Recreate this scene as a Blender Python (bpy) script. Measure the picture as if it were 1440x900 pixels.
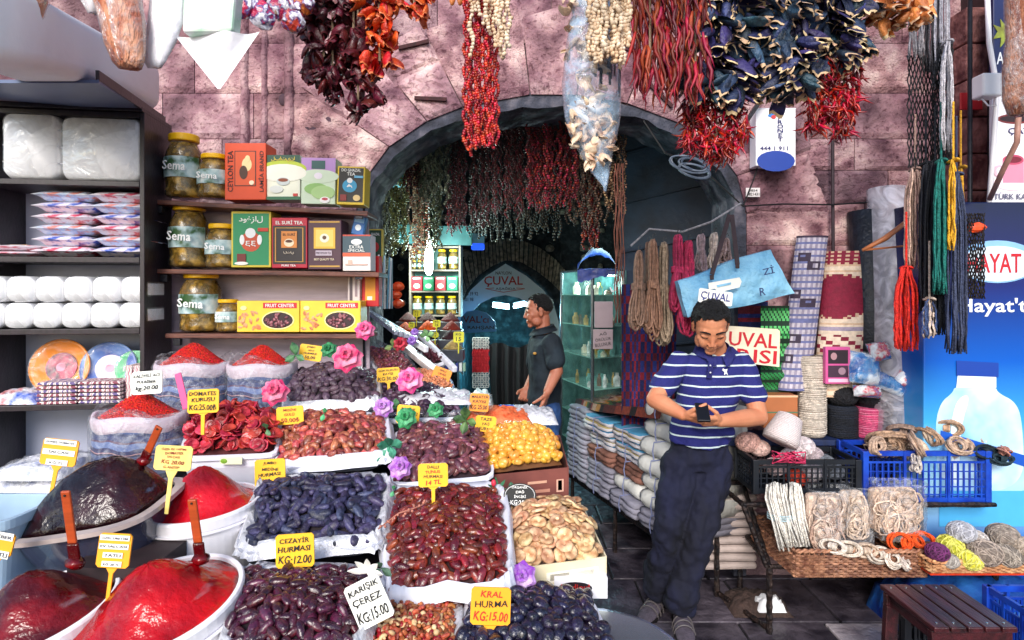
import bpy, math, random
from math import sin, cos, pi, radians, sqrt
from mathutils import Vector, Matrix, Euler, Quaternion
SC = bpy.context.scene
for o in list(bpy.data.objects): bpy.data.objects.remove(o)
# ------------------------------------------------ camera, world, sun, exposure
F = 850.0; CX = 720.0; HY = 410.0; EYE = 1.65
def P(x, y, d):
    """point at real distance d (metres) that the photo shows at pixel x, y"""
    return Vector(((x-CX)*d/F, d, EYE-(y-HY)*d/F))
cam = bpy.data.objects.new('camera', bpy.data.cameras.new('camera')); SC.collection.objects.link(cam)
cam.location = (0, 0, EYE); cam.rotation_euler = (radians(90), 0, 0)
cam.data.sensor_width = 36; cam.data.lens = F/1440*36; cam.data.shift_y = -40/1440
cam.data.clip_start = .05; cam.data.clip_end = 3000
SC.camera = cam
w = bpy.data.worlds.new('World'); SC.world = w; w.use_nodes = True
SUN_EL, SUN_AZ = 30, -168       # degrees; azimuth clockwise from +Y
nt = w.node_tree; bg = nt.nodes['Background']; sky = nt.nodes.new('ShaderNodeTexSky')
sky.sky_type = 'NISHITA'; sky.sun_disc = False
sky.sun_elevation = radians(SUN_EL); sky.sun_rotation = radians(SUN_AZ)
nt.links.new(sky.outputs[0], bg.inputs[0]); bg.inputs[1].default_value = .13
sl = bpy.data.lights.new('sun', 'SUN'); sl.energy = 2.1; sl.angle = radians(28); sl.color = (1, .95, .88)
sun = bpy.data.objects.new('sun', sl); SC.collection.objects.link(sun)
_sd = Vector((sin(radians(SUN_AZ))*cos(radians(SUN_EL)), cos(radians(SUN_AZ))*cos(radians(SUN_EL)), sin(radians(SUN_EL))))
sun.rotation_euler = _sd.to_track_quat('Z', 'Y').to_euler(); sun.location = _sd*8
SC.view_settings.view_transform = 'Standard'; SC.view_settings.look = 'None'
SC.view_settings.exposure = .86; SC.view_settings.gamma = 1
SC.cycles.max_bounces = 6; SC.cycles.transparent_max_bounces = 12
# ------------------------------------------------ mesh and object helpers
C = SC.collection
R = random.Random(7)
def U(a, b): return R.uniform(a, b)
V = Vector
class MB:
    def __init__(s): s.v = []; s.f = []; s.m = []; s.mi = 0
    def add(s, vs, fs, mi=None):
        o = len(s.v); s.v.extend(tuple(v) for v in vs)
        s.f.extend(tuple(o+i for i in f) for f in fs); s.m.extend([s.mi if mi is None else mi]*len(fs)); return s
    def loft(s, loops, cap=True, closed=True, mi=None):
        n = len(loops[0]); vs = [p for l in loops for p in l]; fs = []
        for k in range(len(loops)-1):
            for i in range(n if closed else n-1):
                j = (i+1) % n; fs.append((k*n+i, k*n+j, (k+1)*n+j, (k+1)*n+i))
        if cap: fs.append(tuple(range(n))[::-1]); fs.append(tuple((len(loops)-1)*n+i for i in range(n)))
        return s.add(vs, fs, mi)
    def box(s, c, sz, rot=None, mi=None, top=1):
        x, y, z = sz[0]/2, sz[1]/2, sz[2]/2; c = V(c)
        l = [[V((a*x*t, b*y*t, zz)) for a, b in ((-1,-1),(1,-1),(1,1),(-1,1))] for zz, t in ((-z,1),(z,top))]
        if rot is not None: l = [[rot @ p for p in q] for q in l]
        return s.loft([[p+c for p in q] for q in l], mi=mi)
    def prism(s, pts, off, mi=None):
        off = V(off); return s.loft([[V(p) for p in pts], [V(p)+off for p in pts]], mi=mi)
    def bar(s, a, b, wd, th, mi=None, up=(0,0,1)):
        a, b = V(a), V(b); t = (b-a).normalized(); u = V(up)
        if abs(t.dot(u)) > .97: u = V((0,1,0))
        x = t.cross(u).normalized()*wd/2; y = x.cross(t).normalized()*th/2
        return s.loft([[p-x-y, p+x-y, p+x+y, p-x+y] for p in (a, b)], mi=mi)
    def tube(s, pts, r, n=6, cap=True, mi=None, flat=1):
        pts = [V(p) for p in pts]; rs = r if isinstance(r, (list, tuple)) else [r]*len(pts); loops = []
        up = V((.13, .21, 1)).normalized()
        t0 = (pts[-1]-pts[0]); t0 = t0.normalized() if t0.length > 1e-6 else V((0,0,1))
        if abs(t0.dot(up)) > .9: up = V((1,.1,.05)).normalized()
        x = None
        for i, p in enumerate(pts):
            t = pts[min(i+1, len(pts)-1)]-pts[max(i-1, 0)]
            t = t.normalized() if t.length > 1e-9 else t0
            if x is None: x = t.cross(up)
            x = (x - t*x.dot(t)); x = x.normalized() if x.length > 1e-6 else t.orthogonal().normalized(); y = t.cross(x)
            loops.append([p+(x*cos(2*pi*k/n)*rs[i]+y*sin(2*pi*k/n)*rs[i]*flat) for k in range(n)])
        return s.loft(loops, cap, mi=mi)
    def ell(s, c, r, rot=None, nu=10, nv=6, mi=None, jit=0):
        if not isinstance(r, (list, tuple)): r = (r, r, r)
        c = V(c); vs = []; fs = []
        def T(p):
            if jit: p = p*(1+U(-jit, jit))
            p = V((p[0]*r[0], p[1]*r[1], p[2]*r[2])); return c+(rot @ p if rot is not None else p)
        vs.append(T(V((0,0,1))))
        for k in range(1, nv):
            a = pi*k/nv
            for i in range(nu): vs.append(T(V((sin(a)*cos(2*pi*i/nu), sin(a)*sin(2*pi*i/nu), cos(a)))))
        vs.append(T(V((0,0,-1)))); L = len(vs)-1
        for i in range(nu):
            j = (i+1) % nu; fs.append((0, 1+i, 1+j)); fs.append((L, L-nu+j, L-nu+i))
            for k in range(nv-2): a = 1+k*nu; fs.append((a+i, a+nu+i, a+nu+j, a+j))
        return s.add(vs, fs, mi)
    def lathe(s, prof, c=(0,0,0), n=20, rot=None, mi=None, cap=True, sq=1):
        c = V(c); loops = []
        for r, z in prof:
            l = []
            for i in range(n):
                a = 2*pi*i/n; cx, sy = cos(a), sin(a)
                if sq != 1: cx, sy = math.copysign(abs(cx)**sq, cx), math.copysign(abs(sy)**sq, sy)
                rx, ry = r if isinstance(r, tuple) else (r, r)
                q = V((cx*rx, sy*ry, z)); l.append(c+(rot @ q if rot is not None else q))
            loops.append(l)
        return s.loft(loops, cap, mi=mi)
    def grid(s, fn, nu, nv, mi=None, wu=False):
        vs = [fn(i/nu, j/nv) for j in range(nv+1) for i in range(nu+1)]; w_ = nu+1; b = len(s.v)
        s.add(vs, [(j*w_+i, j*w_+i+1, (j+1)*w_+i+1, (j+1)*w_+i) for j in range(nv) for i in range(nu)], 0)
        if callable(mi):
            k = len(s.m)-nu*nv
            for j in range(nv):
                for i in range(nu): s.m[k+j*nu+i] = mi((i+.5)/nu, (j+.5)/nv)
        elif mi: 
            for k in range(len(s.m)-nu*nv, len(s.m)): s.m[k] = mi
        return s
    def mesh(s, name, mats, smooth=False):
        me = bpy.data.meshes.new(name); me.from_pydata(s.v, [], s.f)
        for m in (mats if isinstance(mats, (list, tuple)) else [mats]): me.materials.append(m)
        if any(s.m): me.polygons.foreach_set('material_index', s.m)
        if smooth: me.polygons.foreach_set('use_smooth', [True]*len(s.f))
        me.update(); return me
def link(name, me, parent=None, loc=None, rot=None):
    o = bpy.data.objects.new(name, me); C.objects.link(o)
    if parent is not None: o.parent = parent
    if loc is not None: o.location = loc
    if rot is not None:
        if isinstance(rot, Matrix): o.rotation_euler = rot.to_euler()
        else: o.rotation_euler = rot
    return o
def tag(o, label=None, cat=None, group=None, kind=None):
    if label: o['label'] = label
    if cat: o['category'] = cat
    if group: o['group'] = group
    if kind: o['kind'] = kind
    return o
def thing(name, label, cat, loc=(0,0,0), rot=None, group=None):
    return tag(link(name, None, None, loc, rot), label, cat, group)
def part(t, name, mb, mats, smooth=False, world=False, bevel=0, label=None, seg=2, sub=0, kind=None):
    if world:
        L = V(t.location); par = t.parent
        while par is not None: L = L+V(par.location); par = par.parent
        mb.v = [tuple(V(p)-L) for p in mb.v]
    o = link(name, mb.mesh(name, mats, smooth), t)
    if bevel: bev(o, bevel, seg)
    if sub: m = o.modifiers.new('s', 'SUBSURF'); m.levels = m.render_levels = sub
    if label: o['label'] = label
    if kind: o['kind'] = kind
    return o
def bev(o, w_, seg=2):
    m = o.modifiers.new('b', 'BEVEL'); m.width = w_; m.segments = seg; m.limit_method = 'ANGLE'; m.angle_limit = radians(40); return o
def solo(name, mb, mats, label, cat, loc=(0,0,0), smooth=False, group=None, kind=None, world=True, bevel=0, rot=None):
    if world: L = V(loc); mb.v = [tuple(V(p)-L) for p in mb.v]
    o = link(name, mb.mesh(name, mats, smooth), None, loc, rot)
    if bevel: bev(o, bevel)
    return tag(o, label, cat, group, kind)
def dup(root, loc=None, rot=None, label=None, scale=None):
    def cp(o, par):
        c = o.copy(); C.objects.link(c); c.parent = par
        for ch in o.children: cp(ch, c)
        return c
    r = cp(root, root.parent)
    if loc is not None: r.location = loc
    if rot is not None: r.rotation_euler = rot
    if scale is not None: r.scale = scale if isinstance(scale, (tuple, list, Vector)) else (scale,)*3
    if label: r['label'] = label
    return r
def RX(a): return Matrix.Rotation(radians(a), 3, 'X')
def RY(a): return Matrix.Rotation(radians(a), 3, 'Y')
def RZ(a): return Matrix.Rotation(radians(a), 3, 'Z')
# ------------------------------------------------ materials
_M = {}
def lin(c):
    if isinstance(c, str):
        c = c.lstrip('#'); c = [int(c[i:i+2], 16)/255 for i in (0,2,4)]
        c = [(x/12.92 if x <= .04045 else ((x+.055)/1.055)**2.4) for x in c]
    return tuple(c)+(1,)
def M(name, col, rough=.6, var=.2, sc=18, bump=0, bsc=60, metal=0, rnd=0, col2=None, hrnd=0, coat=0, spec=.5, emit=0, sss=0, thr=None, det=4, alpha=1, stretch=None, col3=None, sheen=0):
    if name in _M: return _M[name]
    m = bpy.data.materials.new(name); m.use_nodes = True; _M[name] = m
    n = m.node_tree.nodes; L = m.node_tree.links; b = n['Principled BSDF']
    a = lin(col); c2 = lin(col2) if col2 else tuple(min(1, x*(1+var)) for x in a[:3])+(1,); c1 = a if col2 else tuple(x*(1-var) for x in a[:3])+(1,)
    tc = n.new('ShaderNodeTexCoord'); mp = n.new('ShaderNodeMapping'); L.new(tc.outputs['Object'], mp.inputs[0])
    if stretch: mp.inputs['Scale'].default_value = stretch
    nz = n.new('ShaderNodeTexNoise'); nz.inputs['Scale'].default_value = sc; nz.inputs['Detail'].default_value = det; L.new(mp.outputs[0], nz.inputs[0])
    rp = n.new('ShaderNodeValToRGB'); L.new(nz.outputs[0], rp.inputs[0]); e = rp.color_ramp.elements
    lo, hi = thr or (.35, .65); e[0].position = lo; e[1].position = hi; e[0].color = c1; e[1].color = c2
    if col3: x = e.new((lo+hi)/2); x.color = lin(col3)
    out = rp.outputs[0]
    if rnd or hrnd:
        oi = n.new('ShaderNodeObjectInfo'); ge = n.new('ShaderNodeNewGeometry'); ad = n.new('ShaderNodeMath'); ad.operation = 'ADD'
        L.new(oi.outputs['Random'], ad.inputs[0]); L.new(ge.outputs['Random Per Island'], ad.inputs[1])
        fr = n.new('ShaderNodeMath'); fr.operation = 'FRACT'; L.new(ad.outputs[0], fr.inputs[0])
        hs = n.new('ShaderNodeHueSaturation'); L.new(out, hs.inputs['Color'])
        mr = n.new('ShaderNodeMapRange'); mr.inputs[3].default_value = 1-rnd; mr.inputs[4].default_value = 1+rnd; L.new(fr.outputs[0], mr.inputs[0]); L.new(mr.outputs[0], hs.inputs['Value'])
        m7 = n.new('ShaderNodeMath'); m7.operation = 'MULTIPLY'; m7.inputs[1].default_value = 7.31; L.new(fr.outputs[0], m7.inputs[0])
        f2 = n.new('ShaderNodeMath'); f2.operation = 'FRACT'; L.new(m7.outputs[0], f2.inputs[0])
        m2 = n.new('ShaderNodeMapRange'); m2.inputs[3].default_value = .5-hrnd; m2.inputs[4].default_value = .5+hrnd; L.new(f2.outputs[0], m2.inputs[0]); L.new(m2.outputs[0], hs.inputs['Hue'])
        out = hs.outputs[0]
    L.new(out, b.inputs['Base Color']); b.inputs['Roughness'].default_value = rough; b.inputs['Metallic'].default_value = metal
    b.inputs['Specular IOR Level'].default_value = spec; b.inputs['Coat Weight'].default_value = coat; b.inputs['Coat Roughness'].default_value = .12
    if sheen: b.inputs['Sheen Weight'].default_value = sheen
    if alpha < 1: b.inputs['Alpha'].default_value = alpha
    if sss: b.inputs['Subsurface Weight'].default_value = sss; b.inputs['Subsurface Radius'].default_value = (.02, .008, .004)
    if emit: L.new(out, b.inputs['Emission Color']); b.inputs['Emission Strength'].default_value = emit
    if bump:
        bn = n.new('ShaderNodeTexNoise'); bn.inputs['Scale'].default_value = bsc; bn.inputs['Detail'].default_value = 5; L.new(mp.outputs[0], bn.inputs[0])
        bu = n.new('ShaderNodeBump'); bu.inputs['Strength'].default_value = min(1, bump); bu.inputs['Distance'].default_value = .01 if bump <= 1 else .01*bump
        L.new(bn.outputs[0], bu.inputs['Height']); L.new(bu.outputs[0], b.inputs['Normal'])
    return m
def film(name, col, lo=.08, hi=.5, sc=22, rough=.15, gloss=.25):
    """wrinkled clear plastic"""
    if name in _M: return _M[name]
    m = bpy.data.materials.new(name); m.use_nodes = True; _M[name] = m
    n = m.node_tree.nodes; L = m.node_tree.links; b = n['Principled BSDF']; o = n['Material Output']
    b.inputs['Base Color'].default_value = lin(col); b.inputs['Roughness'].default_value = rough
    tc = n.new('ShaderNodeTexCoord'); nz = n.new('ShaderNodeTexNoise'); nz.inputs['Scale'].default_value = sc; nz.inputs['Detail'].default_value = 6; nz.inputs['Distortion'].default_value = 1.5
    L.new(tc.outputs['Object'], nz.inputs[0])
    mr = n.new('ShaderNodeMapRange'); mr.inputs[1].default_value = .42; mr.inputs[2].default_value = .72; mr.inputs[3].default_value = lo; mr.inputs[4].default_value = hi; L.new(nz.outputs[0], mr.inputs[0])
    tr = n.new('ShaderNodeBsdfTransparent'); mx = n.new('ShaderNodeMixShader'); L.new(mr.outputs[0], mx.inputs[0]); L.new(tr.outputs[0], mx.inputs[1]); L.new(b.outputs[0], mx.inputs[2])
    gl = n.new('ShaderNodeBsdfGlossy'); gl.inputs['Roughness'].default_value = .12; lw = n.new('ShaderNodeLayerWeight'); lw.inputs[0].default_value = .35
    m2 = n.new('ShaderNodeMixShader'); ml = n.new('ShaderNodeMath'); ml.operation = 'MULTIPLY'; ml.inputs[1].default_value = gloss
    L.new(lw.outputs['Fresnel'], ml.inputs[0]); L.new(ml.outputs[0], m2.inputs[0]); L.new(mx.outputs[0], m2.inputs[1]); L.new(gl.outputs[0], m2.inputs[2]); L.new(m2.outputs[0], o.inputs[0])
    bu = n.new('ShaderNodeBump'); bu.inputs['Strength'].default_value = .8; bu.inputs['Distance'].default_value = .02; L.new(nz.outputs[0], bu.inputs['Height'])
    L.new(bu.outputs[0], b.inputs['Normal']); L.new(bu.outputs[0], gl.inputs['Normal']); return m
def flat(col, rough=.5): return M('flat_'+str(col), col, rough, .04, 12)
def emis(name, col, st):
    if name in _M: return _M[name]
    m = bpy.data.materials.new(name); m.use_nodes = True; _M[name] = m; b = m.node_tree.nodes['Principled BSDF']
    b.inputs['Base Color'].default_value = lin(col); b.inputs['Emission Color'].default_value = lin(col); b.inputs['Emission Strength'].default_value = st; return m
def bands(name, cols, axis=2, period=.05, rough=.75, distort=.3, dsc=3, bump=.3, duty=None):
    """woven or printed stripes along one object axis; cols = [(position, colour), ...]"""
    if name in _M: return _M[name]
    m = M(name, cols[0][1], rough, bump=bump, bsc=150); n = m.node_tree.nodes; L = m.node_tree.links; b = n['Principled BSDF']
    tc = n.new('ShaderNodeTexCoord'); sx = n.new('ShaderNodeSeparateXYZ'); L.new(tc.outputs['Object'], sx.inputs[0])
    nz = n.new('ShaderNodeTexNoise'); nz.inputs['Scale'].default_value = dsc; L.new(tc.outputs['Object'], nz.inputs[0])
    ma = n.new('ShaderNodeMath'); ma.operation = 'MULTIPLY_ADD'; ma.inputs[1].default_value = distort*period; L.new(nz.outputs[0], ma.inputs[0]); L.new(sx.outputs[axis], ma.inputs[2])
    dv = n.new('ShaderNodeMath'); dv.operation = 'DIVIDE'; dv.inputs[1].default_value = period; L.new(ma.outputs[0], dv.inputs[0])
    fr = n.new('ShaderNodeMath'); fr.operation = 'FRACT'; L.new(dv.outputs[0], fr.inputs[0])
    rp = n.new('ShaderNodeValToRGB'); rp.color_ramp.interpolation = 'CONSTANT'; L.new(fr.outputs[0], rp.inputs[0]); e = rp.color_ramp.elements
    e[0].position = 0; e[0].color = lin(cols[0][1]); e[1].position = cols[1][0]; e[1].color = lin(cols[1][1])
    for p, c in cols[2:]: x = e.new(p); x.color = lin(c)
    L.new(rp.outputs[0], b.inputs['Base Color']); return m
WOOD = M('shelf_wood', '#7a4a3c', .5, .3, 8, .3, 40, col2='#4a2a26', stretch=(1,1,12))
DKWOOD = M('dark_wenge', '#1c161c', .4, .3, 10, .15, 60, col2='#2c222b', stretch=(8,1,1))
METAL = M('worn_steel', '#2a2a30', .45, .4, 30, .3, 80, metal=.6)
WHITE = M('white_plastic', '#eceaf0', .35, .04, 6)
CREAMP = M('cream_card', '#e8dcc4', .7, .06)
FILM = film('clear_film', '#eef2fa', .03, .3)
FILMC = film('thin_film', '#ffffff', .02, .25, 14)
FOIL = M('silver_liner', '#d8d8de', .35, .2, 20, 1, 45, metal=.25)
INK = flat('#101014'); REDINK = flat('#b81c1c'); BLUEINK = flat('#1d2a80'); WHITEINK = flat('#f2f2f0')
# ------------------------------------------------ lettering and cards
_T = {}
def tmesh(s, mat, hand=0):
    k = (s, mat.name, hand)
    if k in _T: return _T[k]
    cu = bpy.data.curves.new('lettering', 'FONT'); cu.body = s; cu.size = 1; cu.resolution_u = 2; cu.extrude = .012; cu.align_x = 'CENTER'; cu.align_y = 'CENTER'; cu.offset = .012
    o = bpy.data.objects.new('lettering', cu); C.objects.link(o)
    me = bpy.data.meshes.new_from_object(o.evaluated_get(bpy.context.evaluated_depsgraph_get())); bpy.data.objects.remove(o); bpy.data.curves.remove(cu)
    me.materials.clear(); me.materials.append(mat)
    if hand:
        a, b, c_ = hand*1.7, hand*2.3, hand*.9
        for v in me.vertices:
            x, y = v.co.x, v.co.y; v.co.x = x+.03*sin(4.1*y+a)+.018*sin(7*x+b)+.08*y; v.co.y = y*(1+.08*sin(2.9*x+c_))+.035*sin(2.3*x+a)+.02*sin(9*x+b)
    xs = [v.co.x for v in me.vertices]; ys = [v.co.y for v in me.vertices]
    if xs:
        cx, cy = (min(xs)+max(xs))/2, (min(ys)+max(ys))/2
        for v in me.vertices: v.co.x -= cx; v.co.y -= cy
        me['w'] = max(xs)-min(xs); me['h'] = max(ys)-min(ys)
    else: me['w'] = me['h'] = 1
    _T[k] = me; return me
def letters(par, s, x, y, w_, h, mat, z=.002, ang=0, yoff=0, name='lettering', maxstretch=9, hand=0):
    """fit a line of writing into w_ x h, centred at (x, z=y) on the -Y face of a thing"""
    me = tmesh(s, mat, hand); o = link(name, me, par, (x, yoff-z, y), (radians(90), radians(-ang), 0))
    sy = h/me['h']; sx = min(w_/me['w'], sy*maxstretch); o.scale = (sx, sy, min(sx, sy)); return o
YEL = M('yellow_card', '#f0b414', .5, .08, 6); WCARD = M('white_card', '#efeee6', .5, .05, 6)
def price_card(x, y, w_, h, d, lines, label, ang=0, tilt=8, mat=None, ink=None, stake=0, oval=False, inks=None, bord=True, yaw=0):
    S_ = d/F; W, H = w_*S_, h*S_; mat = mat or YEL; ink = ink or INK
    t = thing('price_card', label, 'price card', P(x, y, d), Euler((radians(-tilt), radians(ang), radians(yaw))))
    m = MB()
    if oval: m.lathe([((W/2, H/2), -.002), ((W/2, H/2), .002)], n=20, rot=RX(90))
    else:
        c = .006; m.prism([(-W/2, .002, -H/2+c), (-W/2+c, .002, -H/2), (W/2-c, .002, -H/2), (W/2, .002, -H/2+c), (W/2, .002, H/2-c), (W/2-c, .002, H/2), (-W/2+c, .002, H/2), (-W/2, .002, H/2-c)], (0, -.004, 0))
    part(t, 'card', m, mat)
    if stake:
        m = MB(); sh = stake*S_; m.prism([(-W*.16, .001, -H/2-.001), (W*.16, .001, -H/2-.001), (W*.06, .001, -H/2-sh*.35), (W*.05, .001, -H/2-sh-.05), (-W*.05, .001, -H/2-sh-.05), (-W*.06, .001, -H/2-sh*.35)], (0, -.003, 0)); part(t, 'stake', m, mat)
    n = len(lines); tot = sum(1.5 if any(c.isdigit() for c in l) else 1 for l in lines); yy = H/2*.9
    for i, l in enumerate(lines):
        hh = H*.9*(1.5 if any(c.isdigit() for c in l) else 1)/tot; k = ink if not inks else inks[i]
        letters(t, l, U(-.02, .02)*W, yy-hh/2, W*(.86 if not oval else .62), hh*.72, k, .0045, ang=U(-3, 3), maxstretch=1.15, hand=R.randrange(1, 40)); yy -= hh
    if oval:
        m = MB(); pts = [V((W*.45*cos(a), -.003, H*.45*sin(a))) for a in [2*pi*i/24 for i in range(24)]]; m.tube(pts+[pts[0]], .0008, 4); part(t, 'border', m, WHITEINK)
    return t
def printbox(name, label, cat, x0, y0, x1, y1, d, depth, base, shapes=(), yaw=0, side=None, ang=0, group=None):
    """a packet; shapes in 0..1 front-face coordinates (y down): r/e x0 y0 x1 y1 colour, t cx cy w h text colour"""
    S_ = d/F; W, H = (x1-x0)*S_, (y1-y0)*S_
    t = thing(name, label, cat, P((x0+x1)/2, y1, d), Euler((0, radians(ang), radians(yaw))), group)
    m = MB(); m.box((0, depth/2, H/2), (W, depth, H)); part(t, 'carton', m, M('box_'+base, base, .45, .07, 10), bevel=.003)
    cols = []; mb = MB(); k = 0
    for s in shapes:
        k += 1; off = -.0006*k-.0004
        if s[0] == 't':
            letters(t, s[5], (s[1]-.5)*W, (1-s[2])*H, s[3]*W, s[4]*H, flat(s[6]), .0008, yoff=off, ang=(s[7] if len(s) > 7 else 0), name='lettering', maxstretch=1.6)
            continue
        if s[-1] not in cols: cols.append(s[-1])
        mi = cols.index(s[-1]); xa, xb = (s[1]-.5)*W, (s[3]-.5)*W; za, zb = (1-s[4])*H, (1-s[2])*H
        if s[0] == 'r': pts = [(xa, 0, za), (xb, 0, za), (xb, 0, zb), (xa, 0, zb)]
        elif s[0] == 'd': pts = [((xa+xb)/2, 0, za), (xb, 0, (za+zb)/2), ((xa+xb)/2, 0, zb), (xa, 0, (za+zb)/2)]
        else: pts = [((xa+xb)/2+(xb-xa)/2*cos(a), 0, (za+zb)/2+(zb-za)/2*sin(a)) for a in [2*pi*i/18 for i in range(18)]]
        mb.prism(pts, (0, off, 0), mi)
    if cols: part(t, 'printed_panel', mb, [flat(c, .4) for c in cols])
    return t
# ================================================ SETTING
STONE = M('wall_stone', '#5d3a4b', .85, sc=2.6, bump=1.6, bsc=16, col2='#d9bcc4', col3='#96707f', thr=(.36, .62), det=9)
STONES = [M('block_stone_%d' % i, c[0], .92, sc=c[3]*.7, spec=.2, bump=1.4, bsc=45+15*i, col2=c[2], col3=c[1], thr=(.3, .7), det=15, rnd=.1, hrnd=.01) for i, c in enumerate([
    ('#34242c', '#94747a', '#d2bab6', 5), ('#503440', '#a08086', '#ccb2b0', 8), ('#2a2028', '#82686e', '#bea6a6', 6), ('#5c3e46', '#ac8a8c', '#dac6be', 10)])]
def weather(m):
    n = m.node_tree.nodes; L = m.node_tree.links; b = n['Principled BSDF']; src = b.inputs['Base Color'].links[0].from_socket; tc = n.new('ShaderNodeTexCoord')
    for sc, lo, hi, c0, c1 in ((1.5, .4, .6, (.66, .55, .62, 1), (1.42, 1.36, 1.34, 1)), (38, .34, .44, (.52, .44, .48, 1), (1, 1, 1, 1)), (6, .36, .5, (.68, .6, .66, 1), (1, 1, 1, 1))):
        z = n.new('ShaderNodeTexNoise'); z.inputs['Scale'].default_value = sc; z.inputs['Detail'].default_value = 9; z.inputs['Distortion'].default_value = .6; L.new(tc.outputs['Object'], z.inputs[0])
        r = n.new('ShaderNodeValToRGB'); r.color_ramp.elements[0].position = lo; r.color_ramp.elements[1].position = hi; r.color_ramp.elements[0].color = c0; r.color_ramp.elements[1].color = c1; L.new(z.outputs[0], r.inputs[0])
        x = n.new('ShaderNodeMixRGB'); x.blend_type = 'MULTIPLY'; x.inputs[0].default_value = 1; L.new(src, x.inputs[1]); L.new(r.outputs[0], x.inputs[2]); src = x.outputs[0]
    L.new(src, b.inputs['Base Color'])
for s_ in STONES: weather(s_)
SLATE = M('slate_paint', '#181a24', .8, sc=7, bump=2.5, bsc=18, col2='#7c7680', col3='#3c3e4c', thr=(.3, .72), det=9)
MORTAR = M('mortar', '#5a464c', .95, sc=9, bump=2, bsc=30, col2='#8a7276')
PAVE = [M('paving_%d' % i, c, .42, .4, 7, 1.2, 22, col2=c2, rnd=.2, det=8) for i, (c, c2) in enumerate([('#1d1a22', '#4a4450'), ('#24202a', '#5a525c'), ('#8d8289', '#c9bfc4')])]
m = MB(); m.box((0, 8, -.12), (400, 400, .2)); solo('ground', m, M('ground_earth', '#2a262c', .9, .3, 3), None, None, kind='structure')
fl = link('floor', None); m = MB(); m.box((.4, 3.6, -.012), (7.4, 6.4, .012)); fl = solo('floor', m, M('joint_grit', '#151318', .95), None, None, kind='structure')
RR = random.Random(3); y = 1.5; row = 0
while y < 6.6:
    h = RR.uniform(.34, .46); x = -.9+(.25 if row % 2 else 0)
    while x < 3.0:
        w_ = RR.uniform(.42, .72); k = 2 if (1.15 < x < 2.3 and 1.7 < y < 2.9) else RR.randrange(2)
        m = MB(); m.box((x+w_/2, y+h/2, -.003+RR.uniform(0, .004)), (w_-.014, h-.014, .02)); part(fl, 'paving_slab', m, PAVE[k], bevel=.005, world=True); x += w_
    y += h; row += 1
# ---- the stone wall with its arch
WD = 3.5; ACX = (775-CX)*WD/F; ACZ = EYE+110*WD/F; AA = 272*WD/F; AB = 165*WD/F
wall = thing('stone_wall', 'old pinkish stone wall pierced by the big round shop arch', 'wall', (ACX, WD, 0))
def arch(t, o=0): return V((ACX+(AA+o)*cos(t), 0, ACZ+(AB+o)*sin(t)))
m = MB(); N = 28; TOP = 4.4
for i in range(N):
    a, b = arch(pi*i/N), arch(pi*(i+1)/N)
    m.prism([(a.x, WD, a.z), (b.x, WD, b.z), (b.x, WD, TOP), (a.x, WD, TOP)], (0, .45, 0))
m.prism([(ACX+AA, WD, 0), (5.2, WD, 0), (5.2, WD, TOP), (ACX+AA, WD, TOP)], (0, .45, 0)); m.prism([(-4.6, WD, 0), (ACX-AA, WD, 0), (ACX-AA, WD, TOP), (-4.6, WD, TOP)], (0, .45, 0))
part(wall, 'wall_core', m, MORTAR, world=True)
RR = random.Random(11)
m = MB(); ta = [pi*i/40 for i in range(41)]; jr = [RR.uniform(-.014, .014) for _ in range(41)]; j3 = [RR.uniform(-.012, .02) for _ in range(41)]
for i in range(40):
    p = [arch(ta[i], -.06+jr[i]), arch(ta[i+1], -.06+jr[i+1]), arch(ta[i+1], .004+j3[i+1]), arch(ta[i], .004+j3[i])]
    m.prism([V((q.x, WD-.012, q.z)) for q in p], (0, .40, 0))
m.box((ACX+AA-.03, WD+.188, ACZ/2), (.07, .4, ACZ-.002)); m.box((ACX-AA+.03, WD+.188, ACZ/2), (.07, .4, ACZ-.002))
part(wall, 'arch_rim', m, SLATE, world=True)
nv = 11; cuts = [pi*(i+RR.uniform(-.15, .15)*(0 < i < nv))/nv for i in range(nv+1)]
def rockface(m, poly, y0, dep, n=5, rough=.012, seed=0):
    """a stone block: polygon outline, uneven dressed front"""
    A, B, Cc, D = [V(p) for p in poly]; rr = random.Random(seed); g = []
    for j in range(n+1):
        for i in range(n+1):
            u, v = i/n, j/n; p = A*(1-u)*(1-v)+B*u*(1-v)+Cc*u*v+D*(1-u)*v
            e = 0 if (i in (0, n) or j in (0, n)) else 1
            g.append(V((p.x, y0-(.014+rr.uniform(-rough, rough))*e, p.z)))
    o = len(g); w_ = n+1; fs = [(j*w_+i, j*w_+i+1, (j+1)*w_+i+1, (j+1)*w_+i) for j in range(n) for i in range(n)]
    edge = [i for i in range(n)]+[n+w_*j for j in range(n)]+[w_*n+n-i for i in range(n)]+[w_*(n-j) for j in range(n)]
    bk = [V((g[k].x, y0+dep, g[k].z)) for k in edge]; L = len(edge)
    m.add(g+bk, fs+[(edge[k], o+k, o+(k+1) % L, edge[(k+1) % L]) for k in range(L)]); return m
for i in range(nv):
    a, b = cuts[i]+.003, cuts[i+1]-.003; o1, o2 = RR.uniform(.42, .62), RR.uniform(.42, .62)
    for (r0, r1) in (((.006, .3), (.006, .3)), ((.31, o1), (.31, o2))) if i % 3 == 1 else (((.006, o1), (.006, o2)),):
        p = [arch(a, r0[0]), arch(b, r1[0]), arch(b, r1[1]), arch(a, r0[1])]
        part(wall, 'voussoir', rockface(MB(), p, WD-.024, .05, 11, .006, i), STONES[RR.randrange(4)], world=True)
rows = [-120, -30, 62, 132, 196, 240, 287, 345, 400, 470, 540, 620, 720]
def wallx(px): return (px-CX)*WD/F
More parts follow.
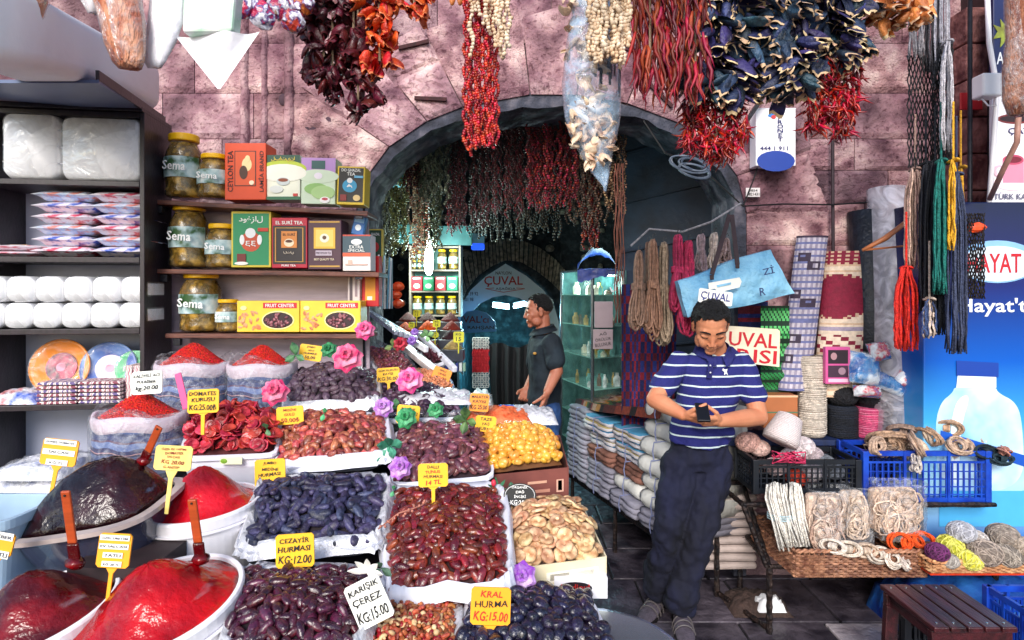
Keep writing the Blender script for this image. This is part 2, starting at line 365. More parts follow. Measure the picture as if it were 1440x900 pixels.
for j in range(len(rows)-1):
    z1, z0 = EYE-(rows[j]-HY)*WD/F-.002, EYE-(rows[j+1]-HY)*WD/F+.002; zc = (z0+z1)/2; zc = max(zc, ACZ)
    k = min(1, (zc-ACZ)/(AB+.25)); half = (AA+.25)*sqrt(max(0, 1-k*k)) if k < 1 else .0
    for side in (-1, 1):
        xs = ACX+side*half if rows[j+1] <= 300 else ACX+side*(AA+.006)
        x = xs; lim = 3.6 if side > 0 else -3.4; first = True
        while (x < lim if side > 0 else x > lim):
            w_ = RR.uniform(.38, .85); x2 = x+side*w_; a, b = min(x, x2)+.0025, max(x, x2)-.0025
            part(wall, 'stone_block', rockface(MB(), [(a, 0, z0), (b, 0, z0), (b, 0, z1), (a, 0, z1)], WD-.012, .03, 9, .0035, j*31+int(x*10)), STONES[RR.randrange(4)], world=True); x = x2
m = MB()
for px, r in ((347, .045), (374, .035), (408, .05)):
    x = wallx(px); m.tube([(x+U(-.004, .004), WD-.012, EYE+.45+.1*k_) for k_ in range(26)], [r*U(.9, 1.08) for _ in range(26)], 12, flat=.6)
part(wall, 'carved_moulding', m, STONES[0], world=True, smooth=True)
for (x0, y0, x1, y1) in ((560, 68, 603, 58), (583, 138, 628, 140), (910, 115, 945, 150)):
    m = MB(); m.bar(P(x0, y0, WD-.05), P(x1, y1, WD-.05), .02, .02); solo('iron_cramp', m, M('rust', '#3a1418', .8, .4, 40), 'short rusty iron cramp let into the arch stones ' + ('at the upper left' if y0 < 100 else 'above the arch crown' if x0 < 700 else 'right of the crown'), 'iron bar', P(x0, y0, WD))
for (x, y, r) in ((437, 178, 14), (463, 172, 11), (398, 140, 9)):
    m = MB(); m.ell(P(x, y, WD-.03), (r*.7*WD/F, .008, r*.95*WD/F), nu=10, nv=6); part(wall, 'socket_hole', m, M('hole_shadow', '#4a3640', .95), world=True, smooth=True)
# ---- hall behind the arch
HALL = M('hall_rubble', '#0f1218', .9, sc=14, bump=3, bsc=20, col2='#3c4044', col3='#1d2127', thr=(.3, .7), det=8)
BD = 6.6
hall = thing('vaulted_hall', 'dark rubble stone hall seen through the arch', 'building', (0, 5.2, 0))
def part_(n, m, mat): return part(hall, n, m, mat, world=True)
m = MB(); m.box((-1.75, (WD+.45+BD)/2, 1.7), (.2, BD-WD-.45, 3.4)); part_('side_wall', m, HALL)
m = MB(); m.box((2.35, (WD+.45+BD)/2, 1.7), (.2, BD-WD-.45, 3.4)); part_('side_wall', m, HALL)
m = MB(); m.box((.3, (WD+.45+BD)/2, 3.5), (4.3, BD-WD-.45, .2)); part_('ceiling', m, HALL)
# back wall with pointed opening
bx = (737-CX)*BD/F; pa = []
S6 = BD/F
def pk(px, py): return V(((px-CX)*S6, BD, EYE-(py-HY)*S6))
prof = [(645, 640), (645, 450), (652, 425), (670, 401), (690, 385), (712, 371), (735, 390), (757, 407), (775, 432), (785, 465), (786, 640)]
prof = [(643, 640), (643, 455), (648, 430), (662, 408), (684, 388), (711, 371), (740, 388), (764, 408), (779, 430), (786, 455), (787, 640)]
pts = [pk(*q) for q in prof]; m = MB(); zt = 3.4
pts[0].z = pts[-1].z = 0
for a, b in zip(pts, pts[1:]):
    if abs(a.x-b.x) > .01: m.prism([a, b, (b.x, BD, zt), (a.x, BD, zt)], (0, .3, 0))
m.prism([(-1.85, BD, 0), (pts[0].x, BD, 0), (pts[0].x, BD, zt), (-1.85, BD, zt)], (0, .3, 0)); m.prism([(pts[-1].x, BD, 0), (2.45, BD, 0), (2.45, BD, zt), (pts[-1].x, BD, zt)], (0, .3, 0))
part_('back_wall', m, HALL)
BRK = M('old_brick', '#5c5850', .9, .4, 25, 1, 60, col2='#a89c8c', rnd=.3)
def curve_pt(c, t):
    k = t*(len(c)-1); i = min(int(k), len(c)-2); return c[i].lerp(c[i+1], k-i)
inner = [pk(*q) for q in [(648, 434), (656, 408), (672, 388), (692, 374), (711, 366), (732, 368), (756, 382), (776, 398), (788, 410)]]
outer = [pk(*q) for q in [(632, 400), (645, 370), (668, 350), (690, 338), (708, 335), (733, 338), (758, 348), (780, 364), (796, 382)]]
NB = 31
for i in range(NB):
    t0, t1 = (i+.12)/NB, (i+.88)/NB
    p = [curve_pt(inner, t0), curve_pt(inner, t1), curve_pt(outer, t1), curve_pt(outer, t0)]
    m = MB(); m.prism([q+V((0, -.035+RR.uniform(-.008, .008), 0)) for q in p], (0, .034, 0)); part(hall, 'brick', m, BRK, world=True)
RR = random.Random(5)
for i in range(95):    # rubble stones bedded in the back wall
    px, py = RR.uniform(560, 880), RR.uniform(262, 470)
    if 628 < px < 800 and py > 330+abs(px-712)*.5: continue
    m = MB(); m.ell(pk(px, py), (RR.uniform(4, 9)*S6, .04, RR.uniform(3, 6)*S6), nu=7, nv=4, jit=.12); part(hall, 'rubble_stone', m, BRK, world=True)
# tunnel beyond
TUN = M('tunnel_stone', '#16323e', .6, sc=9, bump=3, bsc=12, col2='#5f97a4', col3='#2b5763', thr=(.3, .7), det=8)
tun = thing('stairway_tunnel', 'barrel vaulted stone stairway tunnel going down under the CUVAL sign', 'tunnel', (.0, 8, 0))
m = MB(); cx, rr_, zc = (713-CX)*S6, 72*S6, EYE-.42
lp = lambda y, rs=1, dz=0: [V((cx+rr_*cos(a)*rs, y, zc+dz+rr_*.95*sin(a)*rs)) for a in [pi*i/16 for i in range(17)]]
m.loft([[V((cx+rr_, y, -1.5))]+lp(y)+[V((cx-rr_, y, -1.5))] for y in (BD+.3, 7.6, 7.61, 8.6, 8.61, 10)], cap=False, closed=False)
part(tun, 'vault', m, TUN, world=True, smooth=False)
for yy in (7.4, 8.3, 9.3):
    m = MB(); m.loft([[V((cx+rr_*.985*k*cos(a), yy+dy, zc+rr_*.935*k*sin(a))) for a in [pi*i/14 for i in range(15)]] for k, dy in ((1, 0), (.9, 0), (.9, .16), (1, .16))], cap=False, closed=False); part(tun, 'vault_rib', m, TUN, world=True)
m = MB(); m.box((cx, 10, 0), (2, .1, 4)); part(tun, 'end_wall', m, TUN, world=True)
for k in range(7):
    m = MB(); m.box((cx, BD+.45+k*.3, -.02-k*.17), (2*rr_, .3, .16)); part(tun, 'step', m, PAVE[0], world=True)
for (a, b, d, lab) in (((693, 430), (716, 433), 7.2, 'small lit fluorescent tube at the left under the stair vault'), ((722, 432), (748, 426), 7.0, 'large lit fluorescent tube in the stair vault beside the shopkeeper')):
    t = thing('fluorescent_lamp', lab, 'lamp', P(*a, d)); m = MB(); A, B = P(*a, d), P(*b, d); m.tube([A, B], .016, 10); part(t, 'tube', m, emis('cool_tube', '#c8f4ff', 14), world=True)
    m = MB(); m.bar(A+V((0, 0, .035)), B+V((0, 0, .035)), .05, .025); part(t, 'fitting', m, WHITE, world=True)
    L = bpy.data.lights.new('tube_light', 'POINT'); L.energy = 22; L.color = (.4, .85, 1); L.shadow_soft_size = .1; o = bpy.data.objects.new('tube_light', L); C.objects.link(o); o.parent = t; o.location = (.1, -.05, -.1)
# CUVAL sign board, arch shaped with a round hole
t = thing('arch_sign', 'pale blue arched shop sign reading NAYLON CUVAL ASAGIDA filling the brick arch', 'sign', pk(712, 400)+V((0, -.03, 0)))
m = MB(); op = [pk(*q) for q in prof[1:-1]]; hc = [pk(*q) for q in [(652, 463), (660, 443), (675, 427), (693, 418), (711, 415), (730, 419), (750, 430), (765, 446), (772, 463)]]
op = [p+V((0, -.03, 0)) for p in op]; hc = [p+V((0, -.03, 0)) for p in hc]
for (a, b), (c, d_) in zip(zip(op, op[1:]), zip(hc, hc[1:])): m.prism([a, b, d_, c], (0, .02, 0))
m.prism([op[-1], hc[-1], hc[-1]-V((0, 0, .5)), op[-1]-V((0, 0, .5))], (0, .02, 0)); m.prism([hc[0], op[0], op[0]-V((0, 0, .5)), hc[0]-V((0, 0, .5))], (0, .02, 0))
SIGNB = M('sign_blue_grey', '#d4ecf2', .5, .06, 4)
part(t, 'board', m, SIGNB, world=True)
def sl_(par, s, px, py, wpx, hpx, mat, off=.001, ang=0, d=None):
    d = d or BD; q = P(px, py, d)-V(par.location); return letters(par, s, q.x, q.z, wpx*d/F, hpx*d/F, mat, off, ang, maxstretch=3)
sl_(t, 'NAYLON', 708, 384, 22, 4.5, INK); sl_(t, 'ÇUVAL', 708, 396, 54, 15, REDINK); sl_(t, 'AŞAĞIDA', 711, 406, 28, 5, INK)
m = MB()
for a, b in (((683, 406), (708, 411)), ((708, 411), (738, 406)), ((683, 406), (695, 405)), ((738, 406), (726, 405))): m.bar(P(*a, BD)+V((0, -.034, 0)), P(*b, BD)+V((0, -.034, 0)), .004, .006)
part(t, 'red_rule', m, REDINK, world=True)
sl_(t, '528 39 92', 662, 413, 21, 5, INK); sl_(t, '28 01 98', 657, 421, 18, 5, INK)
t = thing('hanging_sign', 'dark blue sign reading CUVALCI RAHSAN under the left side of the arch', 'sign', P(672, 455, 6.3)); m = MB()
lp = [(648, 469), (648, 446), (656, 438), (670, 436), (684, 440), (696, 452), (698, 466)]
m.prism([P(*q, 6.3)-V((0, .0, 0)) for q in lp], (0, .02, 0)); part(t, 'board', m, M('sign_deep_blue', '#4c9cdc', .5, .1, 5), world=True)
sl_(t, "VAL'cı", 669, 449, 36, 10, flat('#5c1020'), d=6.3); sl_(t, 'RAHŞAN', 676, 461, 37, 6, INK, d=6.3)
# interior hanging light bulb
BDD = 4.75; t = thing('energy_saving_bulb', 'bright white energy saving bulb hanging on its cord in the hall', 'lamp', P(603, 366, BDD)); m = MB()
m.tube([P(603, y, BDD) for y in (346, 350, 358, 368, 378, 384, 387)], [.018, .028, .033, .034, .032, .024, .01], 14); part(t, 'bulb', m, emis('bulb_glow', '#e8fff8', 20), world=True, smooth=True)
m = MB(); m.tube([P(603, 338, BDD), P(603, 346, BDD)], .018, 10); m.tube([P(603, 150, BDD), P(603, 338, BDD)], .004, 5); part(t, 'cord_and_socket', m, WHITE, world=True)
L = bpy.data.lights.new('bulb_light', 'POINT'); L.energy = 32; L.color = (.72, 1, .93); L.shadow_soft_size = .05; o = bpy.data.objects.new('bulb_light', L); C.objects.link(o); o.parent = t; o.location = (0, -.12, 0)
# second fitting of the hall: the glass case is lit from its own lamp (see display_case)
# ---- steel door leaf folded back inside the arch, right
t = thing('steel_door', 'dark navy steel door leaf folded open under the right side of the arch', 'door', P(950, 300, 4.1)); NAVY = M('navy_paint', '#0c1626', .5, .3, 6, .3, 30, col2='#1a2b40')
m = MB(); q = [P(1036, 640, 4.05), P(872, 640, 4.5), P(872, 150, 4.5), P(1036, 150, 4.05)]
for k in (0, 1): q[k].z = .01
m.prism(q, (0.02, .05, 0)); part(t, 'door_leaf', m, NAVY, world=True)
for k in range(7):
    z = .5+k*.36; m = MB(); a, b = q[0].copy(), q[1].copy(); a.z = z+.12; b.z = z; m.bar(a+V((0, -.01, 0)), b+V((0, -.01, 0)), .02, .012); part(t, 'weld_bar', m, NAVY, world=True)
# alarm box of the hall + tv panel + dark cupboards over the spice shelf
t = thing('alarm_siren', 'small blue lit alarm siren box on the hall back wall', 'alarm box', P(672, 340, 5.6)); m = MB(); m.box(P(672, 336, 5.6), (.12, .06, .1)); part(t, 'housing', m, M('pale_blue', '#9fd0ea', .4), world=True, bevel=.01); m = MB(); m.box(P(672, 347, 5.6), (.12, .07, .06)); part(t, 'lens', m, emis('blue_led', '#1c46d0', 1.2), world=True, bevel=.012)
for (x0, y0, x1, y1, lab) in ((560, 316, 588, 343, 'left dark green cupboard board over the jar shelf'), (615, 318, 664, 345, 'wide dark green cupboard board over the jar shelf'), (527, 225, 572, 262, 'light blue framed board high on the left hall wall')):
    d = 5.0 if y0 > 300 else 4.3; m = MB(); m.box((P(x0, y0, d)+P(x1, y1, d))/2, ((x1-x0)*d/F, .08, (y1-y0)*d/F)); solo('wall_board', m, M('board_teal' if y0 > 300 else 'board_sky', '#1f4a4c' if y0 > 300 else '#74b6c8', .5, .2), lab, 'board', P(x0, y1, d), bevel=.006)
# ---- right edge: door case, pipe, junction box, posters
t = thing('door_case', 'reddish brown masonry pier with dark timber post at the right edge', 'pier', P(1375, 850, 3.3))
for k in range(16):
    z0 = k*.2; m = MB(); c = P(1372, 0, 3.3); m.box((c.x, 3.38, z0+.1), (.13, .2, .192)); part(t, 'brick_course', m, M('pier_brick', '#5a2a2c', .85, sc=14, bump=2, bsc=30, col2='#a8706a', rnd=.15, det=8), world=True, bevel=.008)
m = MB(); c = P(1392, 0, 3.3); m.box((c.x, 3.34, 1.7), (.06, .28, 3.4)); part(t, 'timber_post', m, M('dark_timber', '#2a1418', .6, .3, 8, stretch=(6, 6, .6)), world=True, bevel=.006)
m = MB(); c = P(1364, 0, 3.2); m.tube([(c.x, 3.2, .1), (c.x, 3.2, 3.4)], .011, 8); part(t, 'iron_rod', m, METAL, world=True, smooth=True)
m = MB(); m.tube([P(1386, -60, 3.05), P(1391, 60, 3.05), P(1402, 125, 3.05), P(1396, 220, 3.05), P(1390, 300, 3.05)], .012, 8); solo('white_conduit', m, WHITE, 'thin white electrical conduit running down the timber post', 'conduit', P(1391, 60, 3.05), smooth=True)
t = thing('junction_box', 'white electrical junction box on the door case', 'junction box', P(1388, 122, 3.0)); m = MB(); m.box((0, 0, 0), (.1, .08, .115)); part(t, 'box_body', m, WHITE, bevel=.01); m = MB(); m.tube([(-.03, 0, -.055), (-.01, -.02, -.1), (.03, -.02, -.1), (.04, 0, -.05)], .004, 5); part(t, 'cable_loop', m, WHITE)
printbox('red_notice', 'small red notice plate on the brick pier', 'notice', 1351, 130, 1382, 154, 3.25, .01, '#b01420', (('t', .8, .35, .3, .3, 'Ç', '#f0f0f0'),))
printbox('blue_leaf_sign', 'dark blue sign with green vine leaf and ASMA lettering at the top right', 'sign', 1397, -30, 1500, 105, 3.1, .03, '#101c50',
    (('t', .27, .83, .46, .13, 'ASMALI', '#e8ecf4'),))
t = bpy.data.objects['blue_leaf_sign']; m = MB(); s = 3.1/F
lf = [(0, -26), (5, -12), (14, -20), (12, -6), (20, -8), (13, 4), (18, 10), (6, 10), (3, 24), (-2, 12), (-10, 22), (-9, 8), (-20, 10), (-14, 0), (-20, -10), (-9, -6), (-10, -18), (-4, -10)]
m.add([V((x*s, -.004, -y*s)) for x, y in [(0, 0)]+lf]+[V((x*s, -.001, -y*s)) for x, y in [(0, 0)]+lf], [(0, i+1, (i+1) % len(lf)+1) for i in range(len(lf))]+[(i+1, (i+1) % 18+1, 20+(i+1) % 18, 20+i) for i in range(18)])
o = part(t, 'vine_leaf', m, M('leaf_gold', '#6d6a24', .5, sc=20, col2='#97a83a')); o.location = ((1416-1448.5)*s, 0, (105-45)*s)
printbox('coffee_poster', 'white poster with pink coffee cup and TURK KAHVESI lettering at the right edge', 'poster', 1395, 106, 1500, 286, 3.08, .02, '#eceaf2',
    (('e', .07, .3, .55, .38, '#7a2a2a'), ('e', .1, .315, .5, .365, '#2a1014'), ('t', .36, .44, .3, .06, 'ÇAY', '#4a4a70'), ('e', .02, .78, .55, .9, '#f4d8e4'), ('r', .14, .66, .42, .84, '#d88aa4'), ('e', .14, .62, .42, .7, '#c04868'), ('e', .17, .635, .39, .685, '#7a1c30'), ('e', .02, .70, .16, .80, '#e8b8c8'), ('e', .05, .72, .13, .78, '#eceaf2'), ('t', .37, .94, .72, .06, 'TÜRK KAHVESİ', '#5a5670')))
printbox('alarm_box', 'white PRONET burglar alarm box with dark blue base on the wall right of the arch', 'alarm box', 1063, 152, 1119, 233, 3.36, .09, '#f0eef4',
    (('e', .02, .74, .98, 1.1, '#1c3f9c'), ('r', -.0, .0, 1.0, .02, '#dcdce6'), ('t', .45, .7, .7, .07, '444 1 911', '#1a1c60'), ('e', .3, .1, .48, .16, '#2080c8'), ('e', .38, .12, .5, .19, '#c84040')) + tuple(('t', .6, .17+.075*i, .15, .065, ch, '#1a1c60') for i, ch in enumerate('PRONET')))
printbox('meter_label', 'tiny white numbered label on the wall below the alarm box', 'label', 1049, 264, 1069, 277, 3.42, .004, '#e0d8d8', (('t', .5, .3, .6, .25, '0854', '#303030'), ('t', .5, .7, .85, .3, '0821431', '#303030')))
m = MB(); m.tube([P(1171, 188, 3.42), P(1171, 250, 3.42), P(1172, 420, 3.42)], .009, 6); solo('wall_conduit', m, M('old_conduit', '#2c1c26', .7), 'thin dark conduit running down the wall behind the rolled mats', 'conduit', P(1171, 188, 3.42))
m = MB(); m.tube([P(x, y, 3.4) for x, y in ((905, 170), (935, 215), (985, 235), (1045, 290), (1100, 287), (1170, 288), (1240, 283))], .005, 5); m.tube([P(x, y, 3.41) for x, y in ((1045, 290), (1060, 252), (1066, 232))], .004, 5)
solo('wall_cable', m, INK, 'black cable sagging along the wall from the arch to the alarm box', 'cable', P(985, 235, 3.4))
m = MB()
for k in range(6): 
    r = U(.05, .075); c = P(973+U(-6, 6), 236+U(-5, 5), 3.38); m.tube([c+V((r*1.5*cos(a), U(-.004, .004), r*.62*sin(a)-.35*r*cos(a))) for a in [2*pi*i/18 for i in range(19)]], .006, 5)
solo('cable_coil', m, M('grey_cable', '#4a5566', .5), 'grey coil of cable tied at the right haunch of the arch', 'cable coil', P(973, 236, 3.4))
m = MB(); m.bar(P(1085, 118, 3.3), P(1050, 170, 3.3), .035, .02); solo('awning_bracket', m, METAL, 'black steel bracket bar behind the red pepper bunch', 'bracket', P(1085, 118, 3.3))
# ================================================ LEFT: CABINET, WOODEN SHELVES AND GOODS
CD = 2.5
def yaw_pt(x, y, d0=CD, x0=203, dep=0):
    """point on the cabinet front plane, which is turned 8 degrees, at pixel x, y; dep pushes it back"""
    # plane through P(x0, ., d0) with direction (1, .141)
    A = (x0-CX)/F*d0; k = (x-CX)/F; X = A; Y = d0
    s = (k*Y-X)/(1-.141*k); p = V((X+s, Y+.141*s, 0)); p.z = EYE-(y-HY)*p.y/F
    return p+V((-.141, 1, 0))*dep
BACK = .27
PANEL = M('pale_board', '#a8adc4', .6, .08, 5)
cab = thing('shelving_cabinet', 'tall dark wenge cabinet of open shelves packed with foam and plastic ware', 'cabinet', yaw_pt(203, 900).xy.to_3d())
def cprism(pxs, d0, d1):      # pixel outline on the front plane, extruded back
    a = [yaw_pt(*q, dep=d0) for q in pxs]; n = V((-.141, 1, 0))*(d1-d0); return MB().prism(a, n)
def cbox(m, x0, x1, z0, z1, d0, d1):   # metres along the plane from the x=203 edge
    e = V((1, .141, 0)); n = V((-.141, 1, 0)); A = yaw_pt(203, 410); A.z = 0
    q = [A+e*x+n*d+V((0, 0, z)) for x, d, z in ((x0, d0, z0), (x1, d0, z0), (x1, d0, z1), (x0, d0, z1))]; return m.prism(q, n*(d1-d0))
def cz(y, x=100): return yaw_pt(x, y).z
part(cab, 'side_panel', cbox(MB(), -.018, .0, 0, cz(158, 203), 0, BACK), DKWOOD, world=True, bevel=.002)
part(cab, 'side_panel', cbox(MB(), -1.4, -.605, 0, cz(158, 203), 0, BACK), DKWOOD, world=True) if 0 else None
part(cab, 'inner_panel', cbox(MB(), -.64, -.6, 0, cz(158, 203), .1, BACK), DKWOOD, world=True, bevel=.002)
part(cab, 'back_panel', cbox(MB(), -1.3, -.02, 0, cz(158, 203), BACK, BACK+.012), PANEL, world=True)
SH = {'a': 255, 'b': 362, 'c': 462, 'd': 567, 'e': 690, 'top': 158}
for k, y in SH.items():
    part(cab, 'shelf_board', cbox(MB(), -1.3, -.02, cz(y, 190)-.022, cz(y, 190), .002, BACK-.001), DKWOOD, world=True, bevel=.002)
part(cab, 'top_board', cbox(MB(), -1.3, .0, cz(158, 190)+.001, cz(158, 190)+.02, -.02, BACK), DKWOOD, world=True, bevel=.002)
m = MB(); a, b, c, d_ = P(-60, 112, 2.1), P(139, 112, 2.1), P(229, 168, 2.75), P(-60, 150, 2.75); m.prism([a, b, c, d_], (0, 0, -.012)); part(cab, 'cornice_board', m, M('blue_grey_board', '#5a6788', .4, .2, 4), world=True)
m = MB(); m.bar(P(137, 106, 2.1), P(231, 170, 2.76), .012, .035); part(cab, 'cornice_edge', m, DKWOOD, world=True)
FOAM = M('foam_white', '#f2f2f6', .55, .03, 5, .3, 15); 
def cobj(x, y, dep): return yaw_pt(x, y, dep=dep)
YAW = radians(8.03)
def rblock(w_, d_, h, r=.03, mat=FOAM, n=5):
    """rounded stack wrapped in film"""
    m = MB(); loops = []
    for dz in (0, .12, .88, 1):
        k = .93 if dz in (0, 1) else 1; lp = []
        for cx, cz_, a0 in ((1, -1, -90), (1, 1, 0), (-1, 1, 90), (-1, -1, 180)):
            for i in range(n): a = radians(a0+90*i/(n-1)); lp.append(V((cx*(w_/2-r)*k+r*cos(a)*k, dz*d_, h/2+(cz_*(h/2-r)+r*sin(a))*k)))
        loops.append(lp)
    return m.loft(loops)
# big foam box stacks
for (x0, x1, y0, y1, lab) in ((-90, -2, 158, 252, 'partly cut off'), (0, 79, 155, 250, 'left'), (82, 198, 163, 254, 'right')):
    if x0 < -50: continue
    a, b = cobj(x0, y1, .01), cobj(x1, y1, .01); W = (b-a).length; H = cobj(x0, y0, .01).z-a.z
    t = thing('foam_box_stack', 'large shrink-wrapped stack of white foam trays, %s on the top shelf' % lab, 'foam trays', ((a.x+b.x)/2, (a.y+b.y)/2, cz(SH['a'], 190)+.002), Euler((0, 0, YAW)))
    part(t, 'trays', rblock(W, .24, H, .035), FOAM, smooth=True)
    for k in range(3): m = MB(); m.box((0, .118, H*(.25+.25*k)), (W*1.004, .226, .003)); part(t, 'wrap_seam', m, M('seam_grey', '#c8cad6', .5))
    m = rblock(W*1.015, .245, H*1.01, .036); part(t, 'wrap', m, FILMC, smooth=True).location.y = -.003
# long wrapped pack on the cabinet top
t = thing('foam_sleeve', 'long shrink-wrapped white foam block lying on top of the cabinet', 'foam block', P(60, 120, 2.1)); 
q = [(-120, 20, 1.75, 120), (50, 14, 1.75, 104), (140, 80, 2.2, 100), (220, 140, 2.75, 165)]
m = MB(); loops = []
for (px, yt, d, yb), wp in zip([(-150, -25, 1.3, 85), (-20, 2, 1.55, 96), (60, 50, 1.95, 112), (130, 92, 2.35, 132), (190, 130, 2.75, 160)], (60, 75, 82, 85, 80)):
    a = P(px-wp*.9, yb-6, d); b = P(px+wp*.42, yb-4, d); h = a.z; zt = P(px, yt-40, d).z; r = .05; lp = []
    for sx, sz, a0 in ((1, -1, -90), (1, 1, 0), (-1, 1, 90), (-1, -1, 180)):
        for i in range(5): an = radians(a0+90*i/4); X = (a.x+b.x)/2+sx*((b.x-a.x)/2-r)+r*cos(an); Z = (h+zt)/2+sz*((zt-h)/2-r)+r*sin(an); lp.append(V((X, d, Z)))
    loops.append(lp)
m.loft(loops); part(t, 'foam_core', m, FOAM, smooth=True, world=True)
# wipes packets
WIPE = [M('wipes_%d' % i, c[0], .35, sc=26, col2=c[1], col3=c[2], thr=(.38, .62), det=6, bump=.6, bsc=40) for i, c in enumerate([('#d83a5a', '#f2eef6', '#f0e8f2'), ('#3a62c8', '#f4f0f6', '#eee6f4'), ('#e89080', '#eef2fa', '#c8dcf4')])]
def packet(w_, d_, h, mat, name='wipes_packet', label=None, cat='wipes packet', loc=(0,0,0), rot=None, film_=True, group=None, n=7):
    m = MB(); vs = [[None]*(n+1) for _ in range(2)]
    def top(u, v, s): 
        e = (4*u*(1-u))**.16*(4*v*(1-v))**.16; return V(((u-.5)*w_, v*d_, h/2+s*h/2*e+U(-.0012, .0012)))
    m.grid(lambda u, v: top(u, v, 1), n, 4); m.grid(lambda u, v: top(1-u, v, -1), n, 4)
    t = thing(name, label, cat, loc, rot, group); part(t, 'wrapper', m, mat, smooth=True); 
    m = MB(); m.box((0, d_*.5, h+.0006), (w_*.28, d_*.3, .0015)); part(t, 'lid_sticker', m, flat(R.choice(['#c83048', '#2a50b0', '#e8a030'])))
    return t
for c in range(2):
    for r in range(6):
        x0, x1 = ((38, 122), (122, 202))[c]; x0 += U(-3, 6)*(c == 0); yb = 355-r*15.2
        a, b = cobj(x0, yb, .015+U(0, .02)), cobj(x1, yb, .015)
        packet((b-a).length*1.01, .2, 15.6*a.y/F, WIPE[(r+c) % 3], label='%s wipes packet from the bottom in the %s stack on the second shelf' % (('first', 'second', 'third', 'fourth', 'fifth', 'topmost')[r], ('left', 'right')[c]), loc=((a.x+b.x)/2, (a.y+b.y)/2, cz(SH['b'], 190)+.003+r*.0462), rot=Euler((0, 0, YAW+U(-.05, .05))), group='wipes packets stacked on the second shelf')
for r in range(2):
    a, b = cobj(-40, 355, .03), cobj(48, 355, .03)
    packet((b-a).length, .18, .024, WIPE[0], label='flat pink checked packet, %s of the two at the left end of the second shelf' % ('lower', 'upper')[r], loc=((a.x+b.x)/2, (a.y+b.y)/2, cz(SH['b'], 190)+.003+r*.026), rot=Euler((0, 0, YAW)))
for r in range(2):      # foam cups rows
    for c in range(6):
        x0 = -38+c*40.5+(r*3); x1 = min(x0+39.5, 203.5); yb = 458-r*35; a, b = cobj(x0, yb, .01), cobj(x1, yb, .01)
        if x1 < -10: continue
        t = thing('foam_bowl_stack', 'white film-wrapped stack of foam bowls, %s row, %s' % (('lower', 'upper')[r], ('cut off by the left edge', 'leftmost whole one', 'second whole one', 'third whole one', 'fourth whole one', 'last against the side panel')[c]), 'foam bowls', ((a.x+b.x)/2, (a.y+b.y)/2, cz(SH['c'], 190)+.002+r*.108), Euler((0, 0, YAW)), 'foam bowl stacks on the third shelf')
        part(t, 'bowls', rblock((b-a).length*.98, .2, .105, .03), FOAM, smooth=True)
        m = rblock((b-a).length, .205, .107, .03); part(t, 'wrap', m, FILMC, smooth=True).location.y = -.003
def plate(x, y, rpx, mat, lab, hole=None, dep=.13, rot=None):
    c = cobj(x, y, dep); r = rpx*c.y/F; rot = rot or (RZ(8)@RX(78))
    t = thing('plastic_plate', lab, 'plate', c, rot.to_euler()); m = MB(); m.lathe([(r*.55, -.0), (r*.6, .006), (r*.9, .014), (r, .02), (r, .012), (r*.9, .004), (r*.5, -.004)], n=36); part(t, 'rim', m, mat, smooth=True)
    m = MB(); m.lathe([(r*.52, .003), (r*.52, .006)], n=28); part(t, 'centre', m, hole or mat)
    if hole:
        m = MB(); m.lathe([(r*.16, .006), (r*.16, .008)], n=16); part(t, 'label_spot', m, flat('#e8a0b8'))
    m = MB(); m.lathe([(r*.5, .008), (r*.7, .012), (r*1.02, .024), (r*1.02, .0)], n=24); part(t, 'film', m, FILMC, smooth=True)
def setz(t, x, y): pass
plate(60, 522, 39, M('orange_plate', '#f08a10', .3, .05), 'orange plastic plate pack with dark round label on the fourth shelf', M('plate_label', '#3a1030', .4, sc=30, col2='#c03058'))
plate(132, 524, 37, M('blue_plate', '#1c3c9a', .25, .3, 9, col2='#7aa0dc'), 'blue plastic plate pack in shiny film on the fourth shelf', M('bl_label', '#8f9fd8', .3, sc=22, col2='#f0d0e0'))
plate(170, 524, 25, M('green_plate', '#62c890', .3, .05), 'pale green plastic plate half behind the side panel', None)
NAP = [bands('napkin_%d' % i, [(0, c), (.3, '#e8dcd4'), (.5, '#b8889a'), (.62, '#f0e6e0'), (.8, c)], 0, .022, .8, 2, 30) for i, c in enumerate(['#8a4a5a', '#6a5a8a'])]
for c, (x0, x1) in enumerate(((50, 108), (108, 170))):
    for r in range(6):
        a, b = cobj(x0, 560, .0), cobj(x1, 560, .0); m = MB(); m.box((0, .1, .0065), ((b-a).length*.97, .2, .011)); 
        solo('napkin_pack', m, NAP[(r+c) % 2], 'patterned napkin pack, %s from the bottom in the %s flat pile on the fourth shelf' % (('first', 'second', 'third', 'fourth', 'fifth', 'sixth')[r], ('left', 'right')[c]), 'napkins', ((a.x+b.x)/2, (a.y+b.y)/2, cz(SH['d'], 190)+.002+r*.0155), world=False, bevel=.003, rot=Euler((0, 0, YAW+U(-.06, .06))), group='napkin packs piled flat')
for k in range(3):
    a = cobj(176+k*11, 565, .03); m = MB(); m.box((0, .07, .075), (.026, .14, .15)); solo('napkin_pack', m, bands('napkin_up', [(0, '#b07080'), (.35, '#efe2dc'), (.7, '#8a5a72'), (.85, '#f2e8e2')], 0, .012, .8, 2, 30), 'striped napkin pack standing upright by the side panel, %s' % ('left one', 'middle one', 'right one')[k], 'napkins', (a.x, a.y, cz(SH['d'], 190)+.002), world=False, bevel=.003, rot=Euler((0, 0, YAW)))
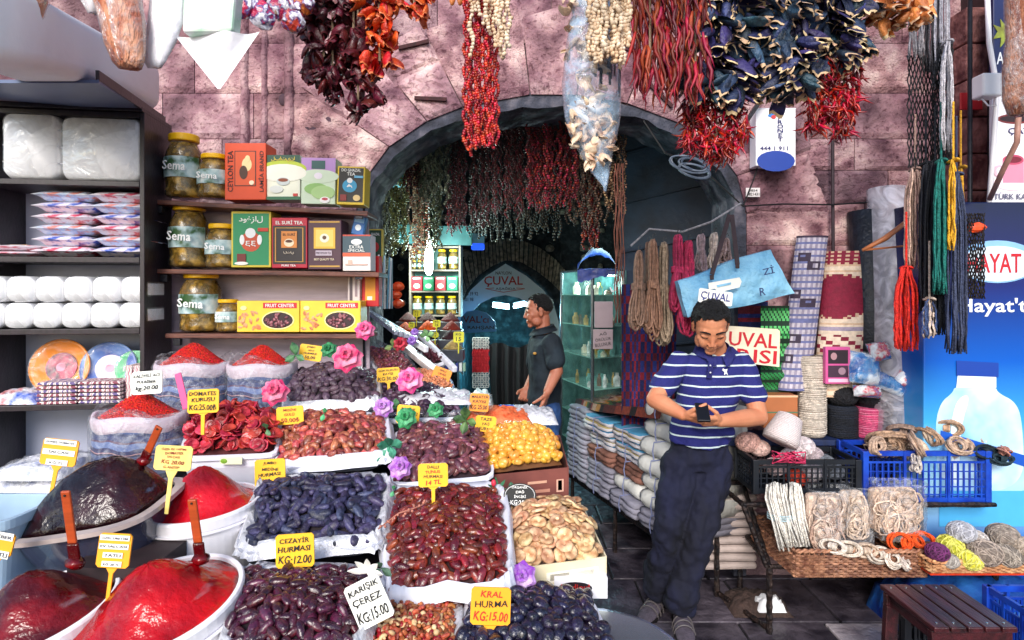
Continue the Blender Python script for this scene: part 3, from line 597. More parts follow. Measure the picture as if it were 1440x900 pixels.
def crumple(w_, d_, h, n=12, amp=.02, seed=0, power=.5):
    rr = random.Random(seed); g = {}
    def f(u, v):
        e = (max(0, 4*u*(1-u)))**power*(max(0, 4*v*(1-v)))**power; return V(((u-.5)*w_, (v-.5)*d_, max(0, h*e+(rr.uniform(-amp, amp) if e > 0 else 0))))
    m = MB(); m.grid(f, n, n); m.add([V((-w_/2, -d_/2, -.001)), V((w_/2, -d_/2, -.001)), V((w_/2, d_/2, -.001)), V((-w_/2, d_/2, -.001))], [(3, 2, 1, 0)]); return m
CLOTHP = M('packed_white', '#e6e6f2', .35, sc=16, col2='#a8b0d0', col3='#f6f6fa', bump=2, bsc=24)
for (x, y, w_, d_, h, lab, mat) in ((10, 560, .22, .16, .05, 'red and blue plastic packet at the left of the fourth shelf', M('redblue', '#c82a30', .3, sc=12, col2='#3058c0', col3='#e8e8f0', bump=2, bsc=30)),):
    c = cobj(x, y, .1); o = solo('plastic_packet', crumple(w_, d_, h, 12, .008, 3), mat, lab, 'packet', V((c.x, c.y, cz(SH['d'], 190)+.003)), smooth=True, world=False)
for k, (x, y, w_, h) in enumerate(((30, 690, .3, .05), (105, 688, .34, .045), (40, 655, .3, .05), (110, 652, .28, .06), (70, 625, .25, .05))):
    c = P(x, y, 2.35-.02*k); o = solo('bagged_sheets', crumple(w_, .26, h, 14, .006, k, .25), CLOTHP, 'white folded goods in clear bags left of the pepper sack, ' + ('bottom left', 'bottom right', 'middle left', 'middle right', 'topmost')[k], 'bagged goods', V((c.x, c.y, 0.87+[0, 0, .055, .05, .11][k])), smooth=True, world=False)
    m = crumple(w_*1.04, .28, h*1.12, 14, .01, k+40, .25); c2 = link('clear_bag', m.mesh('clear_bag', FILM, True), o)
# lower table under the paste tubs (left) ---- see counter in food part
# ---- wooden wall shelves with jars and boxes
SD = 2.62
board = thing('wall_shelf', 'three-tier rough wooden wall shelf with pale backing board beside the cabinet', 'shelf', P(370, 470, SD+.1))
for (x0, y0, x1, y1) in ((209, 280, 517, 297), (216, 378, 533, 383), (232, 469, 517, 470)):
    a, b = P(x0, y0, SD), P(x1, y1, SD); m = MB(); q = [a, b, b+V((0, 0, -.02)), a+V((0, 0, -.02))]; m.prism(q, (0, .19, 0)); part(board, 'shelf_plank', m, WOOD, world=True, bevel=.003)
m = MB(); m.prism([P(218, 565, SD+.2), P(520, 565, SD+.2), P(518, 300, SD+.2), P(226, 290, SD+.2)], (0, .012, 0)); part(board, 'backing_board', m, M('pale_grey_wood', '#b9a8b4', .6, .12, 5, .3, 30, stretch=(1, 1, 9)), world=True)
for x, y in ((505, 300), (505, 385), (225, 292), (232, 388), (250, 478)): m = MB(); m.box(P(x, y+3, SD+.02), (.03, .02, .03)); part(board, 'bracket', m, METAL, world=True)
for x in (221, 512): m = MB(); m.tube([P(x, 285, SD+.19), P(x, 600, SD+.19)], .006, 5); part(board, 'upright', m, METAL, world=True)
PEEL = M('pickle_leaf', '#8a6424', .25, sc=22, col2='#d0a448', col3='#5a4618', bump=1.5, bsc=18, thr=(.3, .7), coat=.5)
JARL = M('jar_label', '#dfe8e4', .5, sc=14, col2='#31572f', col3='#a8c4c8', thr=(.35, .6), det=6)
GLASS = film('jar_glass', '#e8f0e0', .0, .1, 6, .06, .12)
LIDY = M('yellow_lid', '#f0b810', .35, .08)
def jar(x, y, wpx, hpx, d, lab, text_=True):
    s = d/F; r = wpx*s/2; h = hpx*s; t = thing('pickle_jar', lab, 'jar', P(x, y, d))
    t.location.y += r
    m = MB(); m.lathe([(r*.85, .002), (r*.95, .012), (r*.95, h*.12), (r*.9, h*.2), (r*.97, h*.3), (r*.97, h*.62), (r*.9, h*.72), (r*.68, h*.86)], n=24); part(t, 'vine_leaves', m, PEEL, smooth=True)
    m = MB(); m.lathe([(r*.9, 0), (r, .01), (r, h*.1), (r*.95, h*.18), (r*1.0, h*.28), (r*1.0, h*.64), (r*.93, h*.74), (r*.73, h*.86), (r*.7, h*.9)], n=24); part(t, 'glass', m, GLASS, smooth=True)
    m = MB(); m.lathe([(r*.76, h*.885), (r*.8, h*.9), (r*.8, h*.985), (r*.76, h)], n=28); part(t, 'lid', m, LIDY, smooth=False, bevel=.002)
    m = MB(); a0, a1 = radians(-165), radians(-15); m.loft([[V((r*1.015*cos(a0+(a1-a0)*i/12), r*1.015*sin(a0+(a1-a0)*i/12), z)) for i in range(13)] for z in (h*.3, h*.62)], cap=False, closed=False); part(t, 'label', m, JARL, smooth=True)
    if text_:
        letters(t, 'Sema', .0, h*.47, r*1.25, h*.14, flat('#f8f8f8'), yoff=-r*1.02, ang=-4)
    return t
JW = ('tall', 'short')
for i, (x, y, w_, h) in enumerate(((245, 275, 51, 91), (291, 276, 47, 63), (252, 375, 54, 92), (302, 376, 46, 63), (268, 467, 58, 86), (313, 467, 34, 46))):
    jar(x, y, w_, h, SD+.01, '%s yellow-lidded jar of rolled vine leaves on the %s shelf' % (JW[i % 2], ('top', 'middle', 'bottom')[i//2]))
W_ = '#f2f2ee'
printbox('ceylon_tea_box', 'orange tea box with a parrot emblem and LAMIA BRAND CEYLON TEA lettering', 'tea box', 316, 201, 374, 281, SD+.02, .12, '#d84a22', (('r', .24, .14, .76, .76, '#3a1c1c'), ('r', .26, .155, .74, .745, '#d8552c'), ('e', .42, .26, .66, .5, '#ecd8a0'), ('e', .36, .4, .56, .64, '#4a2a20'), ('e', .5, .22, .62, .34, '#ecd8a0'), ('e', .6, .66, .72, .74, '#f0e0c0')))
t = bpy.data.objects['ceylon_tea_box']
for s_, x in (('CEYLON TEA', -.36), ('LAMİA BRAND', .38)): W = 58*2.64/F; H = 80*2.64/F; letters(t, s_, x*W, H*.5, H*.72, W*.13, flat('#3a1010'), .0008, yoff=-.001, ang=90 if x < 0 else 90, maxstretch=2)
printbox('green_tea_box', 'white and dark green tea box with cups beside the orange box', 'tea box', 375, 218, 422, 281, SD+.03, .1, '#e8ead8', (('r', 0, 0, 1, .22, '#1c4c3c'), ('e', -.2, .12, 1.2, .5, '#b8c838'), ('e', -.2, .2, 1.2, .6, '#f0efe2'), ('t', .5, .1, .7, .12, 'لباتينا', '#e8d050'), ('e', .3, .5, .7, .68, '#c8d0d0'), ('e', .35, .52, .65, .6, '#8a4020'), ('e', .1, .68, .5, .85, '#d8dcd8'), ('r', 0, .93, 1, 1, '#2a6a4c'), ('r', .8, .86, .93, .92, '#c83030')))
printbox('jasmine_tea_box', 'lilac and pale green tea box between two others on the top shelf', 'tea box', 423, 222, 471, 287, SD+.03, .1, '#cfe0c8', (('r', 0, 0, 1, .4, '#b48ac8'), ('e', -.1, .25, 1.1, .55, '#cfe0c8'), ('r', .3, .06, .7, .24, '#2a5a5a'), ('e', .38, .32, .62, .46, '#f0e8f4'), ('e', .1, .55, .8, .8, '#8ab86a'), ('e', .3, .6, 1, .9, '#a8cc88'), ('e', .56, .84, .86, .98, '#f4f0f0'), ('e', .62, .86, .8, .92, '#c04050')), ang=1)
printbox('ghazal_tea_box', 'small black tea box with blue gazelle emblem, last on the top shelf', 'tea box', 473, 234, 512, 288, SD+.03, .1, '#e0c038', (('r', .06, .04, .94, .93, '#14141c'), ('t', .5, .1, .7, .08, 'DO GHAZAL', W_), ('t', .5, .2, .3, .08, 'TEA', W_), ('e', .2, .34, .72, .68, '#2c9cc8'), ('e', .36, .3, .56, .44, '#f0f0f0'), ('t', .46, .52, .3, .1, '♞', W_), ('r', .62, .24, .94, .3, '#68b8e0'), ('r', .14, .74, .36, .9, '#8a1c20'), ('e', .6, .74, .86, .9, '#e8c888')), ang=2)
printbox('gazelle_tea_box', 'tall green and red tea box with gazelle emblem and Arabic lettering', 'tea box', 325, 297, 381, 376, SD+.03, .12, '#d8c040', (('r', .05, .04, .95, .96, '#0e8a58'), ('t', .5, .16, .6, .14, 'دوغزال', W_), ('e', .25, .36, .75, .72, '#c84a28'), ('e', .36, .3, .62, .48, '#f0f0f0'), ('e', .22, .42, .34, .6, '#f2f2f2'), ('e', .66, .42, .78, .6, '#f2f2f2'), ('t', .5, .58, .36, .1, 'ξξ', W_), ('r', .68, .3, .94, .36, '#c83020'), ('r', .16, .76, .38, .94, '#701018'), ('e', .1, .9, .44, .96, '#f0f0e8')))
printbox('suri_tea_box', 'dark red tea box with ornate frame and EL SURI TEA lettering', 'tea box', 382, 306, 432, 377, SD+.03, .12, '#b81838', (('r', .04, .16, .96, .92, '#1c1420'), ('t', .5, .09, .76, .09, 'EL SURİ TEA', W_), ('r', .1, .2, .9, .21, '#d8a840'), ('r', .1, .87, .9, .88, '#d8a840'), ('r', .1, .2, .13, .88, '#c89040'), ('r', .87, .2, .9, .88, '#c89040'), ('r', .28, .27, .72, .6, '#d8843a'), ('t', .5, .33, .34, .06, 'EL SURİ', INK.name and '#301010'), ('e', .36, .42, .64, .58, '#f2e0c0'), ('e', .4, .44, .6, .5, '#5a2410'), ('t', .5, .7, .3, .06, 'التاي', '#e8d8c0'), ('t', .5, .95, .4, .04, 'PURE TEA', W_)))
printbox('gold_tea_box', 'dark purple tea box with a large golden frame on the middle shelf', 'tea box', 433, 309, 480, 379, SD+.03, .12, '#4a2438', (('r', .05, .03, .95, .06, '#c8983c'), ('r', .05, .92, .95, .95, '#c8983c'), ('r', .18, .16, .82, .58, '#e8b838'), ('r', .24, .2, .76, .54, '#f0d068'), ('e', .36, .28, .64, .46, '#f4ecd8'), ('e', .44, .32, .56, .4, '#5a3410'), ('r', .24, .62, .72, .72, '#c8b8c8'), ('t', .48, .67, .44, .05, 'FINE CEYLON TEA', '#301028'), ('t', .5, .8, .6, .05, 'BEST QUALITY TEA', '#e8d8b8')))
printbox('extra_tea_box', 'small white and teal EXTRA SPECIAL tea box at the end of the middle shelf', 'tea box', 482, 330, 521, 381, SD+.0, .1, '#ece4e0', (('r', 0, .03, 1, .5, '#2a4a5a'), ('r', 0, 0, 1, .04, '#c04030'), ('r', 0, .5, 1, .6, '#e05a38'), ('e', .3, .12, .7, .28, '#f0f0f0'), ('t', .5, .34, .5, .09, 'EXTRA', W_), ('t', .5, .44, .6, .07, 'SPECIAL', W_), ('r', .1, .8, .9, .84, '#c8a8a0'), ('r', .2, .7, .34, .84, '#d0b0a0')))
DATEPR = (('e', .4, .3, .9, .85, '#3a1c28'),)
for k, (x0, x1) in enumerate(((333, 421), (422, 507))):
    t = printbox('fruit_box', 'yellow FRUIT CENTER date box with oval window, %s of the two on the bottom shelf' % ('left', 'right')[k], 'fruit box', x0, 423, x1, 467, SD+.02, .12, '#ecc83c', (('r', .42, .06, .96, .24, '#c81c2c'), ('t', .69, .15, .46, .11, 'FRUIT CENTER', W_), ('e', .4, .32, .92, .92, '#f4e8a0'), ('e', .42, .36, .9, .88, '#2c1420'), ('e', .06, .16, .16, .3, '#e8e0a0')))
    W, H = (x1-x0)*2.64/F, 44*2.64/F; rr = random.Random(k); m = MB()
    for i in range(34):
        a, q = rr.uniform(0, 6.28), sqrt(rr.random())*.9; m.ell(((.66-.5)*W+q*cos(a)*W*.21, -.004, H*.38+q*sin(a)*H*.22), (.009, .003, .0055), RY(rr.uniform(0, 180)), 6, 4)
    part(t, 'visible_dates', m, M('dates_win', '#5a2c3c', .3, rnd=.5, col2='#a86a70'), smooth=True, kind='stuff')
    m = MB()
    for i in range(22): m.ell(((rr.uniform(.04, .36)-.5)*W, -.0012, H*rr.uniform(.1, .66)), (.011, .0012, .006), RY(rr.uniform(0, 180)), 6, 4)
    part(t, 'printed_dates', m, M('dates_pr', '#c86a3c', .5, rnd=.3, col2='#e8b080'), kind='stuff')
printbox('red_album_box', 'red and yellow packet standing past the right end of the middle shelf', 'packet', 508, 360, 533, 431, SD+.12, .05, '#b8101c', (('r', .22, .16, .8, .88, '#e8961c'), ('r', .34, .8, .62, .87, '#f0e8d8')), yaw=-6)
printbox('dark_green_packet', 'dark green packet with red emblem behind the shelf end', 'packet', 518, 322, 538, 368, SD+.3, .04, '#c8b040', (('r', .08, .04, .92, .96, '#14402c'), ('e', .25, .4, .75, .7, '#b82428'), ('t', .5, .16, .6, .08, 'GHAZAL', W_)))
printbox('blue_packet', 'small blue packet leaning above the EXTRA SPECIAL box', 'packet', 493, 301, 510, 330, SD+.08, .04, '#2a6ab0', (('r', .1, .1, .9, .4, '#7ab0e0'), ('e', .25, .5, .75, .8, '#e8eef4')), ang=12)
printbox('striped_packet', 'narrow packet with dark script print under the middle shelf end', 'packet', 489, 386, 506, 425, SD+.1, .02, '#c8bcc0', (('r', .15, .05, .4, .95, '#4a3c48'), ('r', .6, .1, .8, .8, '#8a7680')))
for k in range(6):
    c = P(534+k*3.4, 430, SD+.16+.05*k); m = MB(); m.box((0, 0, .11), (.007, .03, .25)); solo('hanging_sachet', m, flat(('#dfe6ee', '#8fb8c8', '#e8e0d8', '#5a98b0', '#f0f0f0', '#7898a0')[k], .3), 'thin %s sachet hanging right of the red packet' % ('white', 'pale blue', 'cream', 'teal', 'bright white', 'grey')[k], 'sachet', c, world=False, rot=Euler((0, radians(U(-3, 3)), .3)), bevel=.002)
m = MB(); m.box((0, 0, 0), (.035, .03, .05)); 
for k in range(3): 
    c = P(558+U(-2, 2), 403+k*12, 3.9); m = MB(); m.ell((0, 0, 0), (.04, .03, .03), nu=8, nv=6, jit=.1); solo('orange_snack_bag', m, M('orange_bag', '#c82410', .3, sc=30, col2='#e86838'), 'small orange snack bag hanging by the jar shelf, %s' % ('top', 'middle', 'bottom')[k], 'snack bag', c, world=False)
# ================================================ FOOD DISPLAY
ct = thing('display_counter', 'stepped timber counter hidden under the spice, date and nut trays', 'counter', (-.5, 2, 0))
CW = M('counter_cloth', '#1a1620', .8, .3, 10, .4, 30)
for (x0, x1, y0, y1, z) in ((-.52, .12, 1.0, 1.6, .80), (-.62, .12, 1.603, 1.92, .86), (-.95, .13, 1.923, 2.3, .97), (-1.5, .1, 2.303, 2.75, 1.08), (-1.5, -.523, .85, 1.6, .60), (-1.6, -.623, 1.603, 1.92, .68), (-1.6, -.953, 1.923, 2.3, .86)):
    m = MB(); m.box(((x0+x1)/2, (y0+y1)/2, z/2), (x1-x0, y1-y0, z)); part(ct, 'counter_step', m, CW, world=True, bevel=.004)
def wrinkled(L, a, b, n=8, k=7, amp=.08, seed=0, bend=0, taper=.0):
    rr = random.Random(seed); m = MB(); ph = rr.uniform(0, 6); n = n+3; k = k+1; rg = [1+amp*rr.uniform(-1.1, 1) for _ in range(n)]; bx = rr.uniform(-.1, .1)
    loops = []
    for j in range(1, k):
        t = pi*j/k; x = -cos(t)*L/2; s = sin(t)**.75*(1+taper*cos(t))
        loops.append([V((x, a*s*cos(2*pi*i/n)*rg[i]*(1+.35*amp*rr.uniform(-1, 1))+bx*a*6*(x/L)**2, b*s*sin(2*pi*i/n)*rg[i]*(1+.35*amp*rr.uniform(-1, 1))+bend*(1-(2*x/L)**2))) for i in range(n)])
    m.loft(loops); return m
def protos(name, fn, mat, k=4): return [fn(i).mesh(name, mat, True) for i in range(k)]
def bil(Q, u, v): A, B, C_, D = Q; return A*(1-u)*(1-v)+B*u*(1-v)+C_*u*v+D*(1-u)*v
def heapfn(Q, bulge, pw=.6):
    up = ((Q[1]-Q[0]).cross(Q[3]-Q[0])).normalized(); up = (up+V((0, 0, 1))).normalized()
    return lambda u, v: bil(Q, u, v)+up*bulge*(max(0, 4*u*(1-u)*4*v*(1-v)))**pw, up
def quad(fl, fr, br, bl): return [P(*fl), P(*fr), P(*br), P(*bl)]
def rest(n):  # rotation putting local z on normal n with a random spin and tilt
    q = n.to_track_quat('Z', 'Y').to_matrix(); return q @ RZ(U(0, 360))
def heap(Q, bulge, pr, sp, size, label, cat, group, core, name='date', tilt=22, extra=.35, pw=.6, inset=.04, lift=.3, aspect=1, spin=None, limit=299):
    f, up = heapfn(Q, bulge, pw); W = ((Q[1]-Q[0]).length+(Q[2]-Q[3]).length)/2; H = ((Q[3]-Q[0]).length+(Q[2]-Q[1]).length)/2
    m = MB(); m.grid(lambda u, v: f(u, v)-up*size*.25+V((U(-1, 1), U(-1, 1), U(-1, 1)))*size*.08, 14, 12)
    c0 = bil(Q, .5, .5); base = m
    pts = []; nu, nv = max(2, int(W/sp)), max(2, int(H/(sp*.86*aspect)))
    for j in range(nv+1):
        for i in range(nu+1):
            u = (i+(.5 if j % 2 else 0))/(nu+.5)+U(-.3, .3)/nu; v = j/nv+U(-.3, .3)/nv
            u = inset+(1-2*inset)*min(1, max(0, u)); v = inset+(1-2*inset)*min(1, max(0, v)); pts.append((u, v, 0)); 
            if R.random() < extra: pts.append((min(.97, max(.03, u+U(-.5, .5)/nu)), min(.97, max(.03, v+U(-.5, .5)/nv)), 1))
    more = []
    if len(pts) > limit: pts.sort(key=lambda q: q[1]); more = pts[limit:]; pts = pts[:limit]
    e = .02
    for k_, (u, v, l) in enumerate(pts+more):
        p = f(u, v); n = (f(min(1, u+e), v)-f(max(0, u-e), v)).cross(f(u, min(1, v+e))-f(u, max(0, v-e))).normalized()
        if n.z < 0: n = -n
        me = R.choice(pr); loc = p+n*size*(lift*.7+lift*l*2.2)
        mt = (n.to_track_quat('Z', 'Y').to_matrix() @ RZ(U(0, 360) if spin is None else spin+U(-25, 25))) @ RX(U(-tilt, tilt)) @ RY(U(-tilt, tilt))
        s = U(.88, 1.12)
        if k_ >= len(pts): base.add([loc+mt @ (v_.co*s) for v_ in me.vertices], [tuple(p_.vertices) for p_ in me.polygons], 1); continue
        o = bpy.data.objects.new(name, me); C.objects.link(o); o.location = loc
        o.rotation_euler = mt.to_euler(); o.scale = (s, s*U(.92, 1.08), s)
        o['label'] = label; o['category'] = cat; o['group'] = group
    solo(name+'_heap', base, [core, pr[0].materials[0]], 'lower layer of the heap: '+label, cat, c0, smooth=True, kind='stuff')
def tray(Q, dep, mat, label, liner=None, out=.012, cat='tray', name='fruit_tray', lip=.008, lh=.02, sl=.85):
    c = bil(Q, .5, .5); t = thing(name, label, cat, c-V((0, 0, dep)))
    def ring(o, dz, s=1): return [c+(q-c)*s*(1+o/(q-c).length)+V((0, 0, dz)) for q in rc]
    rc = []
    for k in range(4):     # rounded corners
        A, B, D = Q[k], Q[(k+1) % 4], Q[(k-1) % 4]; r = .16
        for s in (0, .33, .67, 1): p = A.lerp(D, r*(1-s)**1.5).lerp(A.lerp(B, r*s**1.5), s); rc.append(p*.5+(A+(D-A)*r*(1-s)**2+(B-A)*r*s**2)*.5)
    m = MB(); m.loft([ring(-.0, -dep, sl), ring(out, -dep*.3), ring(out, -.012), ring(out+lip, -.012), ring(out+lip, .0), ring(out-.004, .002), ring(out-.006, -.012), ring(-.006, -dep*.8, sl)], cap=True); part(t, 'tray_body', m, mat, world=True, smooth=False, bevel=.002)
    if liner:
        m = MB(); n = 60; lo = []
        def per(k): k = k % n; x = k/n*len(rc); i = int(x); return rc[i % len(rc)].lerp(rc[(i+1) % len(rc)], x-i)
        js = [U(0, 1) for _ in range(n)]; j2 = [U(-.6, 1) for _ in range(n)]
        for (o, dz, jj) in ((-.035, -.018, 0), (-.008, .006, .6), (.012, lh, 1), (.02+.0, lh*.1, .6), (out+lip+.006, -.02, 1)):
            lo.append([c+(per(k)-c)*(1+(o+jj*.008*j2[k])/(per(k)-c).length)+V((0, 0, dz+jj*.012*js[k])) for k in range(n)])
        for r_ in range(len(lo)-1): pass
        m.loft(lo, cap=False); part(t, 'liner', m, liner, world=True, smooth=True)
    return t
D1 = M('date_purple', '#240a1c', .22, sc=40, col2='#581c30', rnd=.5, hrnd=.03, bump=.5, bsc=90, coat=.5, spec=.6)
D2 = M('date_reddish', '#480e10', .2, sc=40, col2='#8c2c20', rnd=.5, hrnd=.02, bump=.5, bsc=90, coat=.6)
D3 = M('date_blue', '#18162e', .5, sc=35, col2='#46456c', rnd=.4, hrnd=.03, bump=.6, bsc=90, coat=.1)
D4 = M('date_rose', '#6a2024', .32, sc=45, col2='#c46c54', rnd=.5, hrnd=.02, bump=.5, bsc=90, coat=.4)
D5 = M('date_mauve', '#46202e', .32, sc=45, col2='#8c5058', rnd=.45, hrnd=.03, bump=.4, bsc=90, coat=.3)
D6 = M('date_plum', '#342230', .45, sc=45, col2='#665060', rnd=.3, hrnd=.03, bump=.6, bsc=90, coat=.1)
D7 = M('date_black', '#0c0a16', .25, sc=45, col2='#2c2444', rnd=.4, hrnd=.04, bump=.6, bsc=90, coat=.5)
D8 = M('date_yellow', '#cc8420', .3, sc=30, col2='#ecbc58', rnd=.15, hrnd=.015, coat=.3, sss=.15)
CORE = M('heap_dark', '#180c14', .8)
TR = M('tray_white', '#dfe0ec', .4, .05); TRC = M('tray_clear', '#b8bccc', .2, .1, 8, alpha=.6); CARD = M('brown_carton', '#5c2c28', .75, .2, 8, col2='#7a4038'); CRM = M('cream_carton', '#dccfae', .75, .08)
# tray outlines: front-left, front-right, back-right, back-left (x, y, distance)
q1 = quad((318, 925, 1.24), (492, 925, 1.24), (532, 812, 1.5), (338, 808, 1.5))
tray(q1, .07, TR, 'white tray of glossy purple dates behind the CEZAYIR card', FOIL)
heap(q1, .045, protos('cezayir_date', lambda i: wrinkled(.043, .0108, .0095, amp=.14, seed=i), D1, 6), .0245, .015, 'glossy dark purple date in the front heap below the CEZAYIR HURMASI card', 'date', 'glossy purple dates in the front tray', CORE, name='purple_date')
q2 = quad((344, 770, 1.6), (528, 762, 1.6), (544, 678, 1.86), (368, 680, 1.86))
tray(q2, .05, TRC, 'clear plastic tray of bluish dates on a crinkled silver liner', FOIL, out=.02)
heap(q2, .045, protos('jumbo_date', lambda i: wrinkled(.058, .0118, .0105, amp=.18, seed=i+9, taper=.15), D3, 6), .0305, .018, 'long dull blue black date heaped behind the CEZAYIR HURMASI card', 'date', 'blue black jumbo dates', CORE, name='blue_date', tilt=26)
q3 = quad((550, 838, 1.46), (716, 822, 1.46), (704, 690, 1.86), (540, 700, 1.86))
tray(q3, .06, M('red_crate', '#b03428', .5, .1), 'red rimmed tray holding the tall heap of reddish dates', TR, out=.012)
heap(q3, .06, protos('tunus_date', lambda i: wrinkled(.041, .0108, .0098, amp=.1, seed=i+20), D2, 6), .0245, .015, 'small shiny red brown date in the central heap below the DALLI TUNUS card', 'date', 'red brown dates of the central heap', M('core_red', '#2c0c10', .8), name='red_date', extra=.3)
q4 = quad((392, 655, 1.95), (545, 642, 1.95), (540, 592, 2.25), (400, 588, 2.25))
tray(q4, .05, TRC, 'white lined tray of pale reddish dates under the MEDINE GULU card', TR, out=.018)
heap(q4, .06, protos('medine_date', lambda i: wrinkled(.041, .0122, .0112, amp=.1, seed=i+30), D4, 6), .026, .015, 'plump pale reddish date in the tray below the MEDINE card', 'date', 'pale reddish medine dates', M('core_rose', '#3c1418', .8), name='pale_red_date', tilt=35)
q5 = quad((406, 572, 2.3), (530, 566, 2.3), (528, 528, 2.6), (408, 530, 2.6))
tray(q5, .05, TR, 'white rimmed tray of plum coloured dates beside the pink roses', FOIL, out=.015)
heap(q5, .075, protos('hint_date', lambda i: wrinkled(.044, .0138, .0128, amp=.12, seed=i+40), D6, 5), .030, .016, 'large matt plum grey date in the tray between the two pink roses', 'date', 'plum grey dates of the rear tray', CORE, name='plum_date', tilt=20)
q6 = quad((556, 678, 1.9), (690, 668, 1.9), (676, 602, 2.2), (560, 606, 2.2))
tray(q6, .05, TR, 'white rimmed tray of mauve dates above the DALLI TUNUS card', None, out=.012)
heap(q6, .05, protos('mauve_date', lambda i: wrinkled(.047, .0122, .0115, amp=.06, seed=i+50), D5, 5), .0285, .015, 'smooth mauve date in the tray behind the DALLI TUNUS card', 'date', 'mauve dates of the middle tray', M('core_mauve', '#26101c', .8), name='mauve_date', tilt=18)
q7 = quad((640, 935, 1.27), (862, 925, 1.3), (825, 842, 1.56), (668, 838, 1.5))
tray(q7, .06, TR, 'low tray of blackish dates under the KRAL HURMA card')
heap(q7, .05, protos('kral_date', lambda i: wrinkled(.038, .0145, .013, amp=.16, seed=i+60), D7, 6), .027, .016, 'wrinkled blue black date in the heap around the KRAL HURMA card', 'date', 'blue black dates at the front right', CORE, name='black_date', tilt=30)
q8 = quad((690, 664, 1.96), (790, 652, 1.96), (770, 612, 2.2), (668, 618, 2.2))
heap(q8, .07, protos('fresh_date', lambda i: wrinkled(.031, .0125, .0125, amp=.03, seed=i+70), D8), .0225, .016, 'yellow fresh date piled over the brown carton', 'fresh date', 'yellow fresh dates', M('core_yellow', '#5c3410', .8), tilt=50, extra=.7, name='fresh_date')
def carton(Q, dep, mat, lab, shapes=()):
    c = bil(Q, .5, .5); t = thing('carton_box', lab, 'carton', c-V((0, 0, dep)))
    for k in range(4):
        a, b = Q[k], Q[(k+1) % 4]; n = (b-a).cross(V((0, 0, 1))).normalized()*.004; m = MB(); m.prism([a, b, V((b.x, b.y, min(a.z, b.z)-dep)), V((a.x, a.y, min(a.z, b.z)-dep))], n); part(t, 'side_wall', m, mat, world=True)
    m = MB(); m.prism([q-V((0, 0, dep)) for q in Q], (0, 0, .004)); part(t, 'bottom', m, mat, world=True)
    a, b = Q[0], Q[1]; dx = (b-a); dz = V((0, 0, -dep)); n = V((dx.y, -dx.x, 0)).normalized()
    for (u0, v0, u1, v1, col) in shapes:
        m = MB(); m.prism([a+dx*u0+dz*v0, a+dx*u1+dz*v0, a+dx*u1+dz*v1, a+dx*u0+dz*v1], n*.006); part(t, 'printed_mark', m, flat(col), world=True)
    return t
carton(quad((686, 668, 1.95), (798, 657, 1.95), (786, 612, 2.22), (664, 618, 2.22)), .1, CARD, 'dark red brown carton box holding the yellow fresh dates', ((.06, .5, .5, .58, '#b8806c'), (.5, .34, .74, .42, '#c89880'), (.56, .62, .78, .72, '#b8806c'), (.86, .35, .95, .75, '#d0a08c'), (.88, .38, .93, .7, '#5c2c28')))
q9 = quad((722, 802, 1.6), (846, 786, 1.62), (815, 712, 1.9), (706, 718, 1.86))
t = carton(quad((716, 800, 1.59), (851, 782, 1.62), (818, 710, 1.93), (702, 718, 1.89)), .065, CRM, 'cream cardboard tray of dried figs at the right end of the counter', ((.38, .35, .92, .75, '#f0ead8'), (.42, .42, .62, .68, '#b8b0a0'), (.7, .42, .88, .68, '#c8c0b0')))
FIG = M('dried_fig', '#a06840', .6, sc=30, col2='#ecc89c', rnd=.25, hrnd=.015, bump=.6, bsc=60)
def fig(i):
    rr = random.Random(i); m = MB(); m.lathe([(.0015, -.001), (.003, .001), (.007, .0042), (.0175, .0036), (.0225, .0002), (.019, -.003), (.008, -.0036)], n=14); m.v = [(x*rr.uniform(.95, 1.06), y*rr.uniform(.95, 1.06)*.92, z*rr.uniform(.9, 1.3)) for x, y, z in m.v]; return m
heap(q9, .06, protos('fig', fig, FIG), .031, .018, 'flat pale dried fig in the cream tray below the ORGANIK card', 'dried fig', 'dried figs piled in the cream tray', M('core_fig', '#3a2018', .8), name='dried_fig', tilt=20, extra=.5, lift=.35)
m = MB(); a = P(795, 835, 1.6); m.box((a.x+.04, 1.66, a.z+.02), (.14, .14, .055)); t = solo('date_carton', m, WHITE, 'small white carton with red script lettering under the fig tray', 'carton', V((a.x+.04, 1.59, a.z+.02))); letters(t, 'Medjoul', -.015, 0, .075, .022, REDINK, yoff=0); m = MB(); m.lathe([((.045, .016), 0), ((.045, .016), .001)], rot=RX(90), n=20); o = part(t, 'red_oval', m, flat('#1c1018')); o.location = (-.015, .0005, 0)
# silver round tray
t = thing('silver_tray', 'large round polished steel tray under the blackish dates at the front', 'tray', P(835, 945, 1.33)); m = MB(); m.lathe([(.02, -.0), (.15, .0), (.19, .03), (.2, .032), (.2, .028), (.15, -.004)], n=48); part(t, 'dish', m, M('bright_steel', '#c4d8ec', .22, .05, metal=.9), smooth=True)
m = MB(); m.lathe([(.196, .034), (.204, .036), (.204, .03), (.196, .029)], n=48); part(t, 'rolled_rim', m, M('bright_steel', '#c4d8ec'), smooth=True)
for q_ in (.165, .176, .187): m = MB(); m.tube([(q_*cos(2*pi*i/48), q_*sin(2*pi*i/48), (q_-.15)*.75+.004) for i in range(49)], .0022, 5); part(t, 'embossed_ring', m, M('steel_blue', '#7090b8', .25, .1, metal=.8), smooth=True)
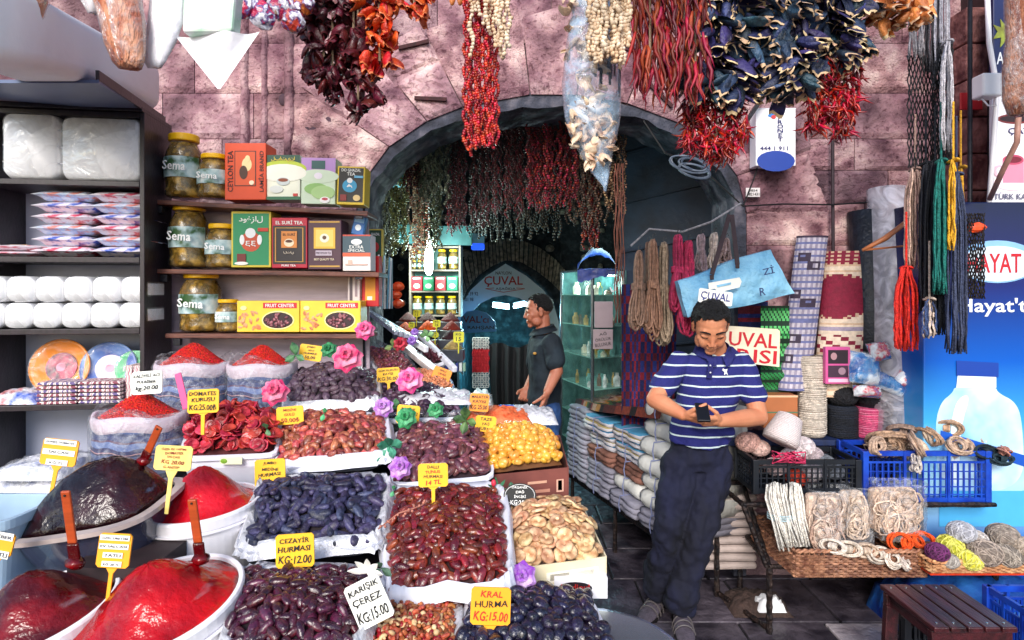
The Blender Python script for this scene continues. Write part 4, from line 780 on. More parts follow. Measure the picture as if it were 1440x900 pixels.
# mixed nuts
q10 = quad((478, 928, 1.28), (642, 928, 1.28), (640, 846, 1.5), (520, 846, 1.5))
NUT = M('nuts', '#8a3420', .45, sc=20, col2='#c87848', rnd=.55, hrnd=.02, bump=.4); NUTP = M('nuts_pale', '#c8a070', .5, sc=20, col2='#e8cca0', rnd=.2)
def cashew(i): m = MB(); m.tube([(.009*cos(a), .009*sin(a), 0) for a in [radians(20+28*k) for k in range(6)]], [.002, .004, .0046, .0045, .004, .002], 7); return m
pr = protos('mixed_nut', lambda i: wrinkled(.021, .0055, .0045, amp=.05, seed=i), NUT)+protos('cashew', cashew, NUTP, 1)+protos('hazelnut', lambda i: wrinkled(.013, .0065, .0065, amp=.03, seed=i), NUTP, 1)+protos('cranberry', lambda i: wrinkled(.014, .006, .004, amp=.2, seed=i), M('cranberry', '#8a1420', .3, rnd=.4), 1)
tray(q10, .05, TR, 'tray of mixed nuts under the KARISIK CEREZ card', FOIL)
heap(q10, .03, pr, .0125, .009, 'small nut or dried berry in the mix beside the KARISIK CEREZ card', 'nut', 'mixed nuts at the front', M('core_nut', '#8a4c30', .7, sc=60, col2='#2c1410'), name='mixed_nut', tilt=60, extra=.3)
# rear trays
def disc(r, th):
    def f(i): rr = random.Random(i); m = MB(); m.lathe([(r*.3, th*.4), (r*.75, th), (r, th*.2), (r*.9, -th*.6), (r*.3, -th*.7)], n=10); m.v = [(x*rr.uniform(.88, 1.1), y*rr.uniform(.88, 1.1), z*rr.uniform(.6, 1.4)) for x, y, z in m.v]; return m
    return f
q11 = quad((520, 590, 2.28), (650, 588, 2.28), (610, 545, 2.6), (515, 545, 2.6)); q11 = quad((532, 588, 2.28), (648, 586, 2.28), (612, 548, 2.6), (524, 548, 2.6))
tray(q11, .04, TR, 'white tray of dark sun dried apricots behind the lilac rose', FILM)
heap(q11, .05, protos('apricot', disc(.0165, .008), M('dark_apricot', '#2a1a2c', .45, sc=30, col2='#5c4058', rnd=.35, hrnd=.04, bump=.5)), .024, .016, 'dark sun dried apricot in the tray below the GUN KURUSU card', 'dried apricot', 'dark dried apricots', CORE, name='dried_apricot', tilt=35)
q12 = quad((556, 546, 2.62), (640, 560, 2.55), (630, 532, 2.85), (575, 522, 2.9))
tray(q12, .06, M('grey_blue_tub', '#8088b8', .4, .1), 'grey blue tub of chopped orange walnuts behind the YERLI CEVIZ card')
heap(q12, .04, protos('walnut_piece', lambda i: wrinkled(.014, .007, .005, amp=.35, seed=i), M('walnut_or', '#b05c38', .6, sc=50, col2='#e0a078', rnd=.3)), .0135, .01, 'small orange brown walnut piece behind the pink rose', 'walnut', 'walnut pieces in the rear tub', M('core_wal', '#8a4028', .8), name='walnut_piece', tilt=60, extra=.2)
q13 = quad((545, 540, 2.7), (595, 540, 2.65), (560, 496, 3.1), (512, 490, 3.0))
tray(q13, .06, TR, 'long white tray of red dried berries left of the dark red rose', FILM, lh=.03)
heap(q13, .03, protos('dried_berry', lambda i: wrinkled(.02, .009, .008, amp=.15, seed=i), M('dried_berry', '#4a1c28', .4, sc=40, col2='#a05058', rnd=.5, hrnd=.03)), .019, .012, 'small dark red dried berry in the long rear tray', 'dried berry', 'dried berries in the long rear tray', CORE, name='dried_berry', tilt=40)
q14 = quad((612, 512, 3.1), (628, 506, 3.05), (590, 470, 3.6), (572, 476, 3.6))
tray(q14, .06, TR, 'narrow white tray of cranberries right of the dark red rose', None)
heap(q14, .02, protos('rear_cranberry', lambda i: wrinkled(.02, .009, .008, amp=.15, seed=i), M('rear_cran', '#501828', .5, rnd=.5)), .022, .012, 'tiny dark cranberry in the narrow rear tray', 'cranberry', 'cranberries in the narrow rear tray', CORE, name='cranberry', tilt=40)
for k, (x0, y0, x1, y1, d0, d1, c, lab) in enumerate(((583, 478, 520, 440, 3.0, 3.5, '#2c50a8', 'bright blue tray edge behind the flowers'), (600, 492, 528, 447, 3.0, 3.5, '#e4e6f0', 'white tray edge slanting beside the dark red rose'), (640, 520, 590, 470, 2.95, 3.4, '#e0e0ec', 'white tray edge slanting below the spice boxes'), (615, 525, 570, 488, 2.9, 3.3, '#d8c8c4', 'pale plastic scoop bag lying between the rear trays'))):
    m = MB(); m.bar(P(x0, y0, d0), P(x1, y1, d1), .026 if k != 3 else .05, .03); solo('tray_edge', m, M('edge_'+c, c, .4), lab, 'tray', P(x0, y0, d0), bevel=.006)
for k in range(5):
    m = MB(); m.bar(P(585-k*7, 482-k*2-6, 3.0), P(530-k*3, 449-k*3, 3.4), .02, .02); solo('candy_tube', m, film('tube_film', '#d0d4e8', .5, .95, 30), 'silver wrapped long tube lying in the blue tray, %s' % ('nearest', 'second', 'third', 'fourth', 'farthest')[k], 'candy tube', P(585-k*7, 480, 3.0))
# dried tomatoes
q15 = quad((262, 640, 1.95), (384, 636, 1.95), (384, 590, 2.22), (272, 592, 2.22))
t = tray(q15, .13, M('tub_white', '#e2e2ee', .35, .04), 'white plastic tub of dried tomato halves with green seal on its front', None, out=.014, lip=.012)
m = MB(); c = P(325, 648, 1.92); m.box(c, (.07, .004, .022)); o = part(t, 'seal_label', m, flat('#e8ecc8'), world=True); m = MB(); m.ell(c+V((-.022, -.003, 0)), (.011, .002, .008), nu=10, nv=5); part(t, 'seal_label_mark', m, flat('#7aa830'), world=True)
DT = M('dried_tomato', '#8c0c1c', .4, sc=24, col2='#d43c44', rnd=.25, hrnd=.012, bump=.6, bsc=50, coat=.3)
def tom(i):
    rr = random.Random(i); m = MB(); n = 12; b = rr.uniform(-.4, .4)
    m.lathe([(.001, .002), (.012, .001), (.019, .005), (.0215, .004), (.019, .0015), (.012, -.002), (.001, -.002)], n=n)
    m.v = [(x*rr.uniform(.92, 1.08), y*rr.uniform(.92, 1.08), z+b*x*x*30*.9+rr.uniform(-.0012, .0012)) for x, y, z in m.v]; return m
heap(q15, .075, protos('dried_tomato', tom, DT), .0265, .02, 'curled red dried tomato half in the white tub below the DOMATES card', 'dried tomato', 'dried tomato halves', M('core_tom', '#4a0810', .8), name='dried_tomato', tilt=50, extra=.6, lift=.4)
# ---- powder sacks
PUL = M('pepper_flakes', '#c00808', .6, sc=160, col2='#5a0206', col3='#f02414', thr=(.34, .66), det=6, bump=1.8, bsc=170)
SACK = bands('sack_stripe', [(0, '#3c4468'), (.12, '#4a5a86'), (.3, '#2a2c50'), (.36, '#b08a90'), (.4, '#3a3c64'), (.55, '#6a7cac'), (.75, '#5a3c58'), (.82, '#424a74')], 2, .085, .8, .6, 8)
def sack(x, y, wpx, hpx, d, cone, lab, lean=0):
    s = d/F; r = wpx*s/2; h = hpx*s; c = P(x, y, d); t = thing('pepper_sack', lab, 'spice sack', c-V((0, 0, h)))
    m = MB(); n = 36; lo = []
    for k, (rr_, z) in enumerate(((.86, 0), (1.0, h*.1), (1.03, h*.45), (1.0, h*.8), (1.0, h), (.93, h), (.9, h*.9))):
        lo.append([V((r*rr_*cos(a)*(1+.03*sin(5*a+k)), r*.8*rr_*sin(a), z)) for a in [2*pi*i/n for i in range(n)]])
    m.loft(lo); part(t, 'sack_cloth', m, SACK, smooth=True)
    m = MB(); lo = []
    for rr_, z in ((1.0, h*.80), (1.05, h*.86), (1.06, h*.97), (1.02, h+.012), (.95, h+.008), (.92, h*.9)): lo.append([V((r*rr_*cos(a)*(1+.012*sin(9*a)), r*.8*rr_*sin(a), z+.006*sin(4*a+1))) for a in [2*pi*i/n for i in range(n)]])
    m.loft(lo, cap=False); part(t, 'rolled_cuff', m, M('cuff', '#c8b8c4', .6, .12, 12, .6, 30), smooth=True)
    m = MB(); lo = []
    for k, (rr_, z) in enumerate(((.99, h*.02), (1.08, h*.3), (1.1, h*.7), (1.1, h), (1.04, h+.03), (.98, h+.015))): lo.append([V((r*rr_*cos(a)*(1+.03*sin(7*a+k)+U(-.012, .012)), r*.8*rr_*sin(a)*(1+.02*sin(6*a)), z+U(-.006, .006)+(k > 3)*.018*sin(3*a))) for a in [2*pi*i/n for i in range(n)]])
    m.loft(lo, cap=False); part(t, 'plastic_wrap', m, FILM, smooth=True)
    m = MB(); ch = cone*s; prof = [(1, 0), (.9, .09), (.7, .3), (.5, .55), (.3, .8), (.14, .95), (.03, 1)]; lo = [[V((r*.96*k*cos(a)*(1+U(-.012, .012)), r*.78*k*sin(a), h-.004+z*ch+U(-.0015, .0015))) for a in [2*pi*i/40 for i in range(40)]] for k, z in prof]
    m.loft(lo); o = part(t, 'pepper_heap', m, PUL, smooth=True)
    m = MB()
    for i in range(420):
        a, q = U(pi, 2*pi), sqrt(R.random()); k = q; zz = (1-k)**1.0*1.05 if k > .2 else .93
        zi = 0
        for (k0, z0), (k1, z1) in zip(prof, prof[1:]):
            if k1 <= k <= k0: zi = z0+(z1-z0)*(k0-k)/(k0-k1)
        if k < .03: zi = 1
        p = V((r*.96*k*cos(a), r*.78*k*sin(a), h-.002+zi*ch)); m.ell(p, (U(.0015, .0032),)*2+(.0012,), RX(U(-40, 40)), 5, 3)
    part(t, 'pepper_flakes', m, M('flake_chips', '#d81408', .5, rnd=.5, hrnd=.02), kind='stuff'); return t
sack(273, 512, 98, 70, 2.5, 31, 'left rear striped sack of red pepper flakes against the shelf')
sack(369, 513, 90, 70, 2.5, 29, 'right rear striped sack of red pepper flakes beside the pink rose')
sack(198, 584, 118, 80, 2.08, 33, 'front striped sack of red pepper flakes below the PULBIBER card')
# ---- pepper paste tubs
def paste(name, c): return M(name, c[0], .16, sc=9, col2=c[1], col3=c[2], thr=(.3, .7), det=9, bump=1.6, bsc=16, spec=.6)
PA = paste('paste_red', ('#6c0008', '#d00810', '#a4040e')); PB = paste('paste_deep', ('#2c0206', '#8c0810', '#4c0408')); PC = paste('paste_bright', ('#980414', '#e01828', '#c00c1c')); PD = paste('paste_black', ('#0e0406', '#3a1216', '#1c080c'))
FILMT = film('stretch_film', '#e8e0f0', -.45, .3, 5, .05, .05)
def bell(q): return (.5+.5*cos(pi*min(1, q/.97)))**.78*(1-.1*q)
def tub(x, y, wpx, d, h, dome, mat, lab, ax=0, ay=0, oy=.0):
    s = d/F; r = wpx*s/2; c = P(x, y, d); rot = (RX(ax) @ RY(ay)); t = thing('paste_tub', lab, 'paste tub', c, rot.to_euler())
    m = MB(); m.lathe([(r*.82, -h), (r*.84, -h+.006), (r*.97, -.03), (r*.97, -.026), (r*1.0, -.026), (r*1.02, -.0), (r*1.005, .007), (r*.95, .007), (r*.94, -.02)], n=48); part(t, 'tub', m, WHITE, smooth=False, bevel=.002)
    m = MB(); m.lathe([(r*1.0, -.03), (r*1.02, -.03), (r*1.02, -.034), (r*.98, -.034)], n=48); part(t, 'tub_ring', m, WHITE)
    lo = []; n = 44; m = MB()
    for k in range(13):
        q = 1-k/12*.98; z = dome*s*bell(q); lo.append([V((r*.94*q*cos(a)+oy*(1-q), r*.94*q*sin(a), z-.003+(U(-.0022, .0022)))) for a in [2*pi*i/n for i in range(n)]])
    m.loft(lo); part(t, 'paste', m, mat, smooth=True)
    m = MB(); lo = [[V((r*.945*q*cos(a)+oy*(1-q), r*.945*q*sin(a), dome*s*bell(q)+.003+.003*sin(5*a+9*q)*q)) for a in [2*pi*i/n for i in range(n)]] for q in [1-k/12*.985 for k in range(13)]]
    m.loft(lo); part(t, 'stretch_film', m, FILMT, smooth=True)
    m = MB()
    for i in range(26): a = U(0, 2*pi) if i < 12 else U(.2, 1.6); m.ell((r*.972*cos(a), r*.972*sin(a), .004), (U(.003, .012), U(.002, .005), .0016), RZ(math.degrees(a)+90), 8, 4, jit=.2)
    part(t, 'rim_smears', m, mat, smooth=True, kind='stuff'); return t
tub(222, 850, 224, 1.36, .26, 64, PA, 'big white tub of bright red pepper paste at the bottom of the photo', ax=10, ay=-7)
tub(50, 862, 204, 1.36, .26, 62, PB, 'white tub of dark red pepper paste cut off by the left edge', ax=9, ay=-8)
tub(287, 708, 150, 1.75, .24, 54, PC, 'smaller white tub with a peaked cone of light red paste behind', ax=3, ay=-3)
# clear basin
c = P(138, 716, 1.62); t = thing('clear_basin', 'clear rectangular basin heaped with purple black paste under film', 'basin', c, (RX(8) @ RY(-9)).to_euler()); s = 1.62/F
def sqr(rx, ry, z, p=.55, n=40): return [V((math.copysign(abs(cos(a))**p, cos(a))*rx, math.copysign(abs(sin(a))**p, sin(a))*ry, z)) for a in [2*pi*i/n for i in range(n)]]
m = MB(); m.loft([sqr(.135, .1, -.13), sqr(.18, .135, -.012), sqr(.198, .15, -.01), sqr(.198, .15, .002), sqr(.178, .133, .002), sqr(.165, .12, -.03)]); part(t, 'basin', m, M('basin_clear', '#3c4058', .12, .2, 6, alpha=.75, coat=1), smooth=False, bevel=.002)
m = MB(); m.loft([sqr(.199, .151, -.008), sqr(.2, .152, .004), sqr(.176, .131, .005), sqr(.175, .13, -.004)], cap=False); part(t, 'rim', m, M('rim_clear', '#c8b8b4', .15, .1, alpha=.8))
pf = [(1, 0), (.93, .14), (.82, .34), (.66, .6), (.48, .82), (.3, .95), (.12, 1), (.02, 1)]
m = MB(); m.loft([[p+V((.045*(1-k), .02*(1-k), U(-.002, .002))) for p in sqr(.17*k, .127*k, z*.128, .55+.45*(1-k))] for k, z in pf]); part(t, 'paste', m, PD, smooth=True)
m = MB(); m.loft([[p+V((.045*(1-k), .02*(1-k), .004)) for p in sqr(.172*k, .129*k, z*.134, .55+.45*(1-k))] for k, z in pf]); part(t, 'stretch_film', m, film('film_blue_glints', '#90c0f0', -.8, .5, 4, .05, .03), smooth=True)  # clear film; its blue streaks are highlights put into the colour
def spatula(a, b, d0, d1, lab, paste_=PB):
    A, B = P(*a, d0), P(*b, d1); t = thing('wooden_spatula', lab, 'spatula', B); m = MB(); dirv = (B-A); m.bar(A, A+dirv*.72, .021, .007, up=(0, 1, 0)); part(t, 'handle', m, M('spatula_wood', '#a8441c', .4, .2, 8, stretch=(1, 1, 8)), world=True, bevel=.003)
    m = MB(); m.bar(A+dirv*.72, B, .026, .009, up=(0, 1, 0)); part(t, 'blade', m, paste_, world=True, bevel=.004); m = MB(); m.tube([A+dirv*.06+V((0, -.006, 0)), A+dirv*.06+V((0, .006, 0))], .0025, 8); part(t, 'hole', m, INK, world=True)
    m = MB(); m.ell(B, (.022, .016, .014), nu=9, nv=6, jit=.15); part(t, 'paste_clump', m, paste_, world=True, smooth=True)
spatula((92, 690), (106, 792), 1.36, 1.38, 'wooden spatula standing in the dark paste tub at the left')
spatula((270, 702), (282, 786), 1.4, 1.42, 'wooden spatula standing behind the big bright red paste tub', PB)
spatula((224, 600), (202, 648), 1.62, 1.66, 'wooden spatula leaning on the purple black paste heap')
m = MB(); m.bar(P(250, 525, 2.0), P(262, 575, 1.98), .022, .006, up=(0, 1, 0)); solo('pink_scoop', m, flat('#e0508a'), 'pink plastic scoop handle standing right of the front pepper sack', 'scoop', P(262, 575, 1.98), bevel=.002)
# left bins and bags
BIN = M('milky_bin', '#a8c4dc', .3, .15, 5, alpha=.85)
c = P(12, 760, 1.55); t = thing('storage_bin', 'milky blue plastic bin cut off by the left edge', 'bin', c-V((.05, 0, .03))); m = MB(); m.loft([sqr(.1, .09, -.1, .4), sqr(.12, .105, .09, .4), sqr(.128, .112, .09, .4), sqr(.128, .112, .115, .4), sqr(.115, .1, .115, .4), sqr(.1, .09, -.08, .4)]); part(t, 'bin_body', m, BIN, bevel=.002)
c = P(40, 810, 1.5); solo('blue_bag', crumple(.3, .25, .09, 14, .012, 8, .4), M('pale_blue_bag', '#88b4d8', .3, sc=14, col2='#d0e0f0', bump=1.5, bsc=20), 'crumpled pale blue plastic bag behind the left paste tub', 'plastic bag', V((c.x, c.y, .78)), smooth=True, world=False)
m = MB(); m.box((P(175, 800, 1.5)+P(190, 790, 1.55))/2-V((0, 0, .05)), (.2, .16, .16)); solo('goods_crate', m, M('crate_dk', '#2a1c20', .7), 'dark wooden crate between the paste tubs under the basin', 'crate', P(175, 800, 1.5))
m = MB()
# ---- price cards
O_ = M('orange_card', '#f08c1c', .5, .08, 6); Bk = M('black_card', '#16181c', .5)
DKR = flat('#8a1414'); BR = flat('#503018')
price_card(207, 538, 43, 32, 2.02, ['KALİTELİ ACI', 'PULBİBER', 'kg:20.00'], 'white card reading PULBIBER between the red pepper sacks', -4, mat=WCARD)
price_card(286, 564, 44, 33, 1.95, ['DOMATES', 'KURUSU', 'KG:25.00₺'], 'yellow card reading DOMATES KURUSU on the dried tomatoes', -3, stake=8)
price_card(244, 644, 52, 34, 1.6, ['ÖZEL EV YAPIMI', 'DOMATES', 'SALÇASI', 'KG 20.00', 'G.ANTEP'], 'pale yellow card reading DOMATES SALCASI above the small paste tub', 3, stake=32, mat=M('pale_card', '#e8cc70', .5), ink=DKR)
price_card(380, 665, 43, 38, 1.85, ['JUMBO', 'MEDİNE', 'HURMASI', 'KG:50.00₺'], 'yellow card reading JUMBO MEDINE HURMASI left of the bluish dates', -4)
price_card(437, 496, 32, 22, 2.5, ['JUMBO', 'HİNT', 'HURMASI', '50.00'], 'small yellow card reading JUMBO above the plum dates', 8)
price_card(408, 584, 38, 25, 2.1, ['MEDİNE', 'GÜLÜ', '50.00₺'], 'yellow card reading MEDINE GULU left of the pale reddish dates', -5, mat=YEL, ink=DKR)
price_card(415, 774, 54, 45, 1.48, ['CEZAYİR', 'HURMASI', 'KG:12.00'], 'yellow card reading CEZAYIR HURMASI at the centre left', -4, stake=14)
price_card(519, 846, 54, 62, 1.3, ['KARIŞIK', 'ÇEREZ', 'KG:15.00'], 'tilted white card reading KARISIK CEREZ at the bottom', -27, mat=WCARD, stake=0)
price_card(609, 668, 42, 32, 1.72, ['DALLI', 'TUNUS', 'HURMASI', '14 TL'], 'yellow card with red letters reading DALLI TUNUS HURMASI', -2, stake=10, inks=[INK, REDINK, BR, REDINK])
price_card(690, 852, 56, 50, 1.33, ['KRAL', 'HURMA', 'KG:15.00'], 'orange yellow card reading KRAL HURMA at the bottom centre', 2, stake=24, mat=M('amber_card', '#f4a418', .5, .08, 6), inks=[REDINK, INK, REDINK])
price_card(731, 696, 46, 32, 1.8, ['ORGANİK', 'DAĞ', 'İNCİRİ', 'KG:25.00'], 'black oval card reading ORGANIK DAG INCIRI above the figs', 0, mat=Bk, ink=WHITEINK, oval=True)
price_card(546, 527, 32, 20, 2.45, ['GÜN KURUSU', 'KAYISI', 'KG:30.00'], 'yellow card reading GUN KURUSU KAYISI on the dark apricots', -4, stake=6)
price_card(621, 527, 26, 19, 2.7, ['YERLİ', 'CEVİZ', '40.00'], 'orange card reading YERLI CEVIZ tilted over the walnuts', 20, mat=O_)
price_card(574, 583, 32, 26, 2.2, ['MEDİNE', 'HURMASI', '50.00'], 'yellow card reading MEDINE HURMASI behind the green cloth rose', 5)
price_card(674, 566, 27, 25, 2.35, ['MALATYA', 'KAYISI', 'KG 25.00'], 'orange card reading MALATYA KAYISI above the fresh dates', 4, mat=O_)
price_card(683, 596, 29, 22, 2.12, ['TAZE', 'YAŞ', 'HURMA'], 'yellow card reading TAZE YAS HURMA on the fresh yellow dates', 6)
def stripcard(x, y, w_, h, d, lines, lab, ang, stake):
    t = price_card(x, y, w_, h, d, [], lab, ang, mat=M('amber_card', '#f4a418'), stake=stake); s = d/F; n = len(lines)
    for i, l in enumerate(lines):
        z = h*s*(.38-.76*i/(n-1)) if n > 1 else 0; m = MB(); m.box((0, -.0042, z), (w_*s*(.9 if i < 2 else .6), .001, h*s*.62/n)); part(t, 'paper_strip', m, WCARD); letters(t, l, 0, z, w_*s*(.8 if i < 2 else .5), h*s*.36/n, flat('#404050'), .006, maxstretch=1.6)
stripcard(161, 774, 46, 46, 1.34, ['ÖZEL ÜRETİM', 'EV SALÇASI', 'TATLI', 'KĞ: 20 TL'], 'orange card with four white paper strips between the front paste tubs', 3, 22)
stripcard(84, 636, 50, 36, 1.7, ['GÜNEŞ DOMATES', 'SALÇASI', 'KĞ TL'], 'pale orange card with white strips at the left above the basin', 6, 20)
stripcard(4, 766, 30, 32, 1.4, ['BİBER', 'TATLI'], 'orange card with white strips cut off by the left edge', 10, 16)
for (x, y) in ((585, 442), (580, 458), (612, 456), (611, 474)): pass
# ---- artificial flowers and leaves
def petal(m, w_, h, curl, mi=None, n=4):
    m.grid(lambda u, v: V(((u-.5)*w_*sin(pi*(.18+.8*v)**.8)*1.1, curl*v*v*h-.35*w_*(1-(2*u-1)**2)*(1-.6*v)+.02*h*sin(9*u), v*h)), n, n)
def rose(x, y, rpx, d, c1, c2, lab, name='artificial_rose'):
    s = d/F*rpx*.86; t = thing(name, lab, 'artificial flower', P(x, y, d), Euler((radians(62), radians(U(-15, 15)), 0)))
    mt = M('petal_'+c1, c1, .55, sc=22/ max(.3, rpx/20), col2=c2, thr=(.42, .72), rnd=.22, bump=.2)
    k = 0
    for ring, (n, rr_, h, cu, tl) in enumerate(((3, .1, .8, -.15, 4), (5, .25, .85, .1, 20), (6, .42, .85, .4, 42), (7, .5, .85, .7, 62))):
        for i in range(n):
            m = MB(); petal(m, s*(.75+.18*ring), s*h, cu); a = 360*i/n+ring*31+U(-8, 8)
            mt_ = RZ(a) @ RX(-tl); m.v = [tuple(mt_ @ V(p)+RZ(a) @ V((0, rr_*s*.35, -.15*s*ring))) for p in m.v]
            part(t, 'petal', m, mt, smooth=True)
    m = MB(); m.tube([(0, 0, 0), (0, 0, -s*1.6)], .0025, 5); part(t, 'stem', m, flat('#3c6a34')); return t
PK, PK2 = '#d8306c', '#f4a8c0'
rose(487, 500, 22, 2.2, PK, PK2, 'pink artificial rose at the right edge of the plum dates'); rose(385, 549, 20, 2.2, PK, PK2, 'pink artificial rose below the right rear pepper sack')
rose(575, 532, 20, 2.3, '#e03c8c', '#f8b8d4', 'pink artificial rose right of the GUN KURUSU card'); rose(512, 462, 15, 2.5, '#d83c80', '#f0a0c0', 'pink artificial rose at the end of the bottom shelf')
rose(562, 656, 17, 1.85, '#9c50b8', '#e8c0ec', 'lilac artificial rose left of the mauve dates'); rose(538, 571, 15, 2.2, '#a060b8', '#ecc8ec', 'lilac artificial rose beside the dark apricots'); rose(734, 810, 21, 1.5, '#9044b8', '#f0d0f0', 'large lilac artificial rose below the fig tray')
rose(562, 482, 11, 2.6, '#8c1028', '#c83048', 'dark red artificial rose above the long berry tray'); rose(579, 478, 7, 2.7, '#7a4cb0', '#b890d8', 'small violet artificial flower by the dark red rose'); rose(583, 466, 6, 2.75, '#7a4cb0', '#b890d8', 'tiny violet artificial flower near the spice boxes')
rose(461, 490, 12, 2.4, '#1c6c40', '#4ca870', 'green artificial rose left of the pink one on the plum dates', 'artificial_rose'); rose(570, 586, 16, 2.1, '#1c7c48', '#70c890', 'green cloth artificial rose in front of the MEDINE card'); rose(612, 575, 12, 2.2, '#1c7c48', '#60b880', 'green cloth artificial rose left of the TAZE card')
def sprig(x, y, rpx, d, n, lab, col='#2c5c3c', col2='#6ca070'):
    s = d/F*rpx; t = thing('artificial_leaves', lab, 'artificial leaves', P(x, y, d)); mt = M('leafm_'+col, col, .5, sc=30, col2=col2, rnd=.2, bump=.5)
    for i in range(n):
        m = MB(); L = s*U(.8, 1.2); m.grid(lambda u, v: V(((u-.5)*L*.62*sin(pi*(.04+.94*v))*(1+.08*sin(v*30)), L*.16*abs(2*u-1)-L*.25*v*v, v*L)), 4, 6)
        mt_ = RY(360*i/n+U(-20, 20)) @ RX(U(-10, 35)); m.v = [tuple(mt_ @ V(p)) for p in m.v]; part(t, 'leaf', m, mt, smooth=True)
for a in ((415, 500, 17, 2.45, 3, 'green artificial leaves beside the JUMBO card'), (375, 604, 16, 1.98, 2, 'green veined artificial leaf at the tomato tub edge'), (548, 628, 22, 1.95, 5, 'green artificial leaf sprig between the middle trays', '#1f5c48', '#4c9c80'), (556, 574, 14, 2.28, 3, 'green artificial leaves behind the lilac rose at the apricots'), (655, 592, 19, 2.0, 4, 'dark green artificial leaves left of the fresh yellow dates', '#2a4a2c', '#6a8c50'), (600, 472, 12, 2.7, 4, 'pale green artificial leaves above the rear trays', '#4a7a4c', '#90b880'), (552, 487, 11, 2.62, 3, 'olive artificial leaves left of the dark red rose', '#4a6a3c', '#90a060'), (455, 582, 12, 2.05, 2, 'green artificial leaf lying on the pale reddish dates', '#2c7c4c', '#58b078'), (553, 690, 10, 1.75, 2, 'green artificial leaf under the lilac rose', '#2c6c44', '#58a070'), (720, 690, 12, 1.82, 3, 'dark green artificial leaves behind the black oval card', '#2a4a3c', '#4c8060'), (536, 800, 15, 1.4, 3, 'dusty green artificial leaves behind the white lily', '#3c5c48', '#78a080')): sprig(*a)
t = thing('artificial_lily', 'white artificial lily above the KARISIK CEREZ card', 'artificial flower', P(516, 806, 1.36))
for i in range(6):
    m = MB(); L = .045; m.grid(lambda u, v: V(((u-.5)*L*.34*sin(pi*(.08+.9*v)), -L*.3*v*v+L*.05*abs(2*u-1), v*L)), 3, 6); mt_ = RY(-70+i*38) @ RX(12); m.v = [tuple(mt_ @ V(p)) for p in m.v]; part(t, 'petal', m, flat('#eceae4'), smooth=True)
t = thing('artificial_tulips', 'green sprig with small red and white artificial tulips beside the figs', 'artificial flower', P(700, 690, 1.86))
for i in range(9):
    m = MB(); L = .05; m.grid(lambda u, v: V(((u-.5)*L*.2*sin(pi*(.08+.9*v)), -L*.3*v*v, v*L)), 2, 5); mt_ = RY(-160+i*38) @ RX(U(0, 30)); m.v = [tuple(mt_ @ V(p)) for p in m.v]; part(t, 'leaf', m, M('tulip_leaf', '#1c5c3c', .5, col2='#58a078', rnd=.2), smooth=True)
for x, z in ((-.012, .03), (.018, .0), (.03, -.02), (.0, -.005)): m = MB(); m.ell((x, -.02, z), (.008, .008, .011), nu=8, nv=6); part(t, 'tulip_bud', m, flat('#d83048') if z >= 0 else flat('#f0e0e4'), smooth=True)
m = MB(); a = P(572, 728, 1.62); m.tube([P(532, 716+28, 1.6)+V((0, 0, 0)), P(560, 722, 1.6), P(590, 712, 1.62), P(604, 704, 1.64)], .002, 5)
for i in range(14): k = i/13; p = P(535+65*k, 740-34*k, 1.6); m.ell(p+V((U(-.006, .006), -.004, U(-.006, .008))), .004, nu=6, nv=4)
solo('date_stalk', m, M('stalk', '#b07060', .6), 'thin dried date stalk with tiny buds lying across the trays', 'date stalk', a, smooth=True)
# peach wrap and white paper near the MALATYA card
m = crumple(.28, .2, .05, 14, .012, 5, .4); solo('orange_net', m, M('orange_net', '#d85020', .6, sc=40, col2='#f08050', bump=1, bsc=60), 'bright orange net bag behind the yellow fresh dates', 'net bag', P(700, 592, 2.45), smooth=True, world=False)
m = crumple(.24, .2, .05, 14, .014, 6, .4); solo('foil_bag', m, FOIL, 'crumpled pale foil bag right of the orange net', 'foil bag', P(742, 590, 2.5), smooth=True, world=False)
m = crumple(.3, .22, .035, 16, .012, 16, .3); solo('foil_sheet', m, FOIL, 'crumpled silver foil sheet over the rear apricot tray', 'foil sheet', P(612, 562, 2.42), smooth=True, world=False)
m = MB(); m.lathe([(.06, 0), (.09, .05), (.095, .05), (.062, -.004)], n=24); solo('blue_bowl', m, M('blue_bowl', '#2c58b0', .4), 'blue plastic bowl behind the orange net', 'bowl', P(712, 590, 2.75), smooth=True, world=False)
